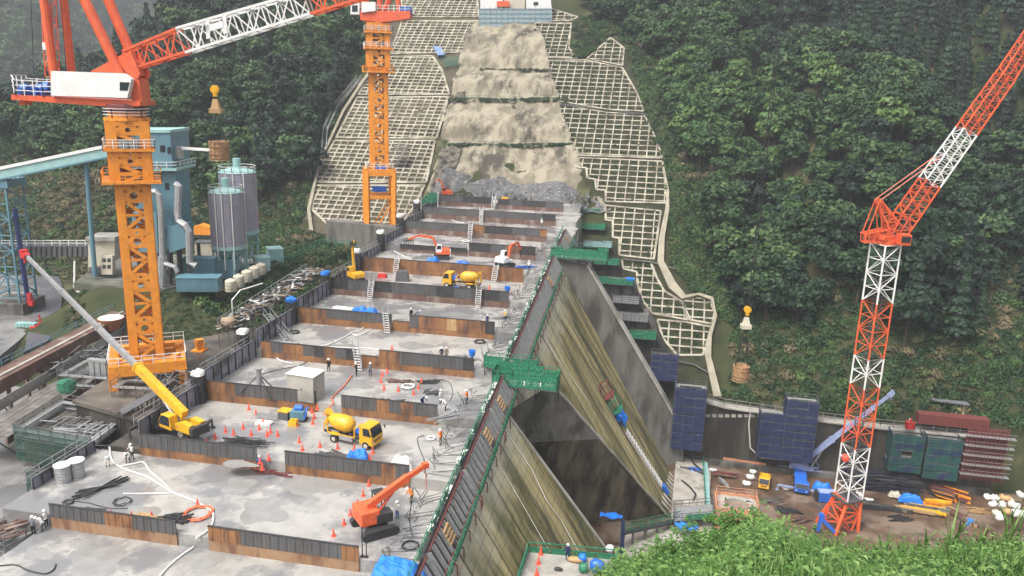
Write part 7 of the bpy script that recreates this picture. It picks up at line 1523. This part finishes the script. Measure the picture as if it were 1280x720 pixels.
LPN = [('topmost lattice frame left of the hilltop scaffold', [(500,-6),(596,-6),(599,23),(505,23)]), ('second lattice frame from the top on the left slope', [(503,28),(599,28),(590,67),(487,69),(496,48)]), ('third lattice frame from the top behind the far crane mast', [(482,73),(541,72),(553,90),(562,120),(448,120),(464,92)]), ('fourth left lattice frame, widest at its foot', [(447,124),(561,123),(546,175),(421,174)]), ('fifth left lattice frame reaching the dark wood', [(419,178),(544,178),(533,230),(394,230),(405,202)]), ('lowest left lattice frame behind the portal legs', [(393,234),(531,234),(517,262),(494,292),(416,288),(391,264)])]
for lb, pg in LPN: grid_panel(lb, pg, 2.1, 1.75, .50, .5)
RPN = [('small topmost lattice frame right of the hilltop building', [(690,13),(722,23),(714,28),(672,28)]), ('upper right lattice frame beside the bare gully', [(669,31),(714,31),(711,62),(722,75),(680,74),(680,62),(670,57)]), ('pointed lattice horn right of the gully', [(734,75),(763,49),(780,62),(778,84)]), ('broad lattice frame below the gully', [(682,78),(732,77),(778,87),(796,118),(805,141),(760,139),(697,128),(697,117),(690,116),(690,104),(685,103),(684,90),(681,89)]), ('broad lattice frame in the middle of the right slope', [(697,132),(760,143),(805,145),(820,175),(828,200),(722,196),(722,188),(712,187),(711,176),(704,175),(702,160),(698,159)]), ('lattice frame with a stepped left edge above the abutment', [(718,199),(828,204),(834,256),(757,254),(757,240),(745,239),(744,226),(734,225),(733,212),(720,211)]), ('lattice frame beside the green stair platforms', [(757,259),(826,266),(817,326),(774,321),(774,300),(766,299),(766,278),(757,277)]), ('narrow stepped lattice frame below the berm', [(778,327),(813,330),(822,352),(830,366),(852,379),(860,402),(815,394),(803,378),(797,358),(796,342),(778,338)]), ('rounded lattice lobe at the right slope foot', [(852,378),(866,374),(886,376),(893,392),(890,407),(862,402)]), ('lowest overgrown lattice frame on the right slope', [(822,402),(858,405),(889,411),(882,436),(878,446),(846,446),(828,424)])]
for lb, pg in RPN: grid_panel(lb, pg, 2.4, 2.2, .40, .5)
# berm fences over the rock face
for k, (y, x0, x1, lb) in enumerate([(70,606,683,'thin dark fence on the highest rock berm'),(90,600,688,'dark fence on the second rock berm'),(124,572,702,'green fence on the third rock berm'),(181,552,716,'green fence on the lowest rock berm')]):
    b = MB(); pts = [ph(x0+(x1-x0)*q/5, y+(1.5 if q in (2,3) else 0), 1.2) for q in range(6)]; b.rail(pts, 1.1 if k > 1 else .7, 2.5, .05, (.5,)); 
    if k > 1: [b.ob(p+(q-p)*.05, (q-p)*.9, (0,.03,0), (0,0,.6)) for p, q in zip(pts, pts[1:])]
    one('berm_fence', b, dkgreen if k > 1 else darkst, lb, 'fence', world_at=pts[0])
for pts, lb in (([(778,324),(815,328),(840,335),(853,337)],'black pipe along the berm under the stair platforms'),([(700,130),(806,143)],'thin dark rail along the middle berm of the right slope'),([(840,450),(868,456),(893,470)],'dark pipe at the foot of the right lattice slope'),([(612,69),(630,72),(650,74),(664,80)],'black drain line across the upper rock slope'),([(598,92),(630,97),(655,104),(660,112),(668,118)],'black drain line bending over the middle rock slope'),([(655,45),(652,58),(656,70),(663,80)],'dark curved line at the top right of the rock slope')): b = MB(); P_ = [ph(x, y, 1.0) for x, y in pts]; b.path(P_, .16, 5); one('slope_pipe', b, cable, lb, 'pipe', world_at=P_[0])
for px, py, pts, lb in ((548,62,[(541,57),(551,58),(556,68),(547,69)],'blue sheet on the cut slope by the green net'),(562,75,[(553,72),(577,70),(576,80),(555,84)],'green net on the cut slope under the second frame')):
    b = MB(); P_ = [ph(x, y, 1.6) for x, y in pts]; b.prism(P_, PN*-.25); c_ = sum(P_, Vec())/4
    for p in P_: b.beam(p, p-PN*1.5, .15)
    one('slope_sheet', b, sheetb if 'blue' in lb else dkgreen, lb, 'sheet', world_at=P_[0])
# access stairs with rails at the edge of the left wood
pts = [ph(*q, 1.0) for q in ((383,222),(388,196),(402,192),(404,165),(418,135),(432,118),(446,100))]; t = thing('slope_stair', 'pale stair with railings climbing between the wood and the left lattice frames', 'stair', pts[0]); b = MB(); b.rail(pts, 1.3, 2.0, .06, (.5,)); b.rail([p+RT0*1.2 for p in pts], 1.3, 2.0, .06, (.5,)); b.build('guard_rail', galv, t, True); b = MB(); [b.ob(p, q-p, RT0*1.2, (0,0,.12)) for p, q in zip(pts, pts[1:])]; b.build('flight', conc_m, t, True)
t = thing('wood_mast', 'thin pole with a bright yellow green sign at the edge of the wood', 'sign pole', ph(387,224)); P = ph(387,222); b = MB(); b.beam(P, ati(387,192,P), .12); b.build('pole', galv, t, True); b = MB(); b.box(ati(387,195,P), (.5,.1,1.6), YAW); b.build('sign', mat('lime_sign', (.5,.75,.15), None, 3, .6), t, True)

P = ph(497, 214); scaffold('slope_scaffold', 'small blue tube scaffold standing on the lattice slope right of the far crane', Vec((P.x-1, P.y, P.z)), (3.4,0,0), (0,2.5,0), 7.5, 4, blup, None)

rb = MB(); gq = random.Random(4)
for k in range(420):
    x = gq.uniform(540, 735); y = 254+gq.uniform(-14, 6)+(abs(x-640)*.02); P = ph(x, y, 1.5+gq.random()*.8); q = gq.uniform(.2, .65); o = len(rb.v); a = gq.uniform(0,3); 
    rb.box(P, (q*1.6, q*1.1, q), a, taper=gq.uniform(.4,.9))
tag(rb.build('rubble', rockg), 'angular grey blasted rocks at the foot of the rock slope', 'rubble', kind='stuff')
for k, (pg, nm) in enumerate([([(596,36),(612,42),(600,66),(590,96),(580,122),(566,128),(574,100),(584,68)],1),([(668,34),(680,44),(686,72),(676,78),(662,70),(660,52)],2),([(552,180),(578,186),(570,214),(560,238),(540,232),(546,205)],3)]):
    psheet('rocky_slope', pg, rockd, .8, .7, .9)
# ------------------------------------------------------------------ trees, undergrowth, grass
def leafm(name, c1, c2, c3, rnd=.42): return mat(name, c1, c2, .55, .62, c3=c3, scale3=.35, lo3=.5, hi3=.68, objrand=rnd, spec=.25, det=3)
lf = [leafm('leaf_mid_green', (.030,.068,.022), (.014,.036,.013), (.058,.105,.032)), leafm('leaf_dark_green', (.014,.036,.018), (.008,.022,.011), (.026,.056,.024)), leafm('leaf_fresh_green', (.052,.108,.028), (.026,.062,.018), (.088,.148,.045)), leafm('leaf_cedar', (.012,.031,.019), (.007,.019,.012), (.022,.044,.023))]
bark = mat('bark', (.075,.058,.042), (.045,.035,.026), 3, .9)
def crown_mesh(name, kind, nleaf, m, seed, ls):
    g = np.random.default_rng(seed); C = []; Nn = []
    if kind == 'round':
        nl = 26; lc = []
        while len(lc) < nl:
            p = g.uniform(-1, 1, 3)
            if .25 < np.linalg.norm(p) < 1 and p[2] > -.75: lc.append((p*np.array([3.0,3.0,2.6])+np.array([0,0,6.0]), g.uniform(.9,1.9)))
        for k in range(nleaf):
            c, r = lc[g.integers(nl)]; d = g.normal(size=3); d /= np.linalg.norm(d); 
            if d[2] < -.35: d[2] *= -.6
            C.append(c+d*r*np.array([1,1,.72])*g.uniform(.75,1.05)); Nn.append(d+g.normal(size=3)*.55+np.array([0,0,.35]))
    else:
        for k in range(nleaf):
            h = g.uniform(0,1)**.8; z = 2.2+h*9.8; lay = .78+.3*math.sin(z*4.3)*1.0; r = (1-h)*2.6*lay+.2; a = g.uniform(0, 2*PI); q = math.sqrt(g.uniform(.25,1)); 
            C.append([r*q*math.cos(a), r*q*math.sin(a), z-.35*r*q]); Nn.append([math.cos(a)+g.normal()*.4, math.sin(a)+g.normal()*.4, .9+g.normal()*.4])
    C = np.array(C); Nn = np.array(Nn); Nn /= np.linalg.norm(Nn, axis=1)[:,None]
    return leaf_quads(name, C, Nn, ls, g, m)
def leaf_quads(name, C, Nn, ls, g, m, asp=.62):
    n = len(C); t = g.normal(size=(n,3)); t -= Nn*np.sum(t*Nn, 1)[:,None]; t /= np.linalg.norm(t, axis=1)[:,None]; bb = np.cross(Nn, t); s = ls*g.uniform(.6,1.4,(n,1))
    v = np.stack([C-t*s, C+bb*s*asp+Nn*s*.12, C+t*s, C-bb*s*asp+Nn*s*.12], 1).reshape(-1,3)
    me = bpy.data.meshes.new(name); me.vertices.add(4*n); me.vertices.foreach_set('co', v.ravel()); me.loops.add(4*n); me.loops.foreach_set('vertex_index', np.arange(4*n)); me.polygons.add(n); me.polygons.foreach_set('loop_start', np.arange(0, 4*n, 4)); me.update(); me.validate(); me.materials.append(m); return me
def trunk_mesh(kind, seed):
    r_ = random.Random(seed); b = MB()
    if kind == 'round':
        b.path([(0,0,-.8),(.1,.05,1.5),(.05,.15,3.2),(.2,.1,5.0),(.1,0,7.2)], [.30,.24,.19,.13,.05], 7)
        for k in range(6): a = k*1.05+r_.random(); z = 2.4+k*.55; b.path([(.08,.1,z),(1.1*math.cos(a),1.1*math.sin(a),z+.9),(2.2*math.cos(a),2.2*math.sin(a),z+1.5)], [.11,.07,.025], 5)
    else: 
        b.path([(0,0,-.8),(0,0,4),(0,0,8),(0,0,11.9)], [.28,.2,.12,.03], 7)
        for k in range(10): a = k*2.4; z = 2.5+k*.8; b.path([(0,0,z),((2.2-k*.18)*math.cos(a),(2.2-k*.18)*math.sin(a),z-.1)], [.05,.02], 4)
    o = b.build('trunk', bark); me = o.data; bpy.data.objects.remove(o); return me
VAR = [('broadleaf_tree','round',lf[0],11),('broadleaf_tree','round',lf[1],12),('broadleaf_tree','round',lf[2],13),('broadleaf_tree','round',lf[0],14),('cedar_tree','cone',lf[3],15),('cedar_tree','cone',lf[1],16)]
CM_ = [crown_mesh('crown', k, 2300 if k == 'round' else 1800, m, s, .42 if k == 'round' else .36) for _, k, m, s in VAR]; TM_ = [trunk_mesh(k, s) for _, k, m, s in VAR]
# candidate sites, visible from the camera
sites = []; g = np.random.default_rng(3)
def clear(u, v):
    return hulld(u, v) > (3.2 if u > -40 else 2.6)
step = 4.3
for v in np.arange(150, 420, step):
    for u in np.arange(-290, 180, step):
        uu, vv = u+g.uniform(-2.1,2.1), v+g.uniform(-2.1,2.1); z = hill(uu, vv) if vv > 140 else -99
        if uu < -55 and ground_left(uu, vv) > z-1.0: continue
        if uu > -50 and z < -47.5+2.5*math.sin(uu*.2): continue
        if uu < -50 and z < (-31.5 if uu > -125 else -24)+3.0*math.sin(uu*.13): continue
        if not clear(uu, vv) or (-58 < uu < 12 and vv < 208): continue
        x, y = proj(Vec((uu, vv, z+5)))
        if x < -60 or x > 1340 or y < -70 or y > 640: continue
        if 855 < x < 965 and 28 < y < 88 and g.random() < .7 and uu > 20: continue       # lighter grassy clearing
        if x < 150 and y > 235: continue
        sites.append((uu, vv, z, Vec((uu, vv, z)).length))
print('tree sites', len(sites))
def vpick(u, v, x):
    q = math.sin(u*.045+1)+math.sin(v*.06+u*.02)+g.normal()*.7
    if x > 1060 and v > 235: q -= .9
    return (4 if g.random() < .5 else 5) if q < -1.1 else 1 if q < -.1 else 0 if q < .7 else 3 if q < 1.3 else 2
sites.sort(key=lambda s: s[3])
near = sites[:297]; far = sites[297:]
TL = {'round': ['mid green broadleaf tree', 'dark broadleaf tree', 'fresh light green broadleaf tree', 'loose mid green broadleaf tree'], 'cone': ['dark pointed cedar', 'narrow green cedar']}
KT = []
for i, (nm, k, m, s) in enumerate(VAR):
    lb = TL['round'][i] if k == 'round' else TL['cone'][i-4]; o = bpy.data.objects.new(nm, None); COL.objects.link(o); tag(o, lb, 'tree', 'trees of the wooded valley sides'); 
    c_ = bpy.data.objects.new('crown', CM_[i]); COL.objects.link(c_); c_.parent = o; q = bpy.data.objects.new('trunk', TM_[i]); COL.objects.link(q); q.parent = o; KT.append(Kind(o))
for (u, v, z, d) in near:
    x, y = proj(Vec((u, v, z+5))); i = vpick(u, v, x); sc = g.uniform(.62,1.4)*(.98 if VAR[i][1] == 'round' else 1.0)
    side = ' in the wood left of the lattice frames' if x < 480 else ' in the wood right of the lattice frames'
    lb = (TL['round'][i] if i < 4 else TL['cone'][i-4])+side+(', low down' if z < (-30 if x > 480 else -22) else ', higher up')
    KT[i].put((u, v, z-.3), g.uniform(0,6.28), lb, 'trees of the wooded valley sides', sc)
def scatter(name, pts, rot, scl, idx, sources, kind='stuff'):
    me = bpy.data.meshes.new(name); me.vertices.add(len(pts)); me.vertices.foreach_set('co', np.array(pts, np.float32).ravel())
    for an, dt, arr in (('rz','FLOAT',rot),('sc','FLOAT',scl),('ix','INT',idx)): a = me.attributes.new(an, dt, 'POINT'); a.data.foreach_set('value', np.array(arr, np.int32 if dt == 'INT' else np.float32))
    o = bpy.data.objects.new(name, me); COL.objects.link(o); ng = bpy.data.node_groups.new(name, 'GeometryNodeTree'); ng.interface.new_socket('Geometry', in_out='INPUT', socket_type='NodeSocketGeometry'); ng.interface.new_socket('Geometry', in_out='OUTPUT', socket_type='NodeSocketGeometry')
    N, L = ng.nodes, ng.links; gi, go = N.new('NodeGroupInput'), N.new('NodeGroupOutput'); ip = N.new('GeometryNodeInstanceOnPoints'); g2 = N.new('GeometryNodeGeometryToInstance')
    for s_ in reversed(sources): oi = N.new('GeometryNodeObjectInfo'); oi.inputs['Object'].default_value = s_; oi.inputs['As Instance'].default_value = True; L.new(oi.outputs['Geometry'], g2.inputs[0])
    def at(n_, dt): a = N.new('GeometryNodeInputNamedAttribute'); a.data_type = dt; a.inputs['Name'].default_value = n_; return a.outputs['Attribute']
    cx = N.new('ShaderNodeCombineXYZ'); L.new(at('rz','FLOAT'), cx.inputs['Z']); e2 = N.new('FunctionNodeEulerToRotation'); L.new(cx.outputs[0], e2.inputs[0])
    L.new(gi.outputs[0], ip.inputs['Points']); L.new(g2.outputs[0], ip.inputs['Instance']); ip.inputs['Pick Instance'].default_value = True; L.new(at('ix','INT'), ip.inputs['Instance Index']); L.new(e2.outputs[0], ip.inputs['Rotation']); L.new(at('sc','FLOAT'), ip.inputs['Scale']); L.new(ip.outputs[0], go.inputs[0])
    md = o.modifiers.new('scatter', 'NODES'); md.node_group = ng; return tag(o, kind=kind)
srcs = [bpy.data.objects.new('tmp', None)]; srcs = []
for k_ in KT: srcs.append([c for c in k_.root.children if c.name.startswith('crown')][0])
P_, R_, S_, X_ = [], [], [], []
for (u, v, z, d) in far:
    x, y = proj(Vec((u, v, z+5))); P_.append((u, v, z-.4)); R_.append(g.uniform(0,6.28)); S_.append(g.uniform(.62,1.4)); X_.append(vpick(u, v, x))
fo = scatter('forest', P_, R_, S_, X_, srcs); tag(fo, 'closed mixed forest higher on the valley sides', 'forest')
P2_, R2_, S2_, X2_ = [], [], [], []
for v in np.arange(425, 1250, 15.0):
    for u in np.arange(-880, -40, 15.0):
        uu, vv = u+g.uniform(-7,7), v+g.uniform(-7,7); z = max(far1(uu, vv), -46); x, y = proj(Vec((uu, vv, z)))
        if z < -38 or x < -40 or x > 520 or y < -60 or y > 240 or g.random() < .08: continue
        P2_.append((uu, vv, z-1)); R2_.append(g.uniform(0,6.28)); S2_.append(g.uniform(1.7,2.7)); X2_.append(vpick(uu, vv, x))
do = scatter('distant_forest', P2_, R2_, S2_, X2_, srcs); tag(do, 'hazy wooded hills far up the valley', 'forest'); print('distant', len(P2_))
# shrub patch meshes for undergrowth
def shrub_obj(name, n, m, seed, r=1.3, h=1.2, ls=.2):
    q = np.random.default_rng(seed); C = q.normal(size=(n,3)); C /= np.linalg.norm(C, axis=1)[:,None]; C[:,2] = np.abs(C[:,2]); Nn = C+q.normal(size=(n,3))*.6; Nn /= np.linalg.norm(Nn, axis=1)[:,None]; C = C*np.array([r,r,h])*q.uniform(.45,1.05,(n,1)); return leaf_quads(name, C, Nn, ls, q, m)
umat = [lf[0], leafm('shrub_olive', (.06,.078,.027), (.034,.047,.017), (.10,.10,.045)), lf[2], leafm('dry_grass_tan', (.14,.12,.062), (.08,.072,.038), (.19,.165,.095))]
us_ = []
for i, m in enumerate(umat):
    o = bpy.data.objects.new('shrub', shrub_obj('shrub', 260, m, 40+i)); COL.objects.link(o); us_.append(o)
shr_spots = [(902,492,'dark round shrub at the foot of the right lattice slope'),(1040,470,'olive shrub on the bank above the retaining wall'),(372,262,'fresh green shrub at the edge of the left wood'),(70,275,'dry tan shrub on the brown slope at the far left')]
for o, (x, y, lb) in zip(us_, shr_spots): o.location = ph(x, y); o.location.z = hill(o.location.x, o.location.y)-.1; tag(o, lb, 'shrub'); o.name = 'shrub'
P_, R_, S_, X_ = [], [], [], []
for v in np.arange(100, 275, 1.45):
    for u in np.arange(-200, 90, 1.45):
        uu, vv = u+g.uniform(-.8,.8), v+g.uniform(-.8,.8); z = ground(uu, vv)
        if z < -70: continue
        h_ = hulld(uu, vv)
        x, y = proj(Vec((uu, vv, z)))
        if x < -30 or x > 1310 or y > 660: continue
        if uu < -55:
            if vv < 124 and uu > -99: continue
            if -112 < uu < -80 and 118 < vv < 152: continue
            if z < -44.2 and vv < 150 or (uu < -94 and vv < 140): continue
        if h_ < 1.2: continue
        if uu > -50 and z > -38 and h_ > 12 and uu < 75: continue
        P_.append((uu, vv, z-.15)); R_.append(g.uniform(0,6.28)); S_.append(g.uniform(.5,1.45))
        q = g.random()+.35*math.sin(uu*.21)*math.sin(vv*.17); left = uu < -110 and x < 150 and y > 215
        X_.append(3 if q < (.30 if left else .015) else 1 if q < (.7 if left else .14) else 0 if q < .85 else 2)
# embankment turf in front of the plant, overgrown lattice cells
for k in range(1500):
    x, y = g.uniform(198, 345), g.uniform(355, 440); p = atz(x, y, -40)
    z = ground(p.x, p.y)
    if p.y < 104 or p.x > -60: continue
    P_.append((p.x, p.y, z-.25)); R_.append(g.uniform(0,6.28)); S_.append(g.uniform(.2,.5)); X_.append(1 if g.random() < .7 else 0)
BD = [(786,64),(801,118),(808,142),(830,200),(838,262),(840,300),(842,330),(868,366),(898,374),(902,400)]
for k in range(1500):
    i = g.integers(len(BD)-1); f = g.random(); x = BD[i][0]+(BD[i+1][0]-BD[i][0])*f+g.uniform(1,17); y = BD[i][1]+(BD[i+1][1]-BD[i][1])*f-(g.uniform(0,8) if i > 6 else 0)
    if k < 160: x, y = g.uniform(718,770), g.uniform(28,74); 
    if k < 160 and (y > 74-(x-733)*.9 and x > 733): continue
    p = ph(x, y); P_.append((p.x, p.y, p.z+.3)); R_.append(g.uniform(0,6.28)); S_.append(g.uniform(.5,1.3)); X_.append(int(g.choice([0,0,2,1])))
for k in range(420):
    x = g.uniform(70,116); y = g.uniform(330,445)
    if not inpoly(x, y, [(90,335),(116,348),(108,395),(78,445),(70,430),(84,395),(86,360)]): continue
    p = atz(x, y, -43); z = ground(p.x, p.y); P_.append((p.x, p.y, z-.1)); R_.append(g.uniform(0,6.28)); S_.append(g.uniform(.3,.7)); X_.append(int(g.choice([1,3,0])))
for yb in (124, 181, 88):
    for k in range(110):
        x = g.uniform(560,712) if yb > 100 else g.uniform(600,690); p = ph(x, yb+g.uniform(-1,2.5), .9); P_.append(tuple(p)); R_.append(g.uniform(0,6.28)); S_.append(g.uniform(.22,.55)); X_.append(int(g.choice([0,1,1])))
for lb, pg in RPN:
    P2 = [ph(*q) for q in pg]; px0, px1 = min(p.x for p in P2), max(p.x for p in P2); py0, py1 = min(p.y for p in P2), max(p.y for p in P2); pl = [(p.x, p.y) for p in P2]; dens = .35 if 'foot' not in lb and 'lowest' not in lb and 'narrow' not in lb else .9
    for k in range(int((px1-px0)*(py1-py0)*dens)):
        u, v = g.uniform(px0, px1), g.uniform(py0, py1)
        if inpoly(u, v, pl): P_.append((u, v, B0+K0*(v-V0)+.25)); R_.append(g.uniform(0,6.28)); S_.append(g.uniform(.22,.5)); X_.append(int(g.choice([0,0,1])))
print('band', sum(1 for p in P_ if -15 < p[0] < 10 and 200 < p[1] < 260))
uo = scatter('undergrowth', P_, R_, S_, X_, us_); tag(uo, 'low shrubs and weeds on the banks', 'undergrowth'); print('undergrowth', len(P_))
# ------------------------------------------------------------------ grassy bank in the foreground
edge = [(740,742,11.5),(775,722,12),(830,700,13),(885,678,13.5),(930,670,14),(1000,690,13.5),(1080,697,13),(1160,695,13),(1230,691,13.5),(1300,683,14),(1380,672,14)]
EP = [atv(x, y, v) for x, y, v in edge]; b = MB(); rows = 7; ne = len(EP)
bankz = {}
for j in range(rows+4):
    for p in EP:
        if j < 2: q = p+Vec((0, 2.5*(2-j), -3.2*(2-j)**1.3))
        else: f = (j-2)/(rows+1); q = Vec((p.x*(1-f*.55)+f*1.2, p.y*(1-f)+f*1.5, p.z*(1-f)-1.75*f+.10*math.sin(p.x*2+j)))
        b.v.append(tuple(q))
for j in range(rows+3):
    for i in range(ne-1): b.f.append((j*ne+i, (j+1)*ne+i, (j+1)*ne+i+1, j*ne+i+1)); b.m.append(0)
bank = b.build('grass_bank', mat('bank_soil', (.05,.062,.02), (.04,.045,.018), 1, .95)); tag(bank, kind='structure')
GV = np.array(b.v); GF = b.f
gm = [leafm('grass_blade_green', (.055,.122,.024), (.028,.068,.013), (.09,.17,.04), 0), leafm('grass_blade_light', (.12,.205,.055), (.08,.15,.035), (.17,.235,.085), 0)]
gv = []; gf = []; gmi = []
def blade(p, h, w_, a, lean, k):
    o = len(gv); c_, s_ = math.cos(a), math.sin(a); l1, l2 = math.cos(a+lean[1]), math.sin(a+lean[1])
    for i, f in enumerate((0, .4, .75)):
        x = lean[0]*f*f*h; q = (p[0]+l1*x, p[1]+l2*x, p[2]+h*f*(1-.18*f*lean[0])); ww = w_*(1, .85, .5)[i]
        gv.append((q[0]-s_*ww, q[1]+c_*ww, q[2])); gv.append((q[0]+s_*ww, q[1]-c_*ww, q[2]))
    x = lean[0]*h; gv.append((p[0]+l1*x, p[1]+l2*x, p[2]+h*(1-.25*lean[0])))
    gf.extend([(o,o+1,o+3,o+2),(o+2,o+3,o+5,o+4),(o+4,o+5,o+6)]); gmi.extend([k]*3)
q = np.random.default_rng(5); cells = [(j, i) for j in range(1, rows+1) for i in range(ne-1)]
for n_ in range(34000):
    j, i = cells[q.integers(len(cells))]; a, c_, d_, e_ = (Vec(GV[x]) for x in (j*ne+i, (j+1)*ne+i, (j+1)*ne+i+1, j*ne+i+1)); s_, t_ = q.random(), q.random(); p = a.lerp(c_, s_).lerp(e_.lerp(d_, s_), t_)
    x, y = proj(p)
    if x < 700 or y > 760 or p.length < 3: continue
    tuft = .65+.5*math.sin(p.x*1.9+p.y*.8)*math.sin(p.x*.77+2); h = q.uniform(.10,.36)*(.7+.5*tuft); blade(p, h, q.uniform(.005,.011), q.uniform(0,6.28), (q.uniform(.1,.9), q.uniform(-.5,.5)), int(q.random() < .35))
for n_ in range(6500):
    j, i = cells[q.integers(len(cells))]; a, c_, d_, e_ = (Vec(GV[x]) for x in (j*ne+i, (j+1)*ne+i, (j+1)*ne+i+1, j*ne+i+1)); s_, t_ = q.random(), q.random(); p = a.lerp(c_, s_).lerp(e_.lerp(d_, s_), t_); x, y = proj(p)
    if x < 700 or y > 760 or p.length < 3 or q.random() > (1.0 if x < 960 else .45)*(.5+.5*math.sin(p.x*1.3+p.y*2.1)): continue
    hh = q.uniform(.15,.5)
    for l in range(6):
        a_ = q.uniform(0,6.28); r0 = q.uniform(.01,.06); ln = q.uniform(.05,.10); z0 = p.z+hh*q.uniform(.5,1.05); o = len(gv); c2, s2 = math.cos(a_), math.sin(a_); w2 = ln*.32
        gv += [(p.x+c2*r0, p.y+s2*r0, z0), (p.x+c2*(r0+ln*.5)-s2*w2, p.y+s2*(r0+ln*.5)+c2*w2, z0+.012), (p.x+c2*(r0+ln), p.y+s2*(r0+ln), z0-.02), (p.x+c2*(r0+ln*.5)+s2*w2, p.y+s2*(r0+ln*.5)-c2*w2, z0+.012)]; gf.append((o,o+1,o+2,o+3)); gmi.append(int(q.random() < .4))
me = bpy.data.meshes.new('grass'); me.from_pydata(gv, [], gf); [me.materials.append(m) for m in gm]; me.polygons.foreach_set('material_index', np.array(gmi, np.int32)); o = bpy.data.objects.new('grass', me); COL.objects.link(o); tag(o, 'long bright green grass on the foreground bank', 'grass', kind='stuff')
# leafy weeds rising out of the grass
def weed(px, py, v, h, n, label, ls=.055, m=None, w_=.35):
    P = atv(px, py, v); t = thing('leafy_weed', label, 'weed', P); b = MB(); g_ = np.random.default_rng(int(px)); C = []; Nn = []
    for s_ in range(n):
        a = g_.uniform(0, 6.28); l = g_.uniform(.2,1)*w_; hh = h*g_.uniform(.65,1); tip = Vec((l*math.cos(a), l*math.sin(a), hh)); b.path([(0,0,-.3), (tip.x*.4, tip.y*.4, hh*.55), tuple(tip)], [.012,.009,.004], 4)
        for k in range(26): f = g_.uniform(.25,1.05); c_ = Vec((tip.x*f*f, tip.y*f*f, hh*f)); C.append([c_.x+g_.normal()*.09, c_.y+g_.normal()*.09, c_.z+g_.normal()*.05]); Nn.append([g_.normal()*.6, g_.normal()*.6-.3, 1])
    b.build('stem', gm[0], t); C = np.array(C); Nn = np.array(Nn); Nn /= np.linalg.norm(Nn, axis=1)[:,None]; o = bpy.data.objects.new('leaves', leaf_quads('leaves', C, Nn, ls, g_, m or gm[1], .4)); COL.objects.link(o); o.parent = t
weed(922, 676, 13.2, .50, 30, 'bushy weed rising highest over the bank left of the crane base', .06, gm[0], .75); weed(880, 694, 12.6, .5, 20, 'broad leafy weed left of the highest one on the bank', .055, gm[0], .6); weed(955, 686, 12.8, .55, 18, 'leafy weed right of the highest one on the bank', .055, gm[1], .5); weed(835, 712, 11.8, .45, 20, 'low leafy weed at the left slope of the bank', .05, gm[0], .6); weed(790, 732, 11, .4, 18, 'leafy weed at the lowest left end of the bank', .05, gm[1], .6)
weed(990, 700, 12, .45, 14, 'leafy weed in the grass below the lilac crane', .05, gm[0], .5)
for k, (x, y, h) in enumerate([(1190,668,.75),(1152,676,.55),(1262,660,.7),(1228,672,.5),(1106,680,.45)]):
    P = atv(x, y+10, 12.6); gv, gf, gmi = [], [], []; qq = np.random.default_rng(k)
    for j in range(11): blade((qq.normal()*.05, qq.normal()*.05, -.1), h*qq.uniform(.7,1.2), .018, qq.uniform(0,6.28), (qq.uniform(.15,.8), qq.uniform(-.4,.4)), int(qq.random() < .6))
    me = bpy.data.meshes.new('reed'); me.from_pydata(gv, [], gf); [me.materials.append(m) for m in gm]; me.polygons.foreach_set('material_index', np.array(gmi, np.int32)); o = bpy.data.objects.new('reed', me); COL.objects.link(o); o.location = P; tag(o, '%s clump of tall pale reeds, counted along the bank from the tallest one' % ORD[k], 'reed', 'reed clumps on the bank')
